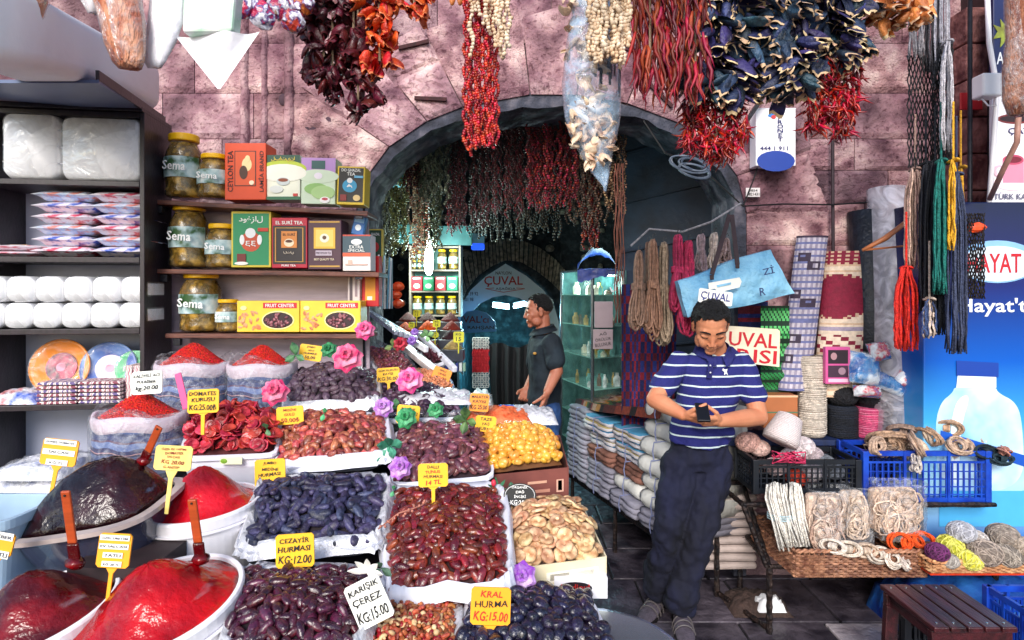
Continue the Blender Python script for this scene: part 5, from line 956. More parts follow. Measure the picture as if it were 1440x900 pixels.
# ---- spice boxes with powder pyramids inside the hall
SB = thing('spice_rack', 'stepped rack of glass fronted spice boxes in the hall', 'rack', P(620, 520, 4.0))
sp = [(572, 452, '#5a1410', 4.3), (600, 452, '#4a0e0c', 4.3), (632, 452, '#580c0c', 4.3), (568, 466, '#d04c10', 4.15), (600, 464, '#e85808', 4.1), (634, 464, '#7c2010', 4.1), (600, 477, '#201018', 3.95), (632, 477, '#3a1420', 3.95), (604, 491, '#7c1410', 3.85), (636, 491, '#c8a868', 3.8)]
for k, (x, y, c_, d) in enumerate(sp):
    s = d/F; c = P(x, y, d); m = MB(); m.box((c.x, c.y+.06, c.z-.04), (31*s, .16, .075)); part(SB, 'spice_box', m, M('box_glass', '#4a4c58', .3, .2), world=True, bevel=.004)
    m = MB(); m.lathe([(14.5*s, -.0), (12*s, 3*s), (6*s, 9*s), (1*s, 13*s)], c=(c.x, c.y+.05, c.z-.002), n=20); solo('spice_pyramid', m, M('spice'+c_, c_, .8, .25, 60, 1, 120), 'small heaped pyramid of %s spice in the hall rack, %s' % ({'#5a1410': 'brown red', '#4a0e0c': 'dark maroon', '#580c0c': 'deep red', '#d04c10': 'dull orange', '#e85808': 'bright orange', '#7c2010': 'brick brown', '#201018': 'black', '#3a1420': 'plum brown', '#7c1410': 'chilli red', '#c8a868': 'sandy beige'}[c_], ('top left', 'top centre', 'top right', 'second row left', 'second row centre', 'second row right', 'third row left', 'third row right', 'bottom left', 'bottom right')[k]), 'spice', c, smooth=True)
for (x, y, w_, h, d) in ((586, 441, 10, 9, 4.2), (579, 457, 9, 8, 4.0), (614, 455, 11, 10, 4.0), (612, 471, 10, 7, 3.85), (645, 474, 15, 15, 3.7)):
    price_card(x, y, w_, h, d, ['KG', '15'], {586: 'tiny yellow tag below the jars in the hall', 579: 'tiny yellow tag left of the bright orange spice', 614: 'tiny yellow tag between orange and brick brown spice', 612: 'tiny yellow tag by the black spice', 645: 'small yellow tag above the sandy beige spice'}[x], 0, mat=M('lemon_card', '#e8e020', .5), stake=4)
m = MB()
for k, (x, y) in enumerate(((618, 520), (648, 520))): pass
for k in range(12): c = P(598+k*5, 516, 3.75); m = MB(); m.box((c.x, c.y, c.z), (.017, .05, .05)); solo('spice_sachet', m, flat(('#2c3c8c', '#e8ece8', '#90b8a0')[k % 3]), 'small upright sachet in the row under the sandy beige spice', 'sachet', c, group='sachets in the rack row', bevel=.002)
# jar shelf in the hall
JD = 5.0; js = thing('jar_shelf', 'timber framed shelf of jars and small boxes in the hall', 'shelf', P(612, 440, JD)); TF = M('shelf_timber2', '#7a6a60', .6, .2, 8)
def ppart(t, n, x0, y0, x1, y1, d, dep, mat): m = MB(); a, b = P(x0, y1, d), P(x1, y0, d); m.box(((a.x+b.x)/2, d+dep/2, (a.z+b.z)/2), (b.x-a.x, dep, b.z-a.z)); return part(t, n, m, mat, world=True, bevel=.003)
for x in (575, 645): ppart(js, 'upright', x, 345, x+3, 446, JD-.01, .2, TF)
for y in (346, 379, 409, 443): ppart(js, 'shelf_board', 578.2, y, 644.8, y+2.5, JD, .18, TF)
ppart(js, 'back', 578, 346, 645, 446, JD+.19, .01, M('back_teal', '#5c8c88', .6))
for k in range(4): x = 578.5+16.6*k; printbox('tea_packet', '%s small packet on the middle shelf of the hall' % ('first red', 'second green', 'third red', 'fourth green')[k], 'packet', x, 389, x+15, 408.5, JD+.01, .1, ('#b02030', '#188858')[k % 2], (('t', .5, .12, .7, .1, 'TEA', '#f0f0f0'), ('e', .2, .5, .8, .85, '#d8e8d0')) if 0 else (('e', .2, .5, .8, .85, '#d8e8d0'), ('r', .15, .08, .85, .18, '#e8e8e8')))
for k in range(4):
    jar(586+16.4*k, 442.5, 14, 26, JD+.01, 'hall jar with yellow lid on the bottom shelf, %s from the left' % ('first', 'second', 'third', 'fourth')[k], False)
    if k > 1: jar(588+16.4*k, 378.5, 14, 28, JD+.01, 'hall jar with yellow lid on the upper shelf, %s' % ('left of two', 'right of two')[k-2], False)
for k in range(8): jar(582+7.5*(k % 4), 378.5-13*(k//4), 6, 12, JD+.01, 'tiny hall jar with yellow lid, %s row, %s' % (('lower', 'upper')[k//4], ('first', 'second', 'third', 'fourth')[k % 4]), False)
# red and white net strip hanging
t = thing('net_banner', 'white net strip with a red middle hanging below the VALCI sign', 'net', P(675, 475, 4.6)); d = 4.6
for (y0, y1, c_) in ((475, 491, '#c8ccc8'), (491, 524, '#b8202c'), (524, 545, '#c8ccc8')):
    m = MB(); a, b = P(665, y1, d), P(687, y0, d)
    for i in range(7): x = a.x+(b.x-a.x)*i/6; m.tube([(x+.006*sin(k*3+i*2), d, a.z+(b.z-a.z)*k/5) for k in range(6)], .004, 4)
    for k in range(8): z = a.z+(b.z-a.z)*k/7; m.tube([(a.x, d, z), (b.x, d+.004, z)], .0035, 4)
    if c_ == '#b8202c': m.box(((a.x+b.x)/2, d+.01, (a.z+b.z)/2), (b.x-a.x, .006, b.z-a.z))
    part(t, 'net_section', m, M('net'+c_, c_, .7, .2), world=True)
m = MB(); m.box((P(676, 558, 4.5)), (.16, .1, .14)); solo('white_goods_bag', crumple(.2, .14, .14, 12, .02, 9, .4), FOIL, 'crumpled white bag under the net strip', 'bag', P(676, 575, 4.5), world=False, smooth=True)
m = MB(); m.grid(lambda u, v: V(((690+56*u+2*sin(v*5)-CX)*4.9/F, 4.9+.05*sin(u*22+1.5*sin(v*3))*(.4+.6*(1-v)), .01+v*(EYE-(487-HY)*4.9/F)+.02*sin(u*7)*v)), 40, 8)
solo('black_curtain', m, M('black_cloth', '#06090f', .8, .3), 'black cloth hanging at the stair entrance left of the shopkeeper', 'curtain', P(718, 640, 4.9), smooth=True)
# ================================================ HANGING GOODS
def chili(L=.07, r=.005, bend=.3, seed=0, n=5):
    rr = random.Random(seed); m = MB(); ph = rr.uniform(0, 6); pts = []
    for k in range(6): t = k/5; pts.append(V((L*bend*t*t*cos(ph)+L*.05*sin(9*t+seed), L*bend*t*t*sin(ph), -L*t)))
    m.tube(pts, [r*.5, r, r*.95, r*.75, r*.45, r*.1], n); return m
def shell(L=.06, w_=.03, seed=0, open_=.8):
    """dried hollowed vegetable skin: crushed, curled cup with a thin ragged rim"""
    rr = random.Random(seed); m = MB(); nu, nv = 14, 9; a = [rr.uniform(-.3, .3) for _ in range(nu)]+[0]; a[nu] = a[0]; tw = rr.uniform(-1.6, 1.6); fl = rr.uniform(.3, .7); p3 = rr.uniform(0, 6); b = rr.uniform(-.35, .35)
    def f(u, v):
        an = 2*pi*u*open_+tw*v; aa = a[int(u*nu+.5)]
        q = w_*(.15+1.0*sin(pi*min(1, .12+v*.62)))*(.72+.2*sin(2*an+p3)+.16*sin(3*an+p3*2)*v)*(1+aa*v*.6)
        return V((q*cos(an)+b*L*v*v, q*sin(an)*fl, -L*v*(1+aa*.35*v)+.15*L*v*sin(2*an)))
    m.grid(f, nu, nv, mi=lambda u, v: 1 if v > .88 else 0); return m
def cl(pr, k): return [f.mesh('x', k, True) for f in pr]
def hang(name, label, cat, regions, d, pr, n, pname, topx=None, spread=25, thick=.05, group=None, scale=(1, 1), down=0, cord=True, tied=None, stuff=0):
    """regions: (x0, x1, ytop, ybottom) ragged columns; pieces become parts of the bunch"""
    xc = sum((r[0]+r[1])/2 for r in regions)/len(regions); s = d/F; t = thing(name, label, cat, P(xc, min(r[2] for r in regions), d), None, group); B = t.location
    if cord:
        m = MB()
        for r in regions: m.tube([P((r[0]+r[1])/2, -75, d), P((r[0]+r[1])/2, r[2], d), P((r[0]+r[1])/2, r[3]-6, d)], .004, 5)
        part(t, 'string', m, M('twine', '#8a7460', .8), world=True)
    tot = sum((r[1]-r[0])*(r[3]-r[2]) for r in regions); mb = MB()
    for (x0, x1, y0, y1) in regions:
        k = max(1, int(n*(x1-x0)*(y1-y0)/tot))
        for i in range(k):
            v = (i+U(0, 1))/k; u = U(-1, 1); yy = y0+(y1-y0)*v; hw = (x1-x0)/2*(1-.35*max(0, v-.75)/.25); th = thick*sqrt(max(0, 1-u*u))
            p = P((x0+x1)/2+hw*u, yy, d)+V((0, U(-1, 1)*th, 0)); rot = (RZ(U(0, 360)) @ RX(U(-spread, spread)+down)); sc_ = U(*scale) if scale[0] != scale[1] else 1
            me = R.choice(pr)
            if i < stuff: mb.add([p+rot @ (q.co*sc_) for q in me.vertices], [tuple(f.vertices) for f in me.polygons], 0); continue
            o = bpy.data.objects.new(pname, me); C.objects.link(o); o.parent = t; o.location = p-B; o.rotation_euler = rot.to_euler(); o.scale = (sc_,)*3
    if stuff: part(t, pname+'_filling', mb, pr[0].materials[0], world=True, smooth=True, kind='stuff')
    return t
rail = thing('hanging_rail', 'steel pipe rails carrying the hanging goods just above the picture', 'rail', (0, 2.2, 2.85))
for d in (1.75, 2.15, 2.55, 3.0): m = MB(); z = EYE+485*d/F; m.tube([(-2.4, d, z), (3.0, d, z)], .014, 8); part(rail, 'pipe', m, METAL, world=True)
for x in (-2.3, 2.6): m = MB(); m.tube([(x, 1.7, EYE+485*1.75/F), (x, 3.5, EYE+485*3.5/F)], .018, 6); part(rail, 'arm', m, METAL, world=True)
RIM = M('pale_rim', '#b08c70', .7, rnd=.3); SH1 = M('shell_maroon', '#22060e', .4, sc=30, col2='#581420', rnd=.5, hrnd=.02, bump=.8, coat=.2); SH1R = M('rim_maroon', '#5c1822', .5, rnd=.4)
SH2 = M('shell_orange', '#8c1c0c', .4, sc=26, col2='#e04c20', rnd=.3, hrnd=.02, bump=.8); SH2R = M('rim_orange', '#e88050', .5, rnd=.2)
SH3 = M('shell_blue', '#0a0e1a', .5, sc=24, col2='#34456c', rnd=.6, hrnd=.06, bump=1.5, bsc=40); SH3R = M('rim_cream', '#d8b894', .6, rnd=.25, hrnd=.02)
SH4 = M('shell_amber', '#8c4418', .5, sc=26, col2='#e08c4c', rnd=.35, bump=.8)
pr1 = [shell(.05, .028, i).mesh('dried_shell', [SH1, SH1R], True) for i in range(5)]; pr2 = [shell(.05, .03, i+9).mesh('dried_shell', [SH2, SH2R], True) for i in range(5)]
pr3 = [shell(.078, .036, i+20, .8).mesh('dried_shell', [SH3, SH3R], True) for i in range(6)]; pr4 = [shell(.065, .034, i+30).mesh('dried_shell', [SH4, SH3R], True) for i in range(5)]
CH1 = M('chili_red', '#6a0410', .35, sc=20, col2='#b40c18', rnd=.5, hrnd=.015, coat=.3); CH2 = M('chili_long', '#40030a', .55, sc=14, col2='#94180f', rnd=.6, hrnd=.025, coat=0)
pc1 = [chili(.045, .0046, .45, i).mesh('chili', CH1, True) for i in range(5)]; pc2 = [chili(.12, .0062, .15, i+7, 6).mesh('chili', CH2, True) for i in range(6)]
hang('dried_pepper_bunch', 'maroon string of dried pepper skins ending highest at the left of the arch', 'dried peppers', [(428, 482, -40, 112), (455, 480, 100, 128)], 2.15, pr1, 120, 'pepper_skin', spread=70)
hang('dried_pepper_bunch', 'long dark maroon string of dried pepper skins reaching lower beside the orange ones', 'dried peppers', [(474, 520, -40, 80), (480, 527, 75, 152)], 2.15, pr1, 140, 'pepper_skin', spread=70)
hang('orange_pepper_bunch', 'string of bright orange red dried pepper skins left of the arch crown', 'dried peppers', [(508, 558, -30, 30), (512, 556, 30, 92)], 2.1, pr2, 60, 'pepper_skin', spread=70)
hang('orange_pepper_bunch', 'short fringe of orange pepper skins at the top edge right of the maroon strings', 'dried peppers', [(550, 615, -40, 16)], 2.2, pr2, 30, 'pepper_skin', spread=60)
for k, x in enumerate((636, 647)): m = MB(); m.ell(P(x, -4, 2.2), (.012, .012, .032)); solo('hanging_carrot_pepper', m, SH4, 'plain orange dried pod at the top edge, %s of two' % ('left', 'right')[k], 'dried pod', P(x, -4, 2.2), smooth=True)
def strands(name, label, cat, xs, ytops, ybots, d, item, sp, mat, wob=.006, sname='strand', thick=.03, two=None):
    t = thing(name, label, cat, P(sum(xs)/len(xs), min(ytops), d))
    for i, x in enumerate(xs):
        m = MB(); a, b = P(x, ytops[i], d), P(x+U(-2, 2), ybots[i], d); yy = U(-thick, thick); L = (b-a).length; n = int(L/sp); ph = U(0, 6)
        m.tube([a+V((0, yy, 0)), b+V((0, yy, 0))], .0012, 3)
        for k in range(n): p = a.lerp(b, k/max(1, n-1))+V((wob*sin(k*.7+ph)+U(-.002, .002), yy+U(-.003, .003), 0)); item(m, p)
        part(t, sname, m, mat, world=True, smooth=True)
    return t
def beadr(m, p): m.ell(p, (U(.005, .0075), .006, U(.005, .007)), RX(U(-50, 50)) @ RY(U(-50, 50)), 6, 4, jit=.15)
def beadc(m, p): m.ell(p, (U(.006, .011), .0075, U(.006, .01)), RX(U(-50, 50)) @ RY(U(-50, 50)), 6, 4, jit=.25)
strands('red_pepper_garland', 'long scarlet bundle of small dried peppers strung like beads, hanging before the arch', 'dried pepper strings', [655+4.3*i for i in range(11)]*2, [-60]*22, [205+U(-12, 11) for _ in range(22)], 2.2, beadr, .0088, M('garland_red', '#86050e', .32, sc=40, col2='#d82420', rnd=.5, hrnd=.015, coat=.4), thick=.035)
CRS = M('cream_okra', '#c8a888', .6, sc=30, col2='#eedcc4', rnd=.2)
strands('cream_okra_garland', 'cream coloured strings of dried okra hanging over the scarlet bundle', 'dried okra strings', [661, 668, 675, 682, 689, 695, 701, 707, 712, 717, 686, 698, 709, 704], [-60]*14, [74, 12, 20, 30, 44, 52, 58, 79, 76, 70, 40, 60, 78, 66], 2.12, beadc, .012, CRS)
strands('cream_okra_garland', 'thick cream tassel of dried okra strings beside the clear plastic bag', 'dried okra strings', [830+5*i for i in range(12)]*2, [-60]*24, [(82+8*sin(i)-(i % 12 > 9)*18) for i in range(24)], 1.95, beadc, .0115, CRS, thick=.04)
# clear plastic bag with dried items
t = thing('clear_plastic_bag', 'tall clear plastic bag of pale dried vegetables tapering to a knot over the arch', 'plastic bag', P(835, 260, 2.1)); d = 2.1
m = MB(); lo = []
for y, a, b in ((-70, 815, 850), (0, 806, 858), (60, 796, 868), (120, 790, 874), (165, 794, 872), (190, 800, 868), (215, 814, 862), (240, 830, 858), (262, 848, 854), (268, 849, 853)):
    c = P((a+b)/2, y, d); r = (b-a)/2*d/F; lo.append([c+V((r*cos(q)*(1+U(-.02, .02)), r*.55*sin(q)*(1+.1*sin(5*q+y*.05)), U(-.004, .004))) for q in [2*pi*i/24 for i in range(24)]])
m.loft(lo); part(t, 'film', m, film('bag_film', '#b8d8f8', .12, .7, 8, .12), world=True, smooth=True)
PALE = M('dried_pale', '#b07c60', .6, sc=30, col2='#ecd4b8', rnd=.25, bump=.6); pp = [shell(.04, .022, i+50, .7).mesh('dried_slice', PALE, True) for i in range(4)]
for i in range(150):
    y = U(-20, 225); 
    if i < 75: y = U(150, 222)
    hw = 30 if y < 190 else 30*(240-y)/50; x = 832+(y-150)*.06+U(-1, 1)*hw; o = link('dried_slice', R.choice(pp), t, P(x, y, d+U(-.03, .03))-t.location, (RZ(U(0, 360)) @ RX(U(0, 360))))
m = MB(); m.add([], []); 
for i in range(18): x = 832+U(0, 40); y = U(62, 80); m.tube([P(x, y-10, d-.02), P(x+U(-2, 2), y+U(20, 60), d-.01)], .004, 4)
part(t, 'dark_pods', m, M('dark_pod', '#1c1820', .5), world=True, kind='stuff')
hang('long_chili_bunch', 'large bunch of long dark red dried chillies right of the clear bag', 'dried chillies', [(888, 940, -60, 100), (930, 992, -60, 105), (960, 996, 60, 100)], 1.95, pc2, 290, 'chili', spread=14, thick=.06)
hang('red_chili_bunch', 'round bushy bunch of bright red chillies over the right haunch of the arch', 'dried chillies', [(960, 1052, 130, 212), (985, 1030, 195, 222), (962, 990, 160, 200)], 2.1, pc1, 560, 'chili', spread=75, thick=.06, stuff=280)
hang('red_chili_bunch', 'bunch of red chillies with a forked lower end above the alarm box', 'dried chillies', [(1134, 1210, 72, 160), (1134, 1160, 150, 182), (1176, 1198, 150, 190)], 2.1, pc1, 560, 'chili', spread=75, thick=.05, stuff=280)
hang('eggplant_skin_bunch', 'string of blue black dried eggplant skins above the bushy chilli bunch', 'dried eggplants', [(985, 1052, -50, 75), (972, 1050, 75, 130), (1040, 1080, 10, 105)], 2.05, pr3, 160, 'eggplant_skin', spread=80, thick=.07)
hang('eggplant_skin_bunch', 'hanging column of bluish eggplant skins with pale rims between two chilli bunches', 'dried eggplants', [(1080, 1135, -50, 60), (1092, 1132, 55, 122)], 2.0, pr3, 105, 'eggplant_skin', spread=80, thick=.05)
hang('eggplant_skin_bunch', 'dark eggplant skins hanging just above the forked chilli bunch', 'dried eggplants', [(1135, 1215, -50, 62), (1150, 1200, 60, 80)], 2.05, pr3, 105, 'eggplant_skin', spread=80, thick=.06)
hang('amber_pepper_bunch', 'fringe of amber and cream dried pepper skins at the top right', 'dried peppers', [(1212, 1305, -50, 28)], 2.1, pr4, 46, 'pepper_skin', spread=70, thick=.06)
# ---- goods hanging inside the arch
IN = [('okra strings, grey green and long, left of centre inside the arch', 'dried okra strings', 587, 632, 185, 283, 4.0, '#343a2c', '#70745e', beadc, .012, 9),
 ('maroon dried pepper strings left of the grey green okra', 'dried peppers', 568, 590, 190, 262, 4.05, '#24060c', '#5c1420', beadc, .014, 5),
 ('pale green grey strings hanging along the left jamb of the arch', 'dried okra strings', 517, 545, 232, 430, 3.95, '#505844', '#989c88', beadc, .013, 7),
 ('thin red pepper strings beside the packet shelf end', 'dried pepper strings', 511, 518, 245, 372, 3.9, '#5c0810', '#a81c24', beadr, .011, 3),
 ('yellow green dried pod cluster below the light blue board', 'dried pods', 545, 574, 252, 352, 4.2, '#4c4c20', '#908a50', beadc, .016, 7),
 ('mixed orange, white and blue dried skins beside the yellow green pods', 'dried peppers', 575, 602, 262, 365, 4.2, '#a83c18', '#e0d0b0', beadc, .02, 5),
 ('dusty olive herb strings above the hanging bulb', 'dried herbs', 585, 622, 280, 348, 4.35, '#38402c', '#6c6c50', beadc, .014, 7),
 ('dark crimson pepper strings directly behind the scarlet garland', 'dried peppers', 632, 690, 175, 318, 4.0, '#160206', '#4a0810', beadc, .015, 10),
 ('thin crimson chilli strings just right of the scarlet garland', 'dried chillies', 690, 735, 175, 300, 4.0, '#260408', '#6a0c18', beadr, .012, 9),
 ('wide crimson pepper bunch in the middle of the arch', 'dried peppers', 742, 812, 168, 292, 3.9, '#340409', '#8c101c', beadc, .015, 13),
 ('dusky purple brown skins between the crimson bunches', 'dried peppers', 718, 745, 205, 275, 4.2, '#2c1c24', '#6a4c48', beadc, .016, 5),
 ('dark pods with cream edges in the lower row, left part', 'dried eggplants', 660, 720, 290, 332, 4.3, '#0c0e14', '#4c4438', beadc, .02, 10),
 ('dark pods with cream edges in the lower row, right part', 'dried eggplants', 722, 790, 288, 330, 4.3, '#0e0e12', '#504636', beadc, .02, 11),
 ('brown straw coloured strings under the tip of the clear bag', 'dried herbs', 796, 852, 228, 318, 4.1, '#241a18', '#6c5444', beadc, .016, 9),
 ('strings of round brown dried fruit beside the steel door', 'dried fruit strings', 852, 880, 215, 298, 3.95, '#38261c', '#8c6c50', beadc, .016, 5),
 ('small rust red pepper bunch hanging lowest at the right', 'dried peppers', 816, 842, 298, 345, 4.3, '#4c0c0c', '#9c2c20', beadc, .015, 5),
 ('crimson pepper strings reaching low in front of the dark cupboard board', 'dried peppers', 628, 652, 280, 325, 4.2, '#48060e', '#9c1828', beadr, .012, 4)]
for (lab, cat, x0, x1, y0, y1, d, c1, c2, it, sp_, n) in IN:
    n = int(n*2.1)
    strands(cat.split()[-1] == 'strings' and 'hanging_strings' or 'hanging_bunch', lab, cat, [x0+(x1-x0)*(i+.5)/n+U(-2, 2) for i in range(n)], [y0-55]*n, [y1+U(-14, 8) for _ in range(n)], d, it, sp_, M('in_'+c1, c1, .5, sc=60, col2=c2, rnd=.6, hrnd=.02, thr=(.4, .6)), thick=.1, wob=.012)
m = MB()
for k in range(8): x = 865+k*1.7; ph = U(0, 6); m.tube([P(x+1.6*sin(ph+q*1.3)+U(-.4, .4), 230+q*16, 3.8+.02*sin(k*2+q)) for q in range(15)], .0032, 5)
solo('raffia_strands', m, M('raffia', '#6a3c30', .8, rnd=.3), 'reddish brown raffia strands hanging beside the glass case', 'raffia', P(870, 230, 3.8), smooth=True)
# ---- top left bags
def blob(name, lab, cat, pts, d, mat, smooth=True, yr=.6, seed=1, filmed=True):
    """soft hanging bag: rows of (y, x0, x1)"""
    rr = random.Random(seed); lo = []; m = MB()
    for y, a, b in pts: c = P((a+b)/2, y, d); r = abs(b-a)/2*d/F; lo.append([c+V((r*cos(q)*(1+rr.uniform(-.03, .03)), r*yr*sin(q)*(1+.12*sin(4*q+y*.1)), rr.uniform(-.003, .003))) for q in [2*pi*i/20 for i in range(20)]])
    t = thing(name, lab, cat, P((pts[-1][1]+pts[-1][2])/2, pts[-1][0], d)); m.loft(lo); part(t, 'contents', m, mat, world=True, smooth=smooth)
    if filmed:
        m = MB(); m.loft([[c_+(p-c_)*1.05+V((0, rr.uniform(-.003, .003), 0)) for p in l] for l, c_ in [(l, sum(l, V((0, 0, 0)))/20) for l in lo]]); part(t, 'film', m, FILM, world=True, smooth=True)
    return t
LOOF = M('loofah', '#a84c28', .7, sc=12, col2='#e8a480', bump=2, bsc=50, stretch=(3, 3, .8)); WB = M('white_bagpaper', '#eceaf2', .5, .05, 6, .8, 14)
blob('loofah', 'short orange brown loofah in plastic at the top left corner', 'loofah', [(-70, -10, 66), (0, -4, 64), (20, 2, 58), (34, 12, 50), (44, 24, 42)], 1.75, LOOF)
blob('loofah', 'long orange loofah in clear film hanging in front of the foam block', 'loofah', [(-70, 128, 190), (0, 133, 197), (30, 142, 203), (60, 148, 203), (85, 158, 203), (96, 168, 198)], 1.75, LOOF)
blob('white_sponge_bag', 'small white wrapped bundle between the two loofahs at the top', 'bag', [(-60, 110, 150), (0, 114, 142), (18, 124, 138)], 1.85, WB)
blob('white_bag', 'long white plastic bag twisted beside the long loofah', 'bag', [(-70, 210, 250), (0, 212, 258), (30, 208, 257), (60, 204, 246), (85, 203, 234), (95, 208, 226)], 1.8, WB, yr=.4)
t = thing('white_napkin', 'white folded cloth hanging with one corner pointing down', 'cloth', P(306, 125, 1.8)); m = MB()
TRI = [(246, 50), (365, 43), (348, 62), (308, 125), (252, 66)]

for s_ in (0, 1): m.grid(lambda u, v: P((246+119*u)*(1-v)+(308+4*(u-.5))*v, (50-7*u+4*sin(u*9))*(1-v)+125*v, 1.8+s_*.03*(1-v)+.018*sin(u*8+2*v)*(1-v)+.012*sin(u*3.1)*s_+U(-.001, .001)), 14, 10)
part(t, 'cloth_fold', m, WB, world=True, smooth=True); m = MB(); m.prism([P(x, y, 1.78) for x, y in ((255, 45), (258, -60), (335, -60), (326, 44))], (0, .06, 0)); part(t, 'upper_bag', m, M('green_white', '#e6ece6', .5, sc=9, col2='#f4f2f4', col3='#b8dcc4', bump=.6, bsc=20), world=True, bevel=.01)
CF = M('candy_foil', '#c02038', .25, sc=34, col2='#e8e4f0', col3='#5a4a8a', thr=(.42, .58), det=3, bump=2, bsc=30, coat=.6, rnd=.3, hrnd=.06)
for k, (x, y, rx, ry) in enumerate(((338, 6, 20, 22), (368, 22, 18, 22), (395, 10, 20, 20), (412, 30, 17, 16), (355, -14, 24, 18), (425, 4, 18, 18))):
    m = MB(); s = 2.0/F; m.ell(P(x, y, 2.0+.02*(k % 3)), (rx*s, .03, ry*s), RY(U(-30, 30)), 12, 8, jit=.1); solo('foil_packet', m, CF, 'shiny red and white foil packet in the cluster at the top, %s' % ('left one', 'lowest in the middle', 'second from the right', 'lower right one', 'upper left one', 'upper right one')[k], 'foil packet', P(x, y, 2.0), smooth=False)
m = MB(); m.tube([P(385, -70, 2.02), P(388, 20, 2.02)], .004, 5); solo('packet_string', m, M('twine', '#8a7460', .8), 'thin string holding the foil packet cluster', 'string', P(385, 0, 2.02))
blob('loofah', 'brown fibrous loofah in plastic at the top right edge', 'loofah', [(-70, 1418, 1470), (0, 1415, 1465), (60, 1416, 1465), (100, 1412, 1460), (140, 1411, 1450), (162, 1418, 1440)], 2.7, M('loof2', '#7a3420', .8, sc=14, col2='#c08060', bump=2.5, bsc=60, stretch=(3, 3, .7)))
m = MB(); m.tube([P(1432, 165, 2.7), P(1430, 200, 2.72), P(1410, 240, 2.8), P(1392, 280, 2.95)], .012, 8); solo('brown_hose', m, M('hose', '#a87c70', .5), 'pale brown hose curving down from the right loofah', 'hose', P(1430, 200, 2.7), smooth=True)
# ================================================ RIGHT SIDE
def cells(fn, nu, nv, pat, thick=None):
    m = MB(); m.grid(fn, nu, nv, mi=pat); return m
CORD = {}
def cordmat(c, rn=.25): return M('cord_'+c, c, .75, .3, 60, .8, 160, rnd=rn)
# ---- rope line and hanks
m = MB(); m.tube([P(887, 346, 3.32), P(913, 322, 3.32), P(960, 326, 3.32), P(1000, 312, 3.3), P(1042, 286, 3.32)], .006, 6); solo('hanging_rope_line', m, cordmat('#8a8890'), 'thin grey rod and line sagging across the arch side, carrying the cord hanks', 'rope line', P(913, 322, 3.3))
def hank(x, y0, y1, w_, d, c, lab, n=9, knot=.45, c2=None):
    s = d/F; t = thing('cord_hank', lab, 'cord hank', P(x, y0, d)); L = (y1-y0)*s; W = w_*s/2*1.25; th = .006; n = int(n*1.7)
    m = MB(); m.tube([(0, 0, L*.0), (0, .0, .02), (.012, 0, .03), (.018, 0, .015)], .0025, 5); part(t, 'hook', m, METAL)
    for i in range(n):
        m = MB(); o = U(-.6, .6)*W; ww = W*U(.25, .6); l = L*U(.86, 1.0); top = -L*U(0, .03); yo = U(-.03, .03); pts = []
        for k in range(19):
            a = 2*pi*k/18; z = (1+cos(a))/2; pinch = .35+.65*min(1, abs((1-z)-knot)*2.2+.1) if z < .98 else .3
            pts.append((o*(.25+.75*(1-z))*pinch+ww*sin(a)*pinch*(1.2-z*.8), yo+.008*sin(3*a+i), top-(l+top)*(1-z)))
        m.tube(pts, th, 5); part(t, 'cord_loop', m, cordmat(c if not c2 or i % 2 else c2), smooth=True)
    m = MB()
    for k in range(5): z = -L*(knot-.03+.014*k); m.tube([(W*.5*cos(a), .03*sin(a), z+.004*sin(2*a)) for a in [2*pi*q/12 for q in range(13)]], th*.9, 5)
    part(t, 'binding', m, cordmat(c2 or c), smooth=True); return t
for a in ((898, 352, 466, 30, 3.2, '#8a6c5c', 'thick beige brown cord hank, leftmost on the line'), (911, 340, 455, 14, 3.28, '#6c4c40', 'thin dark brown cord hank beside the leftmost one'), (918, 336, 480, 24, 3.2, '#96705c', 'long tan cord hank with a trailing end', 11), (933, 340, 488, 24, 3.24, '#a08c78', 'pale straw coloured cord hank left of the pink ones', 10), (953, 330, 440, 26, 3.18, '#b8305c', 'upper bright pink cord hank on the line', 12), (968, 338, 474, 26, 3.16, '#b02850', 'lower crimson pink cord hank on the line', 12), (986, 330, 384, 15, 3.25, '#a08890', 'short beige cord hank behind the blue bag, left', 7), (1004, 328, 380, 18, 3.25, '#b8a8a0', 'short grey cord hank behind the blue bag, middle', 7), (1020, 336, 372, 20, 3.22, '#a88c88', 'small coiled cord hank behind the bag handles', 7)):
    hank(*a)
# ---- glass case in the hall
gc = thing('glass_case', 'lit glass display cabinet with chrome posts full of small goods', 'display cabinet', P(833, 560, 4.3)); cA, cB, cC = P(833, 0, 4.3), P(790, 0, 4.9), P(877, 0, 4.45); zt, zb = EYE-(379-HY)*4.3/F, .35
for p in (cA, cB, cC): p.z = 0
CHR = M('chrome', '#9aa6ac', .25, .1, metal=.9); GL = film('case_glass', '#a0e0d8', .04, .12, 3, .05)
for p in (cA, cB, cC):
    m = MB(); m.tube([p+V((0, 0, zb)), p+V((0, 0, zt))], .013, 6); part(gc, 'post', m, CHR, world=True)
for z in (zt, zb):
    for p in (cB, cC): m = MB(); m.tube([cA+V((0, 0, z)), p+V((0, 0, z))], .01, 6); part(gc, 'frame_rail', m, CHR, world=True)
for p in (cB, cC): m = MB(); m.prism([cA+V((0, 0, zb)), p+V((0, 0, zb)), p+V((0, 0, zt)), cA+V((0, 0, zt))], (0, .004, 0)); part(gc, 'glass_pane', m, GL, world=True)
cD = cB+(cC-cA)
m = MB(); m.prism([cB+V((0, 0, zb)), cD+V((0, 0, zb)), cD+V((0, 0, zt)), cB+V((0, 0, zt))], (0, .02, 0)); m.prism([cC+V((0, 0, zb)), cD+V((0, 0, zb)), cD+V((0, 0, zt)), cC+V((0, 0, zt))], (0.02, 0, 0)); part(gc, 'back_mirror', m, M('case_back', '#1c4448', .3, .5, 12, col2='#5c8c8c'), world=True)
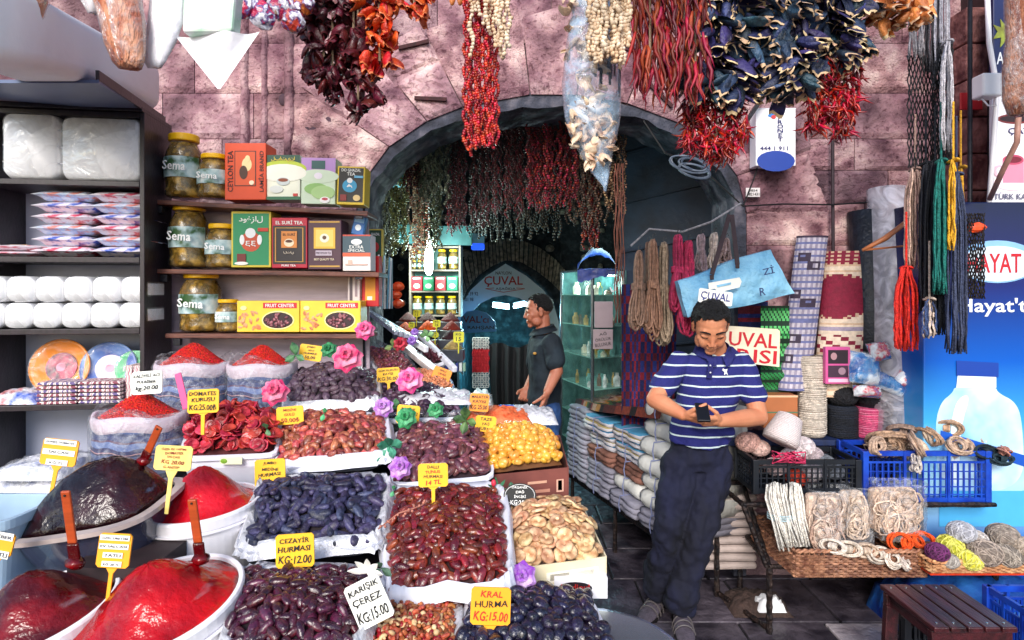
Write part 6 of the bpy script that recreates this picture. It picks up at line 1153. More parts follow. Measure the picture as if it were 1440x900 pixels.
GD = [M('goods_%d' % i, c, .35, .4, 30, metal=mm) for i, (c, mm) in enumerate((('#c8a050', .4), ('#d8e4e0', 0), ('#6a4430', 0), ('#7cb8b4', 0), ('#e8d8c0', 0)))]
rr = random.Random(4)
for k in range(6):
    z = zb+.02+k*(zt-zb-.1)/6+.12; 
    if z > zt-.1: break
    m = MB(); m.prism([q+V((0, 0, z)) for q in (cA, cC, cD, cB)], (0, 0, .008)); part(gc, 'glass_shelf', m, M('shelf_glass', '#84b8b0', .1, .1), world=True)
    for i in range(13):
        u, v = rr.uniform(.08, .92), rr.uniform(.05, .8); p = cA+(cC-cA)*u+(cB-cA)*v*.8; p.z = z+.008; r, h = rr.uniform(.012, .028), rr.uniform(.03, .1)
        m = MB(); m.lathe([(r, 0), (r, h*.6), (r*.5, h*.8), (r*.55, h)], c=p, n=8); solo('small_ware', m, GD[rr.randrange(5)], 'small bottle or trinket standing on a shelf of the glass case', 'trinket', p, group='trinkets in the glass case')
m = MB(); m.tube([cA.lerp(cB, .2)+V((.05, .05, zt-.03)), cA.lerp(cC, .8)+V((0, .1, zt-.03))], .012, 6); part(gc, 'lamp_tube', m, emis('case_tube', '#d8fff0', 9), world=True)
L = bpy.data.lights.new('case_light', 'POINT'); L.energy = 5; L.color = (.7, 1, .92); L.shadow_soft_size = .05; o = bpy.data.objects.new('case_light', L); C.objects.link(o); o.parent = gc; o.location = cA.lerp(cD, .45)+V((0, 0, zt-.09))-gc.location
for (x0, y0, x1, y1, ws, lab) in ((836, 424, 862, 461, (), 'upper brown cardboard notice on the glass case'), (834, 463, 862, 491, ('AĞ', 'ÖRÜLÜR', 'BULUNUR'), 'lower cardboard notice with handwriting on the glass case')):
    printbox('cardboard_notice', lab, 'notice', x0, y0, x1, y1, 4.22, .006, '#988890', tuple(('t', .5, .22+.27*i, .8, .17, w_, '#2a2630', 8) for i, w_ in enumerate(ws)))
TARP = M('tarp_blue', '#081c58', .5, sc=8, col2='#183890', bump=2, bsc=12)
m = MB(); m.grid(lambda u, v: P(812+56*u, 378-30*sin(pi*u)**.7*(1-.6*v)-6*v+U(-2, 2), 4.3+v*.5), 10, 6); m.grid(lambda u, v: P(812+56*(1-u), 379+12*v*(.5+u)+U(-2, 2), 4.28), 10, 3); solo('blue_tarp', m, TARP, 'dark blue tarpaulin thrown over the top of the glass case', 'tarpaulin', P(840, 370, 4.4), smooth=True)
t = thing('steel_hook', 'white metal S shaped hook hanging right of the glass case', 'hook', P(870, 390, 3.9)); m = MB(); m.tube([P(x, y, 3.9) for x, y in ((864, 390), (869, 387), (870, 393), (864, 400), (866, 408), (861, 410), (858, 404))], .006, 5); part(t, 'hook_wire', m, WHITE, world=True)
# ---- kilims
def zig(u, v): return (int(v*16)+int(abs(((u*4) % 1)-.5)*6)) % 4
KM = [M('kilim_'+c, c, .9, .25, 60, .8, 120) for c in ('#5a1020', '#141c50', '#7c1828', '#1c2a6c')]
m = cells(lambda u, v: P(874+(72+8*v)*u, 400+215*(1-v), 3.7+.06*sin(u*7)+.12*(1-v)*0), 26, 40, lambda u, v: zig(u, v*1.0)); m.v = m.v; solo('hanging_kilim', m, KM, 'dark red and blue kilim hanging behind the cord hanks', 'kilim', P(905, 600, 3.7), smooth=True)
m = cells(lambda u, v: P(1038+42*u, 362+170*(1-v), 3.38+.03*sin(u*5)), 12, 30, lambda u, v: (int(v*22)) % 4); solo('hanging_kilim', m, KM, 'maroon and navy striped kilim behind the blue bag and red lettered sign', 'kilim', P(1055, 520, 3.38), smooth=True)
KT = [M('kt_'+c, c, .9, .3, 50, .8, 110) for c in ('#4a1c18', '#702e20', '#141014', '#2c4c28', '#8c5c24', '#907464', '#5c1018')]
def kpat(u, v):
    b = int(v*5); z = abs(((u*5+v*3) % 1)-.5)*2
    if b >= 3: return [2, 3, 4, 5, 6][int((z*2+v*25)) % 5]
    return 2 if (z > .72 and int(v*40) % 3) else (0 if int(u*26+v*9) % 5 == 0 else 1)
m = cells(lambda u, v: V((.44+.5*u+.34*(1-v)+.02*sin(9*v), 3.25+v*1.25, .872+.14*(1-v)**2+.02*sin(6*u+4*v)-(.05 if u < .04 else 0))), 34, 40, kpat); solo('folded_kilim', m, KT, 'brick brown patterned kilim spread over the cloth bundles', 'kilim', V((.8, 3.8, .9)), smooth=True)
GM = [M('green_mat_a', '#1c7c3c', .8, .2), M('green_mat_b', '#0c2c1c', .8, .2), M('green_mat_c', '#58b868', .8, .2)]
for (y0, y1, lab) in ((430, 508, 'upper green patterned mat folded beside the red lettered sign'), (508, 552, 'lower dark green patterned mat below the red lettered sign')):
    m = cells(lambda u, v: P(1070+40*u, y0+(y1-y0)*(1-v), 3.3+.015*sin(9*v)), 20, 22, lambda u, v: (1 if (int(u*20)+int(v*22)) % 3 == 0 or int(v*22) % 7 < 2 else (0 if y0 > 500 else 2 if int(v*22) % 5 else 0))); solo('green_mat', m, GM, lab, 'mat', P(1088, y1, 3.3))
def matroll(xt0, xt1, yt, xb0, xb1, yb, dt, db, pat, mats, lab, nu=18, nv=70, cat='rolled mat'):
    t = thing('rolled_mat', lab, cat, P((xb0+xb1)/2, yb, db)); rT, rB = (xt1-xt0)/2*dt/F, (xb1-xb0)/2*db/F; T_, B_ = P((xt0+xt1)/2, yt, dt), P((xb0+xb1)/2, yb, db)
    def f(u, v): c = B_.lerp(T_, v); r = rB+(rT-rB)*v; a = pi+pi*u; return c+V((r*cos(a), r*.55*sin(a), .0))
    m = cells(f, nu, nv, pat); part(t, 'mat_surface', m, mats, world=True, smooth=False)
    m = MB(); m.loft([[B_.lerp(T_, v)+V(((rB+(rT-rB)*v)*.97*cos(a), .53*(rB+(rT-rB)*v)*sin(a), 0)) for a in [2*pi*i/20 for i in range(20)]] for v in (0, 1)]); part(t, 'inner_roll', m, mats[0], world=True)
    return t
WA = [M('wa_'+c, c, .8, .15, 40, .5, 90) for c in ('#8c8498', '#34283c', '#606490', '#b4acb8')]
def p1(u, v):
    i, j = int(u*18), int(v*70)
    if v > .985: return 1
    for cv, cu in ((.86, .3), (.8, .55), (.62, .2), (.56, .5), (.33, .3), (.2, .2)):
        if abs(v-cv) < .03 and abs(u-cu) < .14 and not (abs(v-cv) < .01 and abs(u-cu) < .05): return 1
    if abs(v-.45) < .012: return 2
    return (0 if i % 2 else 3) if j % 3 else 2
matroll(1120, 1164, 332, 1094, 1138, 548, 3.42, 3.3, p1, WA, 'tall grey lilac woven mat roll with small dark squares')
MA = [M('ma_'+c, c, .8, .15, 40, .5, 90) for c in ('#7c1030', '#c8a88c', '#d8c4b0', '#988ca0')]
def p2(u, v):
    i, j = int(u*20), int(v*74)
    if v > .9: return 1 if i % 2 and j % 2 else 0
    if .44 < v < .47: return 3
    if .53 < v < .84: return 0 if abs(v-.68) < .155-.11*abs(u-.3)*1.2 else (1 if (i+j//2) % 2 else 0) if abs(v-.68) < .2-.11*u else 2
    if .3 < v < .42: return (0 if (i//2+j//2) % 3 == 0 else 2)
    if v < .26 and v > .2: return 0 if j % 2 else 1
    return 2 if j % 3 else 1
matroll(1160, 1233, 354, 1143, 1206, 556, 3.43, 3.32, p2, MA, 'wide maroon and cream checked mat roll beside the grey one', 20, 74)
BLK = M('black_roll', '#0e1420', .5, .4, 30, .6, 60)
for (x0, x1, y0, xb, yb, mat, lab, dd) in ((1194, 1237, 298, 1228, 600, BLK, 'black rolled sheeting standing behind the maroon mat', 3.42), (1222, 1272, 266, 1252, 608, film('roll_film', '#e8e4f0', .35, .85, 10, .2), 'clear plastic sheeting roll standing by the wooden hanger', 3.36)):
    s = dd/F; m = MB(); T_, B_ = P((x0+x1)/2, y0, dd), P(xb, yb, dd-.1); r = (x1-x0)/2*s; m.tube([B_, B_.lerp(T_, .5)+V((.01, 0, 0)), T_], [r, r*1.04, r], 18); solo('sheeting_roll', m, mat, lab, 'plastic roll', B_, smooth=True)
m = MB(); m.tube([P(1255, 268, 3.34), P(1248, 292, 3.34), P(1262, 300, 3.33)], .02, 8)
# ---- blue bag, tags, sign
t = thing('blue_tarp_bag', 'large light blue tarpaulin bag with leather handles hanging above the man', 'bag', P(1030, 400, 3.05)); BLB = M('bag_blue', '#5ca0cc', .5, sc=5, col2='#94cce8', bump=3, bsc=14)
m = MB(); A, B, Cc, D = P(964, 446, 3.05), P(1112, 414, 3.05), P(1080, 350, 3.1), P(950, 396, 3.1)
fr = lambda u, v, o: bil([A, B, Cc, D], u, v)+V((0, o*(.035+.03*(16*u*(1-u)*v*(1-v))**.4)+.006*sin(11*u+5*v)+.007*sin(17*u-9*v+o), .006*sin(8*u+3*v)+(.006*sin(13*v) if 0 < u < 1 else 0)))
m.grid(lambda u, v: fr(u, v, -1), 14, 8); m.grid(lambda u, v: fr(1-u, v, 1), 14, 8)
n = 14; ed = lambda o: [fr(i/n, 0, o) for i in range(n)]+[fr(1, i/n, o) for i in range(n)]+[fr(1-i/n, 1, o) for i in range(n)]+[fr(0, 1-i/n, o) for i in range(n)]
m.loft([ed(-1), ed(1)], cap=False); part(t, 'bag_body', m, BLB, world=True, smooth=True)
LE = M('leather_strap', '#2c1018', .5, .3, 20)
for (xa, ya, xb, yb) in ((1001, 386, 1026, 302), (1037, 372, 1029, 302)): m = MB(); m.bar(P(xa, ya, 3.0), P(xb, yb, 3.06), .022, .006, up=(0, 1, 0)); part(t, 'handle', m, LE, world=True); 
for (x, y) in ((1001, 390), (1037, 374)): m = MB(); m.box(P(x, y, 2.995), (.02, .008, .025)); part(t, 'rivet_patch', m, LE, world=True, bevel=.003)
L0 = P(1030, 400, 3.05)
for s_, x, y, w_, h, a in (('Zİ', 1076, 380, 16, 12, 12), ('R', 1068, 410, 8, 11, 8)): q = P(x, y, 3.0)-L0; letters(t, s_, q.x, q.z, w_*3/F, h*3/F, flat('#20386a'), yoff=-.085, ang=a)
t = thing('paper_tags', 'white cut-out plastic tag tied to the blue bag', 'tag', P(1018, 400, 2.95)); m = MB(); m.prism([P(x, y, 2.95) for x, y in ((996, 398), (1040, 390), (1043, 396), (1040, 404), (1012, 411), (1005, 406), (997, 407))], (0, .004, 0)); part(t, 'tag', m, WCARD, world=True); m = MB(); m.prism([P(x, y, 2.944) for x, y in ((1008, 401), (1028, 397), (1028, 400), (1009, 404))], (0, .003, 0)); part(t, 'slot', m, BLB, world=True)
price_card(1006, 418, 48, 20, 2.9, ['ÇUVAL'], 'white tag with handwriting behind the man, over his head', 8, mat=WCARD, ink=BLUEINK)
t = thing('red_lettered_sign', 'cream board with large red letters UVAL and ISI behind the man', 'sign', P(1050, 486, 3.2)); s = 3.2/F; m = MB(); m.prism([(-42*s, 0, -20*s), (46*s, 0, -30*s), (47*s, 0, 20*s), (44*s, 0, 23*s), (-42*s, 0, 29*s)], (0, .01, 0)); part(t, 'board', m, CREAMP)
RD = flat('#c01028'); letters(t, 'UVAL', 9*s, 8*s, 68*s, 20*s, RD, ang=-4); letters(t, 'RISI', 14*s, -15*s, 56*s, 19*s, RD, ang=-4)
# ---- fridge
t = thing('drinks_fridge', 'tall blue drinks fridge with HAYAT logo and water bottle picture', 'fridge', P(1390, 840, 3.02)); t.location.z = 0
s = 3.02/F; x0, x1 = (1299-1390)*s, (1530-1390)*s; H = EYE-(284-HY)*s
m = MB(); m.box(((x0+x1)/2, .125, H/2), (x1-x0, .25, H))
fm = M('fridge_front', '#0a2a78', .25, .03); n_ = fm.node_tree.nodes; l_ = fm.node_tree.links; tc = n_.new('ShaderNodeTexCoord'); sx = n_.new('ShaderNodeSeparateXYZ'); l_.new(tc.outputs['Object'], sx.inputs[0])
mr = n_.new('ShaderNodeMapRange'); mr.inputs[1].default_value = .2; mr.inputs[2].default_value = H; l_.new(sx.outputs[2], mr.inputs[0]); rp = n_.new('ShaderNodeValToRGB'); l_.new(mr.outputs[0], rp.inputs[0]); e = rp.color_ramp.elements; e[0].position = 0; e[0].color = lin('#0a3c90'); e[1].position = 1; e[1].color = lin('#060e3c')
for p_, c_ in ((.1, '#1860b8'), (.26, '#a8dcf4'), (.42, '#3c9cdc'), (.58, '#0c58bc'), (.78, '#081c6c')): x_ = e.new(p_); x_.color = lin(c_)
l_.new(rp.outputs[0], n_['Principled BSDF'].inputs['Base Color'])
part(t, 'cabinet_body', m, fm, bevel=.006)
def fz(y): return EYE-(y-HY)*s
def fx(x): return (x-1390)*s
def chk(p):
    for _ in range(3): p = [q for a, b in zip(p, p[1:]+p[:1]) for q in ((a[0]*.75+b[0]*.25, a[1]*.75+b[1]*.25), (a[0]*.25+b[0]*.75, a[1]*.25+b[1]*.75))]
    return p
def fshape(nm, pts, off, mat): m = MB(); m.prism([(fx(x), -off, fz(y)) for x, y in pts], (0, -.001, 0)); part(t, nm, m, mat)
fshape('logo_oval', [(1402+58*cos(a), 368+30*sin(a)) for a in [2*pi*i/28 for i in range(28)]], .001, flat('#88b8e8')); fshape('logo_inner', [(1402+53*cos(a), 371+25*sin(a)) for a in [2*pi*i/28 for i in range(28)]], .003, flat('#d8e8f8'))
letters(t, 'HAYAT', fx(1397), fz(370), 76*s, 27*s, flat('#c01828'), .005); letters(t, "Hayat'ta", fx(1402), fz(432), 112*s, 26*s, flat('#f0f6ff'), .002)
BW_ = M('bottle_print', '#6cb4e0', .3, sc=3, col2='#d8f0fc'); fshape('bottle_body', chk([(1342, 543), (1400, 543), (1402, 552), (1430, 566), (1438, 600), (1440, 692), (1320, 692), (1314, 600), (1322, 566), (1340, 552)]), .001, BW_)
fshape('bottle_highlight', chk([(1352, 556), (1364, 556), (1350, 600), (1348, 680), (1338, 680), (1336, 600), (1342, 570)]), .003, flat('#e8f8ff')); fshape('bottle_neck', [(1346, 528), (1400, 528), (1400, 545), (1344, 545)], .0035, flat('#e8f6ff')); fshape('bottle_cap', [(1344, 507), (1403, 510), (1403, 530), (1344, 528)], .005, flat('#0c3c9c')); fshape('water_wave', [(1320, 690), (1437, 690), (1500, 670), (1500, 740), (1320, 740)], .003, flat('#48a8e0'))
fshape('blue_swoosh', [(1322, 605), (1440, 640), (1500, 650), (1500, 668), (1440, 656), (1322, 616)], .0045, flat('#0c50b8'))
# ---- skeins, nets, hanger
t = thing('wooden_hanger', 'wooden clothes hanger leaning out from the rolled mats', 'hanger', P(1250, 325, 3.0)); m = MB(); m.tube([P(1213, 352, 3.0), P(1245, 335, 3.0), P(1285, 304, 3.0)], [.008, .014, .011], 8); part(t, 'shoulder', m, M('hanger_wood', '#a8643c', .4, .2, 10), world=True, smooth=True); m = MB(); m.tube([P(1213, 352, 3.0), P(1290, 344, 3.0)], .005, 6); part(t, 'bar', m, M('hanger_wood', '#a8643c'), world=True)
m = MB(); m.tube([P(1285, 304, 3.0), P(1287, 290, 3.0), P(1296, 285, 3.0), P(1296, 200, 2.9)], .003, 5); part(t, 'hook', m, METAL, world=True)
def skein(x0, x1, y0, y1, d, c, lab, n=34, wave=.004, c2=None, tip=8):
    s = d/F; t = thing('cord_skein', lab, 'cord skein', P((x0+x1)/2, y0, d)); xc = (x0+x1)/2
    for g in range(max(2, n//8)):
        m = MB()
        for i in range(8):
            xx = xc+(x1-x0)/2*U(-1, 1); yy = U(-.035, .035); ph = U(0, 6); e = y1+U(-tip, tip*.3); tp = y0+U(-2, 5)
            m.tube([P(xc+(xx-xc)*min(1, .35+k*.25), tp+(e-tp)*k/9, d+yy)+V((wave*sin(ph+k*2.1), wave*cos(ph+k*1.7), 0)) for k in range(10)], .0042, 4)
        part(t, 'cord_strand', m, cordmat(c2 if c2 and g % 2 else c), world=True, smooth=True)
    m = MB(); c_ = P(xc, y0, d); m.tube([c_+V(((x1-x0)*.2*s*cos(a), .03*sin(a), .004*sin(2*a))) for a in [2*pi*i/12 for i in range(13)]], .006, 5); m.tube([c_, c_+V((0, 0, .25))], .004, 5); part(t, 'tie', m, cordmat(c), world=True); return t
skein(1272, 1302, 238, 378, 2.75, '#a88880', 'beige skein ending above the orange red one at the left of the skeins', c2='#c8a898'); skein(1258, 1291, 376, 492, 2.72, '#d82418', 'bright orange red skein hanging lowest at the left', 44)
skein(1292, 1312, 230, 440, 2.7, '#0c0e1c', 'narrow black skein left of the teal one', 30); skein(1300, 1330, 228, 470, 2.66, '#10131f', 'wide black skein behind the teal one', 40)
skein(1313, 1334, 226, 412, 2.58, '#0c6c64', 'teal green skein in front of the black ones', 34); skein(1334, 1347, 226, 350, 2.56, '#d8a020', 'thin yellow skein at the right of the teal one', 16); skein(1345, 1357, 236, 420, 2.64, '#c08c1c', 'long thin mustard skein at the right edge of the skeins', 12)
skein(1330, 1360, 245, 496, 2.6, '#3c4460', 'long slate blue grey skein reaching lowest at the right', 44, c2='#2c3450'); skein(1296, 1318, 420, 474, 2.62, '#c8b4a8', 'short beige fringe under the black skeins', 20, c2='#3c5080')
def net(x0, x1, y0, y1, d, c, lab, nx=7, ny=9):
    t = thing('string_net', lab, 'net', P((x0+x1)/2, y0, d)); m = MB()
    for s_ in (1, -1):
        for i in range(nx):
            m.tube([P(x0+(x1-x0)*((i+.5)/nx+s_*.5/nx*(1 if k % 2 else -1)*.9)+U(-1, 1), y0+(y1-y0)*k/ny, d+s_*.006+.02*sin(k+i)) for k in range(ny+1)], .0035, 4)
    part(t, 'mesh_cords', m, cordmat(c), world=True, kind='stuff'); return t
net(1276, 1312, 78, 236, 2.75, '#0a0a12', 'black string net hanging at the left of the cord column'); net(1310, 1340, 60, 232, 2.7, '#0a0a12', 'dense black string net right of the looser one', 9, 14); net(1352, 1385, 300, 420, 2.75, '#140c10', 'black net bag with an orange end beside the fridge logo', 9, 12)
m = MB(); m.ell(P(1372, 320, 2.75), (.05, .02, .025), nu=10, nv=6, jit=.1); solo('orange_pod', m, M('orange_pod', '#d8481c', .5), 'orange knot at the top of the black net bag by the fridge', 'knot', P(1372, 320, 2.75))
for k in range(3): skein(1278+k*18, 1300+k*18, -60, 85+20*k, 2.72, ('#8c8890', '#3a3840', '#9a98a4')[k], '%s grey cord bunch above the black nets' % ('left', 'middle dark', 'right light')[k], 16)
skein(1322, 1342, 60, 215, 2.6, '#b8b4bc', 'loose pale grey cords hanging over the dense black net', 12)
# ---- tables
tb = thing('steel_display_stand', 'rusty welded rebar display stand carrying the crates and basket', 'stand', P(1150, 850, 3.0)); RB = M('rebar', '#14141a', .5, .5, 40, 1.2, 60, metal=.5, col2='#3a2c28')
def rod(a, b, r=.012): m = MB(); n = 12; a, b = V(a), V(b); m.tube([a.lerp(b, k/n) for k in range(n+1)], [r*(1.18 if k % 2 else .9) for k in range(n+1)], 7); part(tb, 'bar', m, RB, world=True)
def W3(px, d, z): p = P(px, 0, d); p.z = z; return p
lA, lB, lC, lD = (1082, 2.9), (1008, 3.26), (1400, 2.9), (1385, 3.26)
for (q, zt_) in ((lA, .33), (lB, .64), (lC, .33), (lD, .64)): rod(W3(*q, 0), W3(*q, zt_), .014)
for z, a, b in ((.33, lA, lC), (.62, lB, lD), (.03, lB, lA)): rod(W3(*a, z), W3(*b, z))
rod(W3(1082, 2.9, .33), W3(1050, 3.26, .33)); rod(W3(1082, 2.9, .33), W3(1046, 3.26, .60)); rod(W3(1400, 2.9, .33), W3(1352, 3.26, .6)); rod(W3(1050, 3.26, .33), W3(1340, 3.26, .33)); rod(W3(1045, 2.92, .62), W3(1400, 2.92, .62)); rod(W3(1045, 2.92, .62), W3(1008, 3.26, .62)); rod(W3(1045, 2.92, .62), W3(1078, 2.9, .33))
m = MB(); m.box(((W3(1030, 3.2, 0).x+W3(1400, 3.2, 0).x)/2, 3.33, .845), (1.5, .24, .03)); solo('back_table', m, M('table_blue', '#14244c', .6, .3), 'narrow table under the cord spools against the wall', 'table', V((1.7, 3.33, .83)), bevel=.004)
SPZ = .785
def spool(x, yt, yb, wpx, c, lab, d=3.3, kind='spool', prof=None, ang=0, c2=None):
    s = d/F; r = wpx*s/2; h = (yb-yt)*s; t = thing('cord_spool', lab, 'cord spool', P(x, yb, d), Euler((0, radians(ang), 0)))
    mt = bands('wound_'+c, [(0, c), (.55, c2 or c)], 2, .009, .7, .8, 14, 1.5); rr = random.Random(int(x)); n = 26
    p = prof or [(r*.9, 0), (r, h*.04), (r*rr.uniform(.95, 1.02), h*.3), (r*rr.uniform(.96, 1.03), h*.6), (r, h*.94), (r*.88, h), (r*.3, h*1.0)]
    m = MB(); m.lathe(p, n=n); part(t, 'winding', m, mt, smooth=True)
    m = MB(); k = int(h/.011)
    for i in range(k): z = h*.05+i*h*.9/k; m.tube([((r*1.0+.001)*cos(a), (r*1.0+.001)*sin(a), z+.004*sin(a+i*.7)) for a in [pi+pi*q/10 for q in range(11)]], .0028, 4)
    part(t, 'outer_turns', m, cordmat(c), smooth=True, kind='stuff')
    m = MB(); m.tube([(0, 0, h*.99), (0, 0, h*1.005)], r*.25, 10); part(t, 'core_hole', m, INK); return t
spool(1141, 500, 612, 38, '#d8ccc0', 'tall cream rope spool standing by the carton', 3.3, c2='#a89888')
spool(1184, 570, 613, 40, '#0e121e', 'dark navy spool, lower left of the black ones', 3.3, c2='#1c2436'); spool(1222, 572, 614, 38, '#d04878', 'bright pink spool between the dark and white spools', 3.3, c2='#e888a8'); spool(1285, 566, 610, 70, '#e8e6ee', 'wide white spool under the blue plastic packets', 3.3, c2='#b8b8c8')
for (x, y, c, lab) in ((1184, 555, '#12121a', 'black ball of cord on top of the dark navy spool'), (1224, 556, '#101018', 'black ball of cord on top of the pink spool')):
    pass
def ball(x, y, rpx, d, c, lab, sq=.75, name='yarn_ball', cat='yarn ball', group=None, c2=None):
    s = d/F; r = rpx*s; t = thing(name, lab, cat, P(x, y, d), None, group); m = MB(); m.ell((0, 0, 0), (r, r, r*sq), nu=14, nv=10); part(t, 'core', m, cordmat(c), smooth=True)
    m = MB(); q0 = U(0, 180)
    for i in range(20):
        rt = RZ(q0+U(-50, 50)+90*(i % 2)) @ RX(90+U(-50, 50)); o = U(-.55, .55)*r; rr_ = sqrt(max(0, r*r-o*o))*1.01
        m.tube([(lambda p: V((p.x, p.y, p.z*sq)))(rt @ V((rr_*cos(a), rr_*sin(a), o))) for a in [2*pi*k/16 for k in range(17)]], .0028, 4)
    part(t, 'wound_thread', m, cordmat(c2 or c), smooth=True, kind='stuff'); return t
ball(1184, 556, 21, 3.3, '#12121a', 'black ball of cord on top of the dark navy spool', .7, 'cord_ball', 'cord ball'); ball(1224, 557, 20, 3.3, '#101018', 'black ball of cord on top of the pink spool', .7, 'cord_ball', 'cord ball')
printbox('pink_packet', 'pink packet with dark pictures standing on the black cord balls', 'packet', 1161, 488, 1196, 540, 3.2, .03, '#c85090', (('r', .1, .08, .9, .45, '#2a1c28'), ('r', .1, .5, .9, .82, '#40283c'), ('e', .2, .15, .45, .35, '#a88088'), ('e', .5, .55, .8, .75, '#987888'), ('r', .1, .86, .9, .95, '#e8b8d0')))
printbox('brown_carton', 'brown cardboard carton tied with string beside the man', 'carton', 1074, 556, 1122, 602, 3.2, .2, '#a8643c', (('r', 0, .5, 1, .54, '#487058'), ('r', 0, 0, 1, .06, '#d8b08c')))
PLB = M('blue_white_packet', '#1858a8', .25, sc=9, col2='#e8f0f8', col3='#3c88c8', thr=(.4, .6), bump=2, bsc=18, coat=.5)
PLR = M('red_blue_packet', '#e8ecf4', .25, sc=12, col2='#1c60b0', col3='#c82840', thr=(.42, .6), bump=2, bsc=18, coat=.5)
for (x, y, w_, h, a, mat, lab) in ((1248, 525, .16, .17, 10, PLB, 'blue and white plastic packet standing by the clear roll'), (1282, 548, .2, .08, 28, PLB, 'shiny blue packet lying on the wide white spool'), (1312, 545, .15, .09, 20, PLR, 'white packet with blue and red print at the right of the spools'), (1252, 560, .14, .06, 5, PLR, 'small printed packet at the left of the wide white spool'), (1270, 500, .1, .1, -10, PLR, 'upright red and blue plastic packet at the top of the pile')):
    m = crumple(w_, h, .05, 12, .008, int(x), .35); o = solo('plastic_packet', m, mat, lab, 'packet', P(x, y, 3.0), smooth=True, world=False); o.location.y = 3.2; o.rotation_euler = (radians(70), radians(a), 0)
    c2 = link('clear_wrap', crumple(w_*1.06, h*1.06, .062, 12, .01, int(x)+1, .35).mesh('clear_wrap', FILM, True), o)
# ---- crates
def crate(x0, x1, yt, yb, d, D, mat, lab, nx=14, nz=4, name='plastic_crate', rot=0):
    s = d/F; W = (x1-x0)*s; H = (yb-yt)*s; t = thing(name, lab, 'crate', P((x0+x1)/2, yb, d), Euler((0, 0, radians(rot))))
    m = MB(); m.box((0, D/2, .006), (W-.02, D-.02, .012)); part(t, 'bottom', m, mat)
    for (a, b) in (((-W/2, 0), (W/2, 0)), ((-W/2, D), (W/2, D)), ((-W/2, 0), (-W/2, D)), ((W/2, 0), (W/2, D))):
        A = V((a[0], a[1], 0)); B = V((b[0], b[1], 0)); L = (B-A).length; u = (B-A)/L
        for z, hh in ((H-.012, .024), (H*.78, .01), (.012, .022)): m = MB(); m.bar(A+V((0, 0, z)), B+V((0, 0, z)), .014 if hh > .02 else .008, hh); part(t, 'rail', m, mat)
        m = MB(); k = max(3, int(L/W*nx))
        for i in range(1, k): p = A+(B-A)*i/k; m.box(p+V((0, 0, H*.4)), (.007, .007, H*.78)) 
        for i in range(1, nz): m.bar(A+V((0, 0, H*.75*i/nz)), B+V((0, 0, H*.75*i/nz)), .005, .005)
        part(t, 'lattice', m, mat, kind='stuff')
        if L > W*.6: 
            for f in (.32, .68): m = MB(); m.box(A+(B-A)*f+V((0, -.004 if a[1] == 0 else .004, H*.5)), (.012, .012, H)); part(t, 'rib', m, mat)
    for sx in (-1, 1):
        for y_ in (0, D): m = MB(); m.box((sx*W/2, y_, H/2), (.028, .028, H)); part(t, 'corner_post', m, mat, bevel=.003)
    return t
BLC = M('crate_blue', '#0a2c94', .4, .2, 12, col2='#1448b8'); BKC = M('crate_black', '#0c121c', .45, .3, 12)
crate(1216, 1388, 634, 706, 2.96, .22, BLC, 'bright blue plastic crate heaped with cord coils before the fridge', 22, 5)
crate(1062, 1206, 646, 694, 2.94, .24, BKC, 'black lattice crate of cords and balls right of the man', 18, 5)
crate(1462, 1560, 868, 960, 2.2, .24, BLC, 'blue crate cut off at the lower right corner', 16, 4)
m = MB(); m.box((0, 0, 0), (.1, .07, .12)); crate(1274, 1310, 868, 930, 2.5, .12, BKC, 'small dark crate under the slatted stool', 6, 3)
# cord coils
def coil(x, y, rpx, d, c, lab, n=8, th=.004, ry=.5, name='cord_coil', ang=None, group=None, wrap=True, tail=False):
    s = d/F; r = rpx*s; t = thing(name, lab, 'cord coil', P(x, y, d), Euler((radians(U(40, 80)), 0, radians(U(0, 180) if ang is None else ang))), group)
    m = MB()
    for i in range(n):
        q = r*U(.8, 1.05); o = U(-.012, .012); ox = U(-.1, .1)*r; m.tube([(q*cos(a)+ox, q*ry*sin(a), o+.004*sin(2*a+i)) for a in [2*pi*k/16 for k in range(17)]], th, 5)
    part(t, 'cord_loops', m, cordmat(c), smooth=True, kind='stuff')
    if wrap:
        m = MB()
        for i in range(5): m.tube([(-.01+.006*i+.001*U(-1, 1), r*ry*.95*cos(a)*.5, .022*sin(a)) for a in [2*pi*k/10 for k in range(11)]], th, 5)
        part(t, 'binding', m, cordmat(c), smooth=True)
    return t
cc = ['#b89c88', '#a88870', '#c8b4a0', '#8c7468']
wh = ['leftmost', 'second', 'third', 'fourth', 'fifth', 'sixth', 'seventh', 'eighth', 'ninth', 'tenth', 'eleventh', 'twelfth']
for k, (x, y, r) in enumerate(((1234, 632, 14), (1252, 622, 16), (1262, 640, 14), (1272, 615, 16), (1288, 630, 20), (1305, 618, 16), (1322, 634, 18), (1338, 616, 15), (1350, 632, 17), (1330, 606, 14), (1362, 622, 14), (1296, 642, 13))):
    coil(x, y-5, r*1.35, 2.98+.05*(k % 4), cc[k % 4], 'beige cord coil in the blue crate, %s counting from the left' % wh[k], group='beige coils in the blue crate', ry=.62, n=12, th=.0055)
for k, (x, y) in enumerate(((1244, 624), (1278, 628), (1312, 622), (1345, 625), (1368, 630), (1300, 610))): coil(x, y, 22, 3.08, cc[(k+1) % 4], 'large beige cord coil deeper in the blue crate, %s from the left' % ('first', 'second', 'fourth', 'fifth', 'last', 'third')[k], group='large beige coils deeper in the blue crate', n=16, th=.006, ry=.7)
m = MB()
for k in range(60): x = U(1226, 1378); m.tube([P(x+U(-22, 22), 634+U(-12, 10), U(3.0, 3.14)) for _ in range(5)], .0055, 5)
solo('loose_cord_layer', m, cordmat('#9c8474'), 'tangled beige cord filling the blue crate under the coils', 'cord', P(1300, 640, 3.05), smooth=True, kind='stuff')
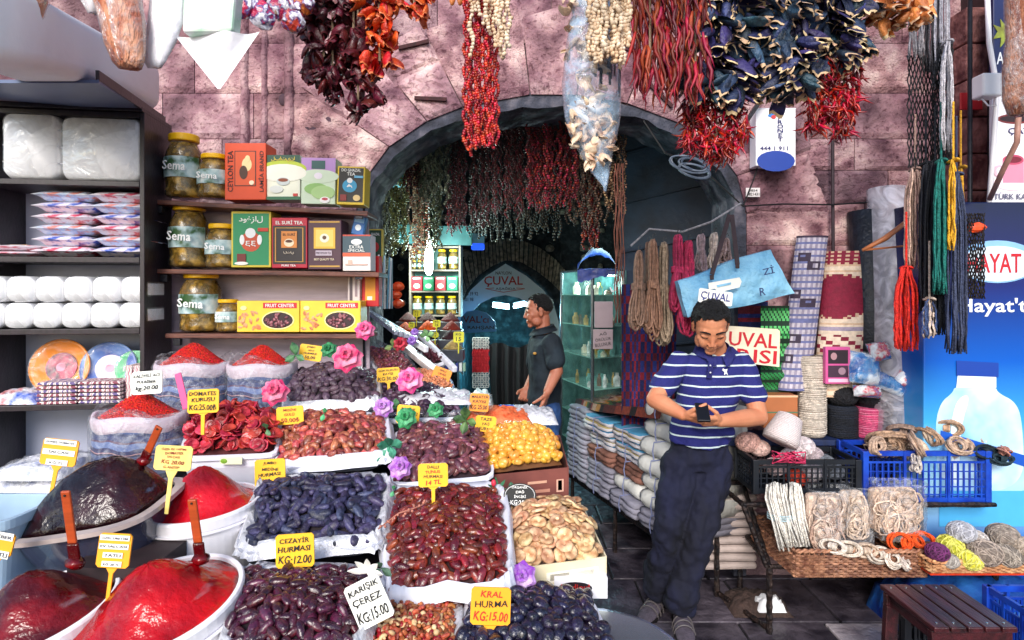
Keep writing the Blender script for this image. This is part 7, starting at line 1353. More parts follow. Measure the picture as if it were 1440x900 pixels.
coil(1384, 636, 20, 2.98, '#10222c', 'dark teal cord coil at the right end of the blue crate', 10); coil(1408, 646, 16, 2.95, '#16303c', 'dark cord coil hanging over the blue crate corner', 9); coil(1412, 634, 12, 2.95, '#b87c6c', 'pinkish cord loop over the dark coils at the crate corner', 5)
hank(1288, 640, 664, 10, 2.93, '#d8ccc4', 'white tasselled cord end hanging over the blue crate rim', 4)
# black crate contents
t = thing('thread_cone', 'pale conical thread spool tilted in the black crate', 'thread cone', P(1096, 622, 3.0), Euler((radians(-10), radians(28), 0))); s = 3/F; m = MB(); m.lathe([(24*s, 0), (25*s, 8*s), (17*s, 40*s), (12*s, 42*s)], n=22); part(t, 'winding', m, bands('wound_cone', [(0, '#c8b8b8'), (.5, '#e4d8d8')], 2, .008, .7, .5, 10, 1), smooth=True); m = MB(); m.tube([(0, 0, 42*s), (0, 0, 44*s)], .008, 8); part(t, 'core', m, flat('#403c40'))
for k, (x, y, r, c) in enumerate(((1052, 622, 17, '#b89088'), (1068, 630, 14, '#c8a8a0'), (1128, 628, 17, '#d0c4c8'), (1142, 640, 15, '#a8989c'), (1112, 642, 14, '#d8d0d4'), (1158, 652, 16, '#6c7078'), (1172, 662, 14, '#8890a0'), (1090, 656, 15, '#c0a8ac'), (1140, 664, 16, '#b8b0b8'), (1120, 672, 14, '#d04028'))):
    ball(x, y, r, 3.12-.012*k, c, 'ball of %s cord in the black crate' % ('rosy beige', 'pale pink', 'white', 'grey', 'bright white', 'steel grey', 'bluish grey', 'dusty rose', 'light grey', 'vivid red orange')[k], .8, 'cord_ball', 'cord ball')
m = MB()
for k in range(6): m.tube([P(1085+U(0, 50), 640+U(-6, 12), 2.93-U(0, .03)) for _ in range(7)], .0035, 5)
solo('loose_cord', m, cordmat('#d03060'), 'bright pink loose cord lying across the black crate', 'cord', P(1100, 645, 2.93), smooth=True)
# ---- wicker baskets
WK = M('wicker', '#6a4030', .6, .3, 30, .6, 80, rnd=.3, col2='#a8785c'); WK2 = M('wicker_light', '#a86840', .6, .3, 30, .6, 80, rnd=.25, col2='#d8a878')
def basket(x0, x1, yt, yb, d, D, mat, lab, rows=9, sk=0, name='wicker_basket'):
    s = d/F; W = (x1-x0)*s; H = (yb-yt)*s; t = thing(name, lab, 'basket', P((x0+x1)/2, yb, d)); q = [V((-W/2, 0, 0)), V((W/2, 0, 0)), V((W/2+sk, D, .0)), V((-W/2+sk, D, .0))]
    m = MB(); m.prism(q, (0, 0, .01)); part(t, 'base', m, mat)
    for k in range(4):
        a, b = q[k], q[(k+1) % 4]; L = (b-a).length; u = (b-a)/L; nn = V((u.y, -u.x, 0)); ns = int(L/.022); m = MB()
        for i in range(rows):
            z = .008+(H-.02)*i/rows; m.tube([a+u*L*j/(ns*2)+nn*(.0045*(1 if (j//2+i) % 2 else -1))+V((0, 0, z)) for j in range(ns*2+1)], H/rows*.5, 4)
        part(t, 'woven_side', m, mat, kind='stuff'); m = MB()
        for i in range(ns+1): m.tube([a+u*L*i/ns, a+u*L*i/ns+V((0, 0, H))], .003, 4)
        part(t, 'stakes', m, mat, kind='stuff'); m = MB()
        for o_ in (0, 1): m.tube([a+u*L*j/(ns*2)+nn*(.006*cos(j*1.2+o_*pi))+V((0, 0, H+.006*sin(j*1.2+o_*pi))) for j in range(ns*2+1)], .0065, 5)
        part(t, 'braided_rim', m, mat, smooth=True)
    return t
basket(1118, 1303, 775, 812, 2.78, .42, WK, 'large brown wicker basket of cord bags on the rebar stand', 9, -.03)
basket(1310, 1500, 790, 806, 2.7, .36, WK2, 'shallow light wicker tray of yarn balls at the right edge', 4, -.02)
m = MB(); s = 2.7/F; c_ = P(1405, 809, 2.7); m.box((c_.x, 2.88, c_.z), (.6, .34, .014)); solo('orange_tray', m, flat('#d0380c'), 'orange plastic tray under the light wicker tray', 'tray', P(1405, 812, 2.86), bevel=.004)
for k, (x, y, r, c, c2, lab) in enumerate(((1336, 766, 17, '#b8b830', '#dcd868', 'bright yellow green yarn ball beside the purple one'), (1363, 787, 17, '#c8c038', '#e0dc70', 'yellow yarn ball at the tray front'), (1318, 776, 15, '#481440', '#6a2860', 'dark purple yarn ball in the wicker tray'), (1352, 748, 18, '#8c8c94', '#b0b0b8', 'light grey yarn ball at the back left of the tray'), (1384, 777, 22, '#84766c', '#a8988c', 'large taupe yarn ball in the middle of the tray'), (1372, 758, 15, '#9c9490', '#bcb4b0', 'small pale yarn ball behind the taupe one'), (1410, 753, 20, '#7c7068', '#9c9086', 'brownish grey yarn ball at the back right'), (1416, 781, 19, '#847a70', '#a89c90', 'taupe yarn ball at the front right of the tray'), (1334, 789, 13, '#8c847c', '#aca49c', 'small grey yarn ball under the yellow green one'), (1440, 770, 18, '#9c8c7c', '#b8a898', 'sand coloured yarn ball cut by the right edge'))):
    ball(x, y, r, 2.78 if y < 770 else 2.72, c, lab, .78, c2=c2)
def tangle(x0, x1, y0, y1, d, D, c, lab, n=26, k=16, th=.004, wrap=True, name='cord_bag', c2=None):
    t = thing(name, lab, 'cord bag', P((x0+x1)/2, y1, d)); 
    for g in range(3):
        m = MB()
        for i in range(n//3):
            cx, cy = U(x0+14, x1-14), U(y0+12, y1-10); ph = U(0, 6); rx, ry = U(8, (x1-x0)*.3), U(8, (y1-y0)*.34)
            m.tube([P(min(x1, max(x0, cx+rx*cos(ph+q*.75)*(1+.2*sin(q)))), min(y1, max(y0, cy+ry*sin(ph+q*.75))), d+D*(.15+.7*((i*.37) % 1))-.02+U(-.006, .006)) for q in range(k)], th, 5)
        part(t, 'cord_tangle', m, cordmat(c if g else (c2 or c)), world=True, smooth=True, kind='stuff')
    m = MB(); a, b = P(x0+3, y1-2, d), P(x1-3, y0+4, d); m.box(((a.x+b.x)/2, d+D*.5, (a.z+b.z)/2), (b.x-a.x, D*.55, b.z-a.z)); part(t, 'cord_mass', m, cordmat(c), world=True, bevel=.02)
    if wrap:
        m = MB(); lo = []
        for j in range(9):
            y = y1+3-(y1-y0+12)*j/8; sc_ = 1.02 if j < 7 else (.9 if j == 7 else 1.1); c_ = P((x0+x1)/2, y, d+D/2); W = (x1-x0)/2*sc_*d/F
            lo.append([c_+V((math.copysign(abs(cos(a))**.5, cos(a))*W*(1+U(-.03, .03)), math.copysign(abs(sin(a))**.6, sin(a))*(D*.62), U(-.004, .004))) for a in [2*pi*i/22 for i in range(22)]])
        m.loft(lo, cap=False); part(t, 'clear_bag', m, FILM, world=True, smooth=True)
    return t
tangle(1137, 1192, 694, 772, 2.84, .1, '#c8b0a0', 'left clear bag stuffed with cream cord in the brown basket', 36, c2='#b09080'); tangle(1186, 1224, 690, 758, 2.86, .1, '#d0b8a4', 'middle clear bag of cream cord in the brown basket', 30); tangle(1228, 1298, 686, 752, 2.84, .1, '#ccb09c', 'right square clear bag of cream cord in the brown basket', 44, c2='#e0c8b4')
t = thing('cord_bundle', 'thick white bundle of straight cord standing at the left of the basket', 'cord bundle', P(1100, 770, 2.86))
for (xa, xb, yb, g) in ((1090, 1112, 772, 0), (1114, 1128, 766, 1)):
    for j in range(4):
        m = MB()
        for i in range(7): o_ = U(-14, 14); y_ = U(-.04, .04); m.tube([P(xa+o_*.7, 695+U(0, 6), 2.86+y_*.5), P(xa+o_*.9, 678+abs(o_)*.3, 2.87+y_), P(xa+o_*1.1+1, 700, 2.85+y_), P(xa+(xb-xa)*.4+o_, 730, 2.84+y_), P(xb+o_*1.1+U(-2, 2), yb+U(-4, 4), 2.82+y_)], .0042, 5)
        part(t, 'cord_strands', m, cordmat('#e8e0d8', .08), world=True, smooth=True)
m = MB()
for k in range(3): c_ = P(1098, 722+3*k, 2.85); m.tube([c_+V((.062*cos(a), .045*sin(a), 0)) for a in [2*pi*q/12 for q in range(13)]], .003, 5)
part(t, 'binding', m, cordmat('#a8c0c8'), world=True)
for k, (x, y, r, c) in enumerate(((1170, 768, 16, '#d8ccc0'), (1192, 772, 18, '#d0c0b0'), (1216, 774, 17, '#c8b09c'), (1236, 780, 20, '#d8c8b8'), (1258, 786, 20, '#e0d0c0'), (1272, 792, 16, '#d8c8bc'))): coil(x, y, r, 2.78, c, 'small cream cord coil on the basket edge, %s' % wh[k], 9, .0045, .55, ang=20*k-40, group='cream coils along the basket edge')
for k, (x, y) in enumerate(((1264, 762), (1284, 764), (1298, 760))): coil(x, y, 15, 2.82, '#e8500c', 'vivid orange cord coil in the basket, %s' % ('left', 'middle', 'right')[k], 14, .004, .8, ang=0, wrap=False)
# under-stand goods
CLW = M('cream_fabric', '#b8a8a4', .8, .15, 10, 1, 18, rnd=.15); 
for k in range(9):
    m = MB(); m.box((0, 0, .0), (.3, .3, .038)); solo('folded_cloth', m, CLW, 'cream folded cloth in the pile under the stand, %s from the floor' % ('first', 'second', 'third', 'fourth', 'fifth', 'sixth', 'seventh', 'eighth', 'ninth')[k], 'folded cloth', V((W3(1030, 3.25, 0).x+U(-.01, .01), 3.42, .16+.046*k)), bevel=.016, rot=Euler((0, 0, U(-.1, .1))), world=False)
m = crumple(.3, .22, .07, 14, .014, 31, .4); solo('burlap_bag', m, M('burlap', '#3c2c28', .9, .3, 30, 1, 60), 'brown sack with white rags on the floor under the stand', 'sack', V((W3(1068, 3.1, 0).x, 3.15, .01)), smooth=True, world=False)
m = crumple(.14, .1, .06, 10, .012, 32, .4); solo('white_cup_pack', m, FOAM, 'white crumpled cloth on top of the brown sack', 'cloth', V((W3(1085, 3.05, 0).x, 3.08, .04)), smooth=True, world=False)
m = crumple(.8, .5, .28, 16, .03, 33, .35); solo('blue_bag_pile', m, M('blue_sheet', '#0c3088', .4, sc=7, col2='#2c70c0', bump=2, bsc=10), 'crumpled blue plastic sheet under the wicker tray', 'plastic sheet', V((W3(1380, 2.9, 0).x, 2.95, .0)), smooth=True, world=False)
# ---- slatted stool
st = thing('slatted_stool', 'dark brown slatted wooden stool with screw heads at the lower right', 'stool', V((1.66, 2.28, 0))); SW = M('stool_wood', '#220a0e', .35, .35, 6, .3, 30, col2='#46181e', stretch=(6, .8, 6), coat=.2)
xl, yb_, yf, zz = W3(1236, 2.46, 0).x, 2.46, 2.14, .45
for k in range(5):
    m = MB(); m.box((xl+.03+.0605*k, (yb_+yf)/2, zz), (.054, yb_-yf, .02)); part(st, 'slat', m, SW, world=True, bevel=.004)
    for y_ in (yb_-.03, yf+.03): m = MB(); m.tube([(xl+.03+.0605*k, y_, zz+.009), (xl+.03+.0605*k, y_, zz+.012)], .004, 8); part(st, 'screw', m, CHR, world=True)
for y_ in (yb_-.03, yf+.03): m = MB(); m.box((xl+.15, y_, zz-.035), (.29, .025, .045)); part(st, 'apron', m, SW, world=True, bevel=.003)
for x_ in (xl+.03, xl+.27):
    for y_ in (yb_-.03, yf+.03): m = MB(); m.bar((x_, y_, zz-.06), (x_+(-.02 if x_ < xl+.1 else .02), y_, 0), .05, .028, up=(0, 1, 0)); part(st, 'leg', m, SW, world=True, bevel=.003)
    m = MB(); m.box((x_, (yb_+yf)/2, zz-.035), (.025, yb_-yf-.1, .04)); part(st, 'side_rail', m, SW, world=True)
# ---- cloth bundles on the bench
A0, B0 = V((.40, 4.45, 0)), V((.84, 3.14, 0)); dv = (B0-A0).normalized(); nr = V((dv.y, -dv.x, 0)); nr = -nr if nr.x < 0 else nr
bench = thing('bench', 'low rusty steel bench under the cloth bundles', 'bench', A0)
for o_ in (.03, .45):
    m = MB(); m.bar(A0+nr*o_+V((0, 0, .3)), B0+nr*o_+V((0, 0, .3)), .03, .03); part(bench, 'rail', m, RB, world=True)
    for f in (.03, .5, .97): m = MB(); p = A0.lerp(B0, f)+nr*o_; m.tube([p, p+V((0, 0, .3))], .014, 6); part(bench, 'leg', m, RB, world=True)
for f in (.05, .3, .55, .8): m = MB(); p = A0.lerp(B0, f); m.bar(p+nr*.03+V((0, 0, .322)), p+nr*.45+V((0, 0, .322)), .06, .012); part(bench, 'cross_bar', m, RB, world=True)
LIL = M('lilac_cloth', '#8c8a9a', .8, .15, 8, 1, 20, rnd=.12); WST = bands('blue_white_cloth', [(0, '#c8c4cc'), (.35, '#3c84b4'), (.45, '#d0ccd0'), (.6, '#a89868'), (.66, '#ccc8d0'), (.85, '#4890b8')], 2, .11, .8, .15, 5, 1); BRN = M('brown_cloth', '#7c5448', .85, .3, 12, 1, 30); WHT = M('white_cloth', '#d4d4d0', .8, .08, 6, 1, 20, rnd=.06)
ang = math.atan2(dv.y, dv.x)
names = ['far', 'second', 'third', 'near']
for k in range(4):
    nl = (5, 5, 5, 7)[k]; c0 = A0.lerp(B0, (k+.5)/4)
    for j in range(nl):
        mat = (LIL if k == 0 else ([LIL, LIL, BRN, WST, WST][j] if k == 1 else [LIL, WHT, BRN, WST, WST][j] if k == 2 else [LIL, WHT, WHT, WHT, WHT, WHT, WHT][j])); h = .1; L = .34*U(.92, 1.0); off = U(-.03, .02)
        t = thing('cloth_bundle', 'tied bundle of %s cloth, %s in the %s pile of the bench' % ({'lilac_cloth': 'lilac grey', 'blue_white_cloth': 'blue striped white', 'brown_cloth': 'brown', 'white_cloth': 'white'}[mat.name], ('lowest', 'second', 'third', 'fourth', 'fifth', 'sixth', 'topmost')[j], names[k]), 'cloth bundle', c0+V((0, 0, .33+h*j)), Euler((0, 0, ang)), 'tied cloth bundles on the bench')
        sgn = 1 if (Matrix.Rotation(ang, 3, 'Z') @ V((0, 1, 0))).dot(nr) > 0 else -1
        ns = 3 if mat is not WHT else 1
        for q in range(ns):
            hh = h*.94/ns; z0 = hh*(q+.5)+.002; yo = off+U(-.012, .012); m = MB(); r = hh*.49; sec = []
            prof_ = [(sgn*(yo+r-r*cos(a)), z0+r*sin(a)) for a in [radians(-90+30*i) for i in range(7)]]+[(sgn*.46, z0+r), (sgn*.46, z0-r)]
            nn = 7; m.loft([[V((-L/2+L*i/nn, y_+sgn*U(-.005, .005)+sgn*.012*(1 if i in (0, nn) else 0)+(sgn*.012 if i in (3, 4) else 0), z_*(1 if i not in (0, nn) else .97))) for y_, z_ in prof_] for i in range(nn+1)]); part(t, 'folded_sheet', m, mat, smooth=True)
        m = MB(); m.tube([(0, sgn*.2, h*.97), (0, sgn*(off-.004), h*.96), (0, sgn*(off-.012), h*.5), (0, sgn*(off-.004), .002)], .0035, 5); part(t, 'string', m, flat('#8088b0'))
# ================================================ PEOPLE
def cap(m, a, b, ra, rb, flat=1, n=14, up=None):
    a, b = V(a), V(b); t = (b-a); L = t.length; t = t/L; u = up or V((0, 1, 0)); x = t.cross(u)
    if x.length < .05: x = t.cross(V((1, 0, 0)))
    x.normalize(); y = x.cross(t); lo = []
    for k in range(4, 0, -1): q = k/4*pi/2; lo.append((a-t*ra*sin(q), max(.0005, ra*cos(q))))
    lo.append((a, ra)); lo.append((b, rb))
    for k in range(1, 5): q = k/4*pi/2; lo.append((b+t*rb*sin(q), max(.0005, rb*cos(q))))
    m.loft([[c+(x*cos(2*pi*i/n)*r+y*sin(2*pi*i/n)*r*flat) for i in range(n)] for c, r in lo]); return m
def chain(m, pts, rs, flat=1):
    for i in range(len(pts)-1): cap(m, pts[i], pts[i+1], rs[i], rs[i+1], flat)
def rm(o, vox, sm=3, disp=0, dsize=.1, fac=.5):
    q = o.modifiers.new('r', 'REMESH'); q.mode = 'VOXEL'; q.voxel_size = vox; q.use_smooth_shade = True
    if sm: q = o.modifiers.new('s', 'SMOOTH'); q.iterations = sm; q.factor = fac
    if disp:
        tx = bpy.data.textures.new('folds', 'CLOUDS'); tx.noise_scale = dsize; tx.noise_depth = 1
        q = o.modifiers.new('d', 'DISPLACE'); q.texture = tx; q.strength = disp; q.mid_level = .5; q.texture_coords = 'LOCAL'
    return o
def hand(m, wr, dr, pn, sd, curl=(25, 35, 25), thumb=.7, s=1.0, spread=.0):
    """palm and five fingers; dr along the hand, pn out of the palm, sd towards the thumb"""
    dr = dr.normalized(); pn = (pn-dr*pn.dot(dr)).normalized(); sd0 = dr.cross(pn); sd0 = sd0 if sd0.dot(sd) > 0 else -sd0
    cap(m, wr, wr+dr*.03*s, .026*s, .028*s, .75, up=pn)
    for o in (-.026, -.009, .009, .026): cap(m, wr+dr*.02*s+sd0*o*.7*s, wr+dr*.082*s+sd0*o*s, .015*s, .0125*s, 1)
    for i, (o, L) in enumerate(((.029, .068), (.010, .078), (-.010, .073), (-.028, .056))):
        p = wr+dr*.085*s+sd0*o*s; a = 0; r = .0088*s; d = dr+sd0*o*spread*20
        for k, f in enumerate((.46, .3, .24)):
            a += radians(curl[k]*(1+.12*i)); q = (dr*cos(a)+pn*sin(a)+sd0*o*spread*12).normalized(); e = p+q*L*f*s; cap(m, p, e, r, r*.92, 1, 8); p = e; r *= .92
    p = wr+dr*.028*s+sd0*.026*s; q = (dr*.75+sd0*.6+pn*.35).normalized(); e = p+q*.04*s; cap(m, p, e, .013*s, .011*s, 1, 8); q = (dr*thumb+pn*.6+sd0*.05).normalized(); e2 = e+q*.032*s; cap(m, e, e2, .0105*s, .0095*s, 1, 8); cap(m, e2, e2+(q+pn*.1)*.02*s, .0095*s, .008*s, 1, 8)
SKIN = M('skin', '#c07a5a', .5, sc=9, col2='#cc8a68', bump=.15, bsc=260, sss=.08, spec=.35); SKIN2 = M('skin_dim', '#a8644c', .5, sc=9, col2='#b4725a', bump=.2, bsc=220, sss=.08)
HAIR = M('hair_dark', '#08070a', .6, .4, 60, 1.5, 240)
def head(m, c, Hm, s=1.0):
    T = lambda x, y, z: c+Hm @ (V((x, -y, z))*s)     # y = forward
    E = lambda x, y, z, r, rot=None: m.ell(T(x, y, z), tuple(q*s for q in r), Hm if rot is None else Hm @ rot, 18, 12)
    E(0, -.012, .035, (.076, .096, .082)); E(0, .02, .0, (.070, .075, .085)); E(0, .03, -.055, (.054, .056, .052)); E(0, .066, -.098, (.026, .02, .018)); E(0, .045, -.02, (.064, .045, .056)); [E(q_*.034, .066, -.036, (.026, .026, .036)) for q_ in (-1, 1)]; E(0, .055, .02, (.06, .034, .03))
    for q in (-1, 1): E(q*.043, .054, -.022, (.024, .026, .024)); E(q*.05, .02, -.07, (.02, .036, .03)); E(q*.077, -.006, -.008, (.008, .017, .03), RZ(q*-18)); E(q*.08, -.01, .01, (.008, .015, .014)); E(q*.034, .078, .008, (.019, .012, .01))
    cap(m, T(-.036, .07, .03), T(.036, .07, .03), .013*s, .013*s); cap(m, T(0, .084, .015), T(0, .102, -.032), .008*s, .0115*s)
    for q in (-1, 1): E(q*.0115, .099, -.036, (.008, .011, .008))
    E(0, .083, -.064, (.024, .011, .007)); E(0, .081, -.076, (.021, .011, .008))
    return T
def shoe(t, toe, heel, mat, h=.075):
    d = (toe-heel); d.z = 0; L = d.length; d.normalize(); sd = V((-d.y, d.x, 0)); m = MB(); lo = []
    for f, w_, z0, z1 in ((-.04, .022, .012, .05), (.02, .036, .004, h*1.0), (.2, .04, .004, h*1.05), (.4, .041, .004, h*.95), (.6, .047, .004, h*.72), (.8, .048, .004, h*.58), (.95, .036, .006, h*.42), (1.02, .012, .014, h*.25)):
        c = heel+d*L*f; lo.append([V((c.x, c.y, 0))+sd*w_*cos(a)+V((0, 0, z0+(z1-z0)*(.5+.5*sin(a)))) for a in [2*pi*i/14 for i in range(14)]])
    m.loft(lo); part(t, 'shoe', m, mat, world=True, smooth=True, sub=1)
    m = MB(); lo = []
    for f, w_ in ((-.05, .03), (.1, .043), (.4, .042), (.7, .052), (.95, .04), (1.04, .015)):
        c = heel+d*L*f; lo.append([V((c.x, c.y, 0))+sd*x*w_+V((0, 0, z)) for x, z in ((-1, .003), (1, .003), (1, .02), (-1, .02))])
    m.loft(lo); part(t, 'sole', m, flat('#1c181a'), world=True)
    for f in (.42, .55, .68): c = heel+d*L*f; m = MB(); m.tube([V((c.x, c.y, .012))+sd*.05*cos(a)+V((0, 0, (h*(1.2-f*.75))*sin(a)+.0)) for a in [pi*i/10 for i in range(11)]], .0035, 5); part(t, 'shoe_stripe', m, flat('#5a5456'), world=True)
def hairdo(t, c, Hm, s=1.0, n=230, front=.06, seed=2, curl=.011):
    rr = random.Random(seed); m = MB(); T = lambda x, y, z: c+Hm @ (V((x, -y, z))*s)
    m.ell(T(0, -.022, .045), (.079*s, .094*s, .082*s), Hm, 18, 12)
    for i in range(n):
        a = rr.uniform(0, 2*pi); e = rr.uniform(.0, 1); th = math.acos(1-e*1.25) ; x, y, z = sin(th)*cos(a), sin(th)*sin(a), cos(th)
        if y > .45 and z < .62-.1*abs(x): continue
        if y > .05 and z < .1: continue
        p = T(x*.082, -.012+y*.098, .038+z*.09); m.ell(p, (curl*rr.uniform(.8, 1.5)*s, curl*rr.uniform(.6, 1.1)*s, curl*rr.uniform(.6, 1.3)*s), Hm @ RX(rr.uniform(-60, 60)) @ RZ(rr.uniform(0, 180)), 7, 5)
    for q in (-1, 1):
        for k in range(5): m.ell(T(q*.071, .012+rr.uniform(-.012, .004), .03-k*.007), (.006*s, .009*s, .008*s), Hm, 6, 4)
    o = part(t, 'hair', m, HAIR, world=True, smooth=True); rm(o, .0026*s, 0); return o
# ---------- front man
t = thing('person', 'man in navy striped polo and dark trousers leaning back and looking down at his phone', 'person', V((P(965, 0, 3.05).x, 3.05, 0)))
Hm = RZ(-10) @ RX(36); hc = P(999, 459, 2.93)
m = MB(); T = head(m, hc, Hm, 1.02)
sL, sR = P(953, 508, 3.05), P(1047, 509, 3.05); eL, eR = P(921, 562, 2.93), P(1067, 586, 2.95); wL, wR = P(960, 583, 2.8), P(1012, 592, 2.82)
nb = P(1006, 497, 3.03); cap(m, T(0, -.035, -.05), nb, .056, .062); chest = P(1000, 545, 3.06); pel = P(982, 640, 3.08)
cap(m, nb, chest, .05, .09); chain(m, [chest, sL+V((.03, .01, -.03)), sL.lerp(eL, .4)], [.05, .032, .034]); chain(m, [chest, sR+V((-.03, .01, -.03)), sR.lerp(eR, .35)], [.05, .032, .034]); cap(m, chest, pel, .09, .09)
chain(m, [sL.lerp(eL, .4), sL.lerp(eL, .6), eL], [.04, .046, .042]); chain(m, [eL, eL.lerp(wL, .35), wL], [.042, .042, .028]); chain(m, [sR.lerp(eR, .35), sR.lerp(eR, .55), eR], [.04, .047, .043]); chain(m, [eR, eR.lerp(wR, .35), wR], [.043, .044, .029])
hand(m, wL, P(990, 590, 2.75)-wL, V((.2, .5, .6)), V((.2, -.6, .5)), (48, 52, 36)); hand(m, wR, P(980, 592, 2.75)-wR, V((-.2, .5, .6)), V((-.2, -.6, .5)), (50, 52, 36))
hL, hR = P(957, 655, 3.08), P(1004, 655, 3.08); kL, kR = P(942, 738, 3.0), P(984, 748, 2.97); aL, aR = P(925, 838, 3.14), P(956, 852, 3.0)
aL.z = .09; aR.z = .09
for a, b, c_ in ((hL, kL, aL), (hR, kR, aR)): chain(m, [a, b, c_], [.075, .052, .04])
o = part(t, 'body', m, SKIN, world=True); rm(o, .0036, 5)
hairdo(t, hc, Hm, 1.02, 700, curl=.0095)
for q in (-1, 1):
    m = MB(); cap(m, T(q*.014, .094, .03), T(q*.034, .092, .037), .0035, .004); cap(m, T(q*.034, .092, .037), T(q*.056, .078, .03), .004, .0025); part(t, 'eyebrow', m, HAIR, world=True, smooth=True)
    m = MB(); m.tube([T(q*.02, .0905, .004), T(q*.034, .094, .001), T(q*.048, .086, .005)], .0014, 5); part(t, 'closed_eye', m, HAIR, world=True)
# polo shirt
POLO = bands('polo_stripes', [(0, '#1c1f6a'), (.84, '#c8d8dc')], 2, .05, .85, .35, 4, .5)
m = MB(); lo = []
for x, y, d, rx, ry in ((984, 621, 3.07, .16, .115), (985, 612, 3.07, .158, .12), (990, 585, 3.06, .150, .118), (996, 555, 3.055, .160, .12), (1000, 530, 3.05, .172, .115), (1002, 513, 3.045, .172, .1), (1004, 502, 3.045, .13, .085), (1005, 492, 3.04, .085, .075)):
    c = P(x, y, d); lo.append([c+V((rx*cos(a), ry*sin(a), .016*cos(a*2)-.012*sin(a)*0)) for a in [2*pi*i/26 for i in range(26)]])
m.loft(lo); chain(m, [sL+V((.015, 0, -.006)), sL.lerp(eL, .68)], [.058, .062]); chain(m, [sR+V((-.015, 0, -.006)), sR.lerp(eR, .58)], [.058, .064])
cap(m, P(985, 596, 2.98), P(1020, 604, 3.0), .05, .05)
o = part(t, 'polo_shirt', m, POLO, world=True); rm(o, .0055, 5, .03, .09)
NV = M('collar_navy', '#1a1c60', .8, .2, 20, .5, 100)
c = P(1004, 492, 3.03); m = MB(); lo = []
for dz, k in ((.0, 1.0), (.028, .93), (.03, .87), (.004, 1.18), (-.016, 1.3)): lo.append([c+V((.078*k*cos(a), -.005+.08*k*sin(a), dz+.026*sin(a)-(.03 if sin(a) < -.85 else 0))) for a in [-pi/2+.22+(2*pi-.44)*i/24 for i in range(25)]])
m.loft(lo, cap=False, closed=False); part(t, 'collar', m, NV, world=True, smooth=True)
m = MB(); m.bar(P(1000, 508, 2.915), P(997, 532, 2.93), .026, .012, up=(0, 1, 0)); part(t, 'placket', m, NV, world=True, bevel=.003)
for y in (514, 524): m = MB(); m.ell(P(999, y, 2.905), .0045, nu=8, nv=6); part(t, 'button', m, flat('#c8c8d8'), world=True)
m = MB(); m.prism([P(x, y, 2.938) for x, y in ((1017, 518), (1020, 520), (1023, 519), (1022, 523), (1024, 528), (1021, 525), (1018, 529), (1019, 523), (1016, 521))], (0, .006, 0)); part(t, 'shirt_emblem', m, WHITEINK, world=True)
for a_, b_, r in ((sL.lerp(eL, .70), sL.lerp(eL, .75), .079), (sR.lerp(eR, .60), sR.lerp(eR, .65), .081)): pass
# trousers
TRO = M('trousers_navy', '#05071a', .9, sc=6, col2='#0c1130', bump=1.2, bsc=14, stretch=(1, 1, .5))
m = MB(); lo = []
for x, y, rx, ry in ((984, 607, .146, .105), (983, 625, .152, .11), (981, 645, .152, .112), (981, 658, .13, .1)):
    c = P(x, y, 3.08); lo.append([c+V((rx*cos(a), ry*sin(a), 0)) for a in [2*pi*i/24 for i in range(24)]])
m.loft(lo)
for h_, k_, a_ in ((hL, kL, aL), (hR, kR, aR)):
    chain(m, [h_, h_.lerp(k_, .5), k_, k_.lerp(a_, .5), a_+V((0, 0, .03))], [.1, .09, .076, .072, .074])
    cap(m, a_+V((-.01, -.02, .04)), a_+V((.02, .0, .0)), .07, .064); cap(m, a_+V((.0, -.03, .09)), a_+V((.0, .02, .1)), .078, .072)
o = part(t, 'trousers', m, TRO, world=True); rm(o, .005, 4, .04, .07)
m = MB(); lo = []
SHM = M('shoe_suede', '#4c4450', .9, .2, 40, .6, 120)
shoe(t, V((P(900, 0, 3.02).x, 2.98, 0)), V((P(932, 0, 3.2).x, 3.2, 0)), SHM); shoe(t, V((P(966, 0, 2.8).x, 2.79, 0)), V((P(957, 0, 3.03).x, 3.05, 0)), SHM)
ph = thing('mobile_phone', 'small black mobile phone held in both hands of the man in the striped polo', 'phone', P(988, 580, 2.715), Euler((radians(-52), 0, radians(-8)))); m = MB(); m.box((0, 0, 0), (.058, .012, .105)); part(ph, 'phone_body', m, flat('#0c0c10', .3), bevel=.004); m = MB(); m.box((0, .0062, .006), (.044, .001, .07)); part(ph, 'screen', m, flat('#303848', .1))
# ---------- shopkeeper
t = thing('person', 'man in a dark polo and jeans standing in profile inside the arch', 'person', V((P(765, 0, 3.95).x, 3.95, 0)))
Hm = RZ(-84) @ RX(4); hc = P(757, 438, 3.95); m = MB(); T = head(m, hc, Hm, .9)
nb = P(764, 468, 3.95); cap(m, T(0, -.03, -.05), nb, .046, .05); cap(m, nb, P(765, 500, 3.95), .048, .08); cap(m, P(765, 500, 3.95), P(764, 575, 3.95), .08, .08)
sN, eN, wN = P(776, 482, 3.78), P(783, 522, 3.76), P(770, 550, 3.68); sF, eF, wF = P(757, 482, 4.12), P(752, 525, 4.15), P(742, 545, 4.0)
cN = P(765, 500, 3.95); cap(m, cN, sN.lerp(eN, .45), .05, .038); cap(m, cN, sF.lerp(eF, .45), .05, .038); chain(m, [sN.lerp(eN, .45), eN, wN], [.04, .04, .027]); chain(m, [sF.lerp(eF, .45), eF, wF], [.04, .038, .027])
hand(m, wN, P(762, 575, 3.66)-wN, V((-.9, .2, -.2)), V((-.6, -.7, 0)), (18, 25, 20)); hand(m, wF, P(737, 560, 3.95)-wF, V((0, -1, .2)), V((-1, 0, 0)), (30, 30, 20))
hipN, hipF = P(768, 590, 3.86), P(760, 590, 4.04); kN, kF = P(764, 680, 3.86), P(752, 680, 4.04); aN, aF = V((.22, 3.9, .09)), V((.12, 4.1, .09))
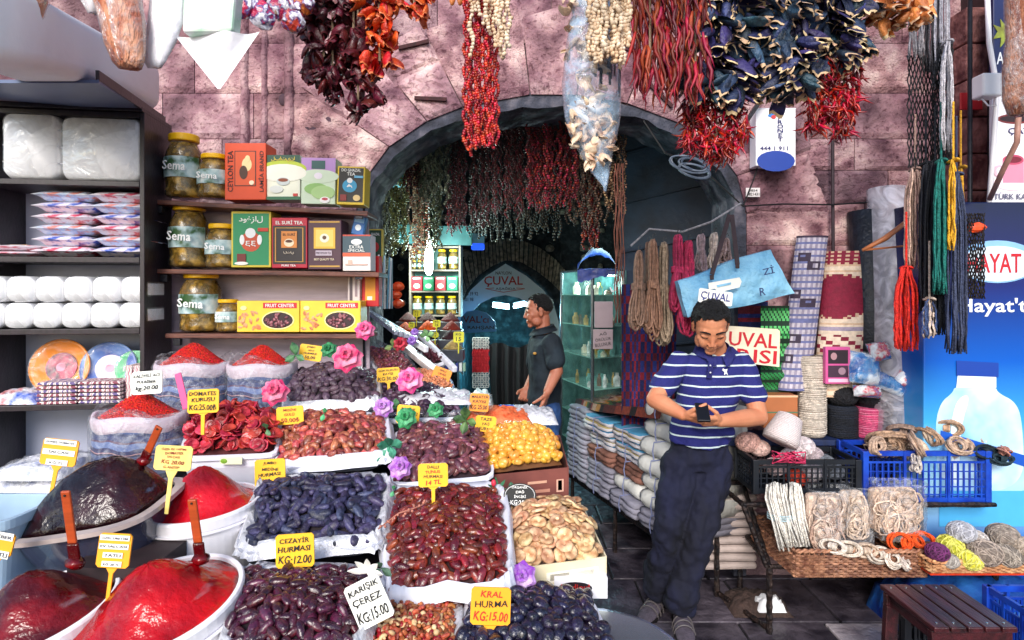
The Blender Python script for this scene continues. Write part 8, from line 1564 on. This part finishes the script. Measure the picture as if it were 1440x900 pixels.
for q in ((hipN, kN, aN), (hipF, kF, aF)): chain(m, list(q), [.075, .055, .042])
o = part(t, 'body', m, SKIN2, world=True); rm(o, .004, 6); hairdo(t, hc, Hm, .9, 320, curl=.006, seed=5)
m = MB(); cap(m, T(-.03, .09, .032), T(-.05, .078, .03), .005, .004); cap(m, T(.03, .09, .032), T(.05, .078, .03), .005, .004); part(t, 'eyebrows', m, HAIR, world=True, kind='stuff')
for q in (-1, 1): m = MB(); m.ell(T(q*.033, .086, .008), (.007, .007, .005)); part(t, 'eye', m, flat('#201814'), world=True)
POL2 = M('polo_dark', '#0c1620', .85, sc=8, col2='#1a2833', bump=1, bsc=16)
m = MB(); lo = []
for x, y, rx, ry in ((765, 568, .108, .15), (765, 560, .11, .152), (766, 530, .104, .15), (766, 500, .11, .165), (767, 483, .098, .17), (766, 474, .078, .13), (765, 468, .068, .08)):
    c = P(x, y, 3.95); lo.append([c+V((rx*cos(a), ry*sin(a), 0)) for a in [2*pi*i/24 for i in range(24)]])
m.loft(lo); cap(m, sN+V((0, .03, -.01)), sN.lerp(eN, .62), .064, .066); cap(m, sF, sF.lerp(eF, .6), .07, .075); o = part(t, 'polo_shirt', m, POL2, world=True); rm(o, .007, 5, .025, .1)
c = P(764, 466, 3.95); m = MB(); m.loft([[c+V((.072*k*cos(a), .078*k*sin(a), dz-.018*cos(a)*-1)) for a in [2*pi*i/20 for i in range(20)]] for dz, k in ((0, 1.05), (.03, .96), (.032, .9), (.0, 1.25), (-.01, 1.3))], cap=False); part(t, 'collar', m, POL2, world=True, smooth=True)
m = MB(); c = P(752, 497, 3.79); m.ell(c, (.012, .004, .009), nu=10, nv=6); part(t, 'gold_emblem', m, flat('#a87c30'), world=True)
JN = M('jeans', '#14305c', .85, sc=10, col2='#2c5490', bump=1, bsc=20)
m = MB(); cap(m, P(768, 578, 3.88), P(768, 592, 3.86), .1, .1); cap(m, P(762, 578, 4.02), P(760, 592, 4.04), .1, .1)
for q in ((hipN, kN, aN+V((0, 0, .02))), (hipF, kF, aF+V((0, 0, .02)))): chain(m, list(q), [.1, .078, .072])
o = part(t, 'jeans', m, JN, world=True); rm(o, .008, 4, .03, .1)
shoe(t, V((.04, 3.9, 0)), V((.28, 3.92, 0)), flat('#181418')); shoe(t, V((-.06, 4.1, 0)), V((.18, 4.12, 0)), flat('#181418'))
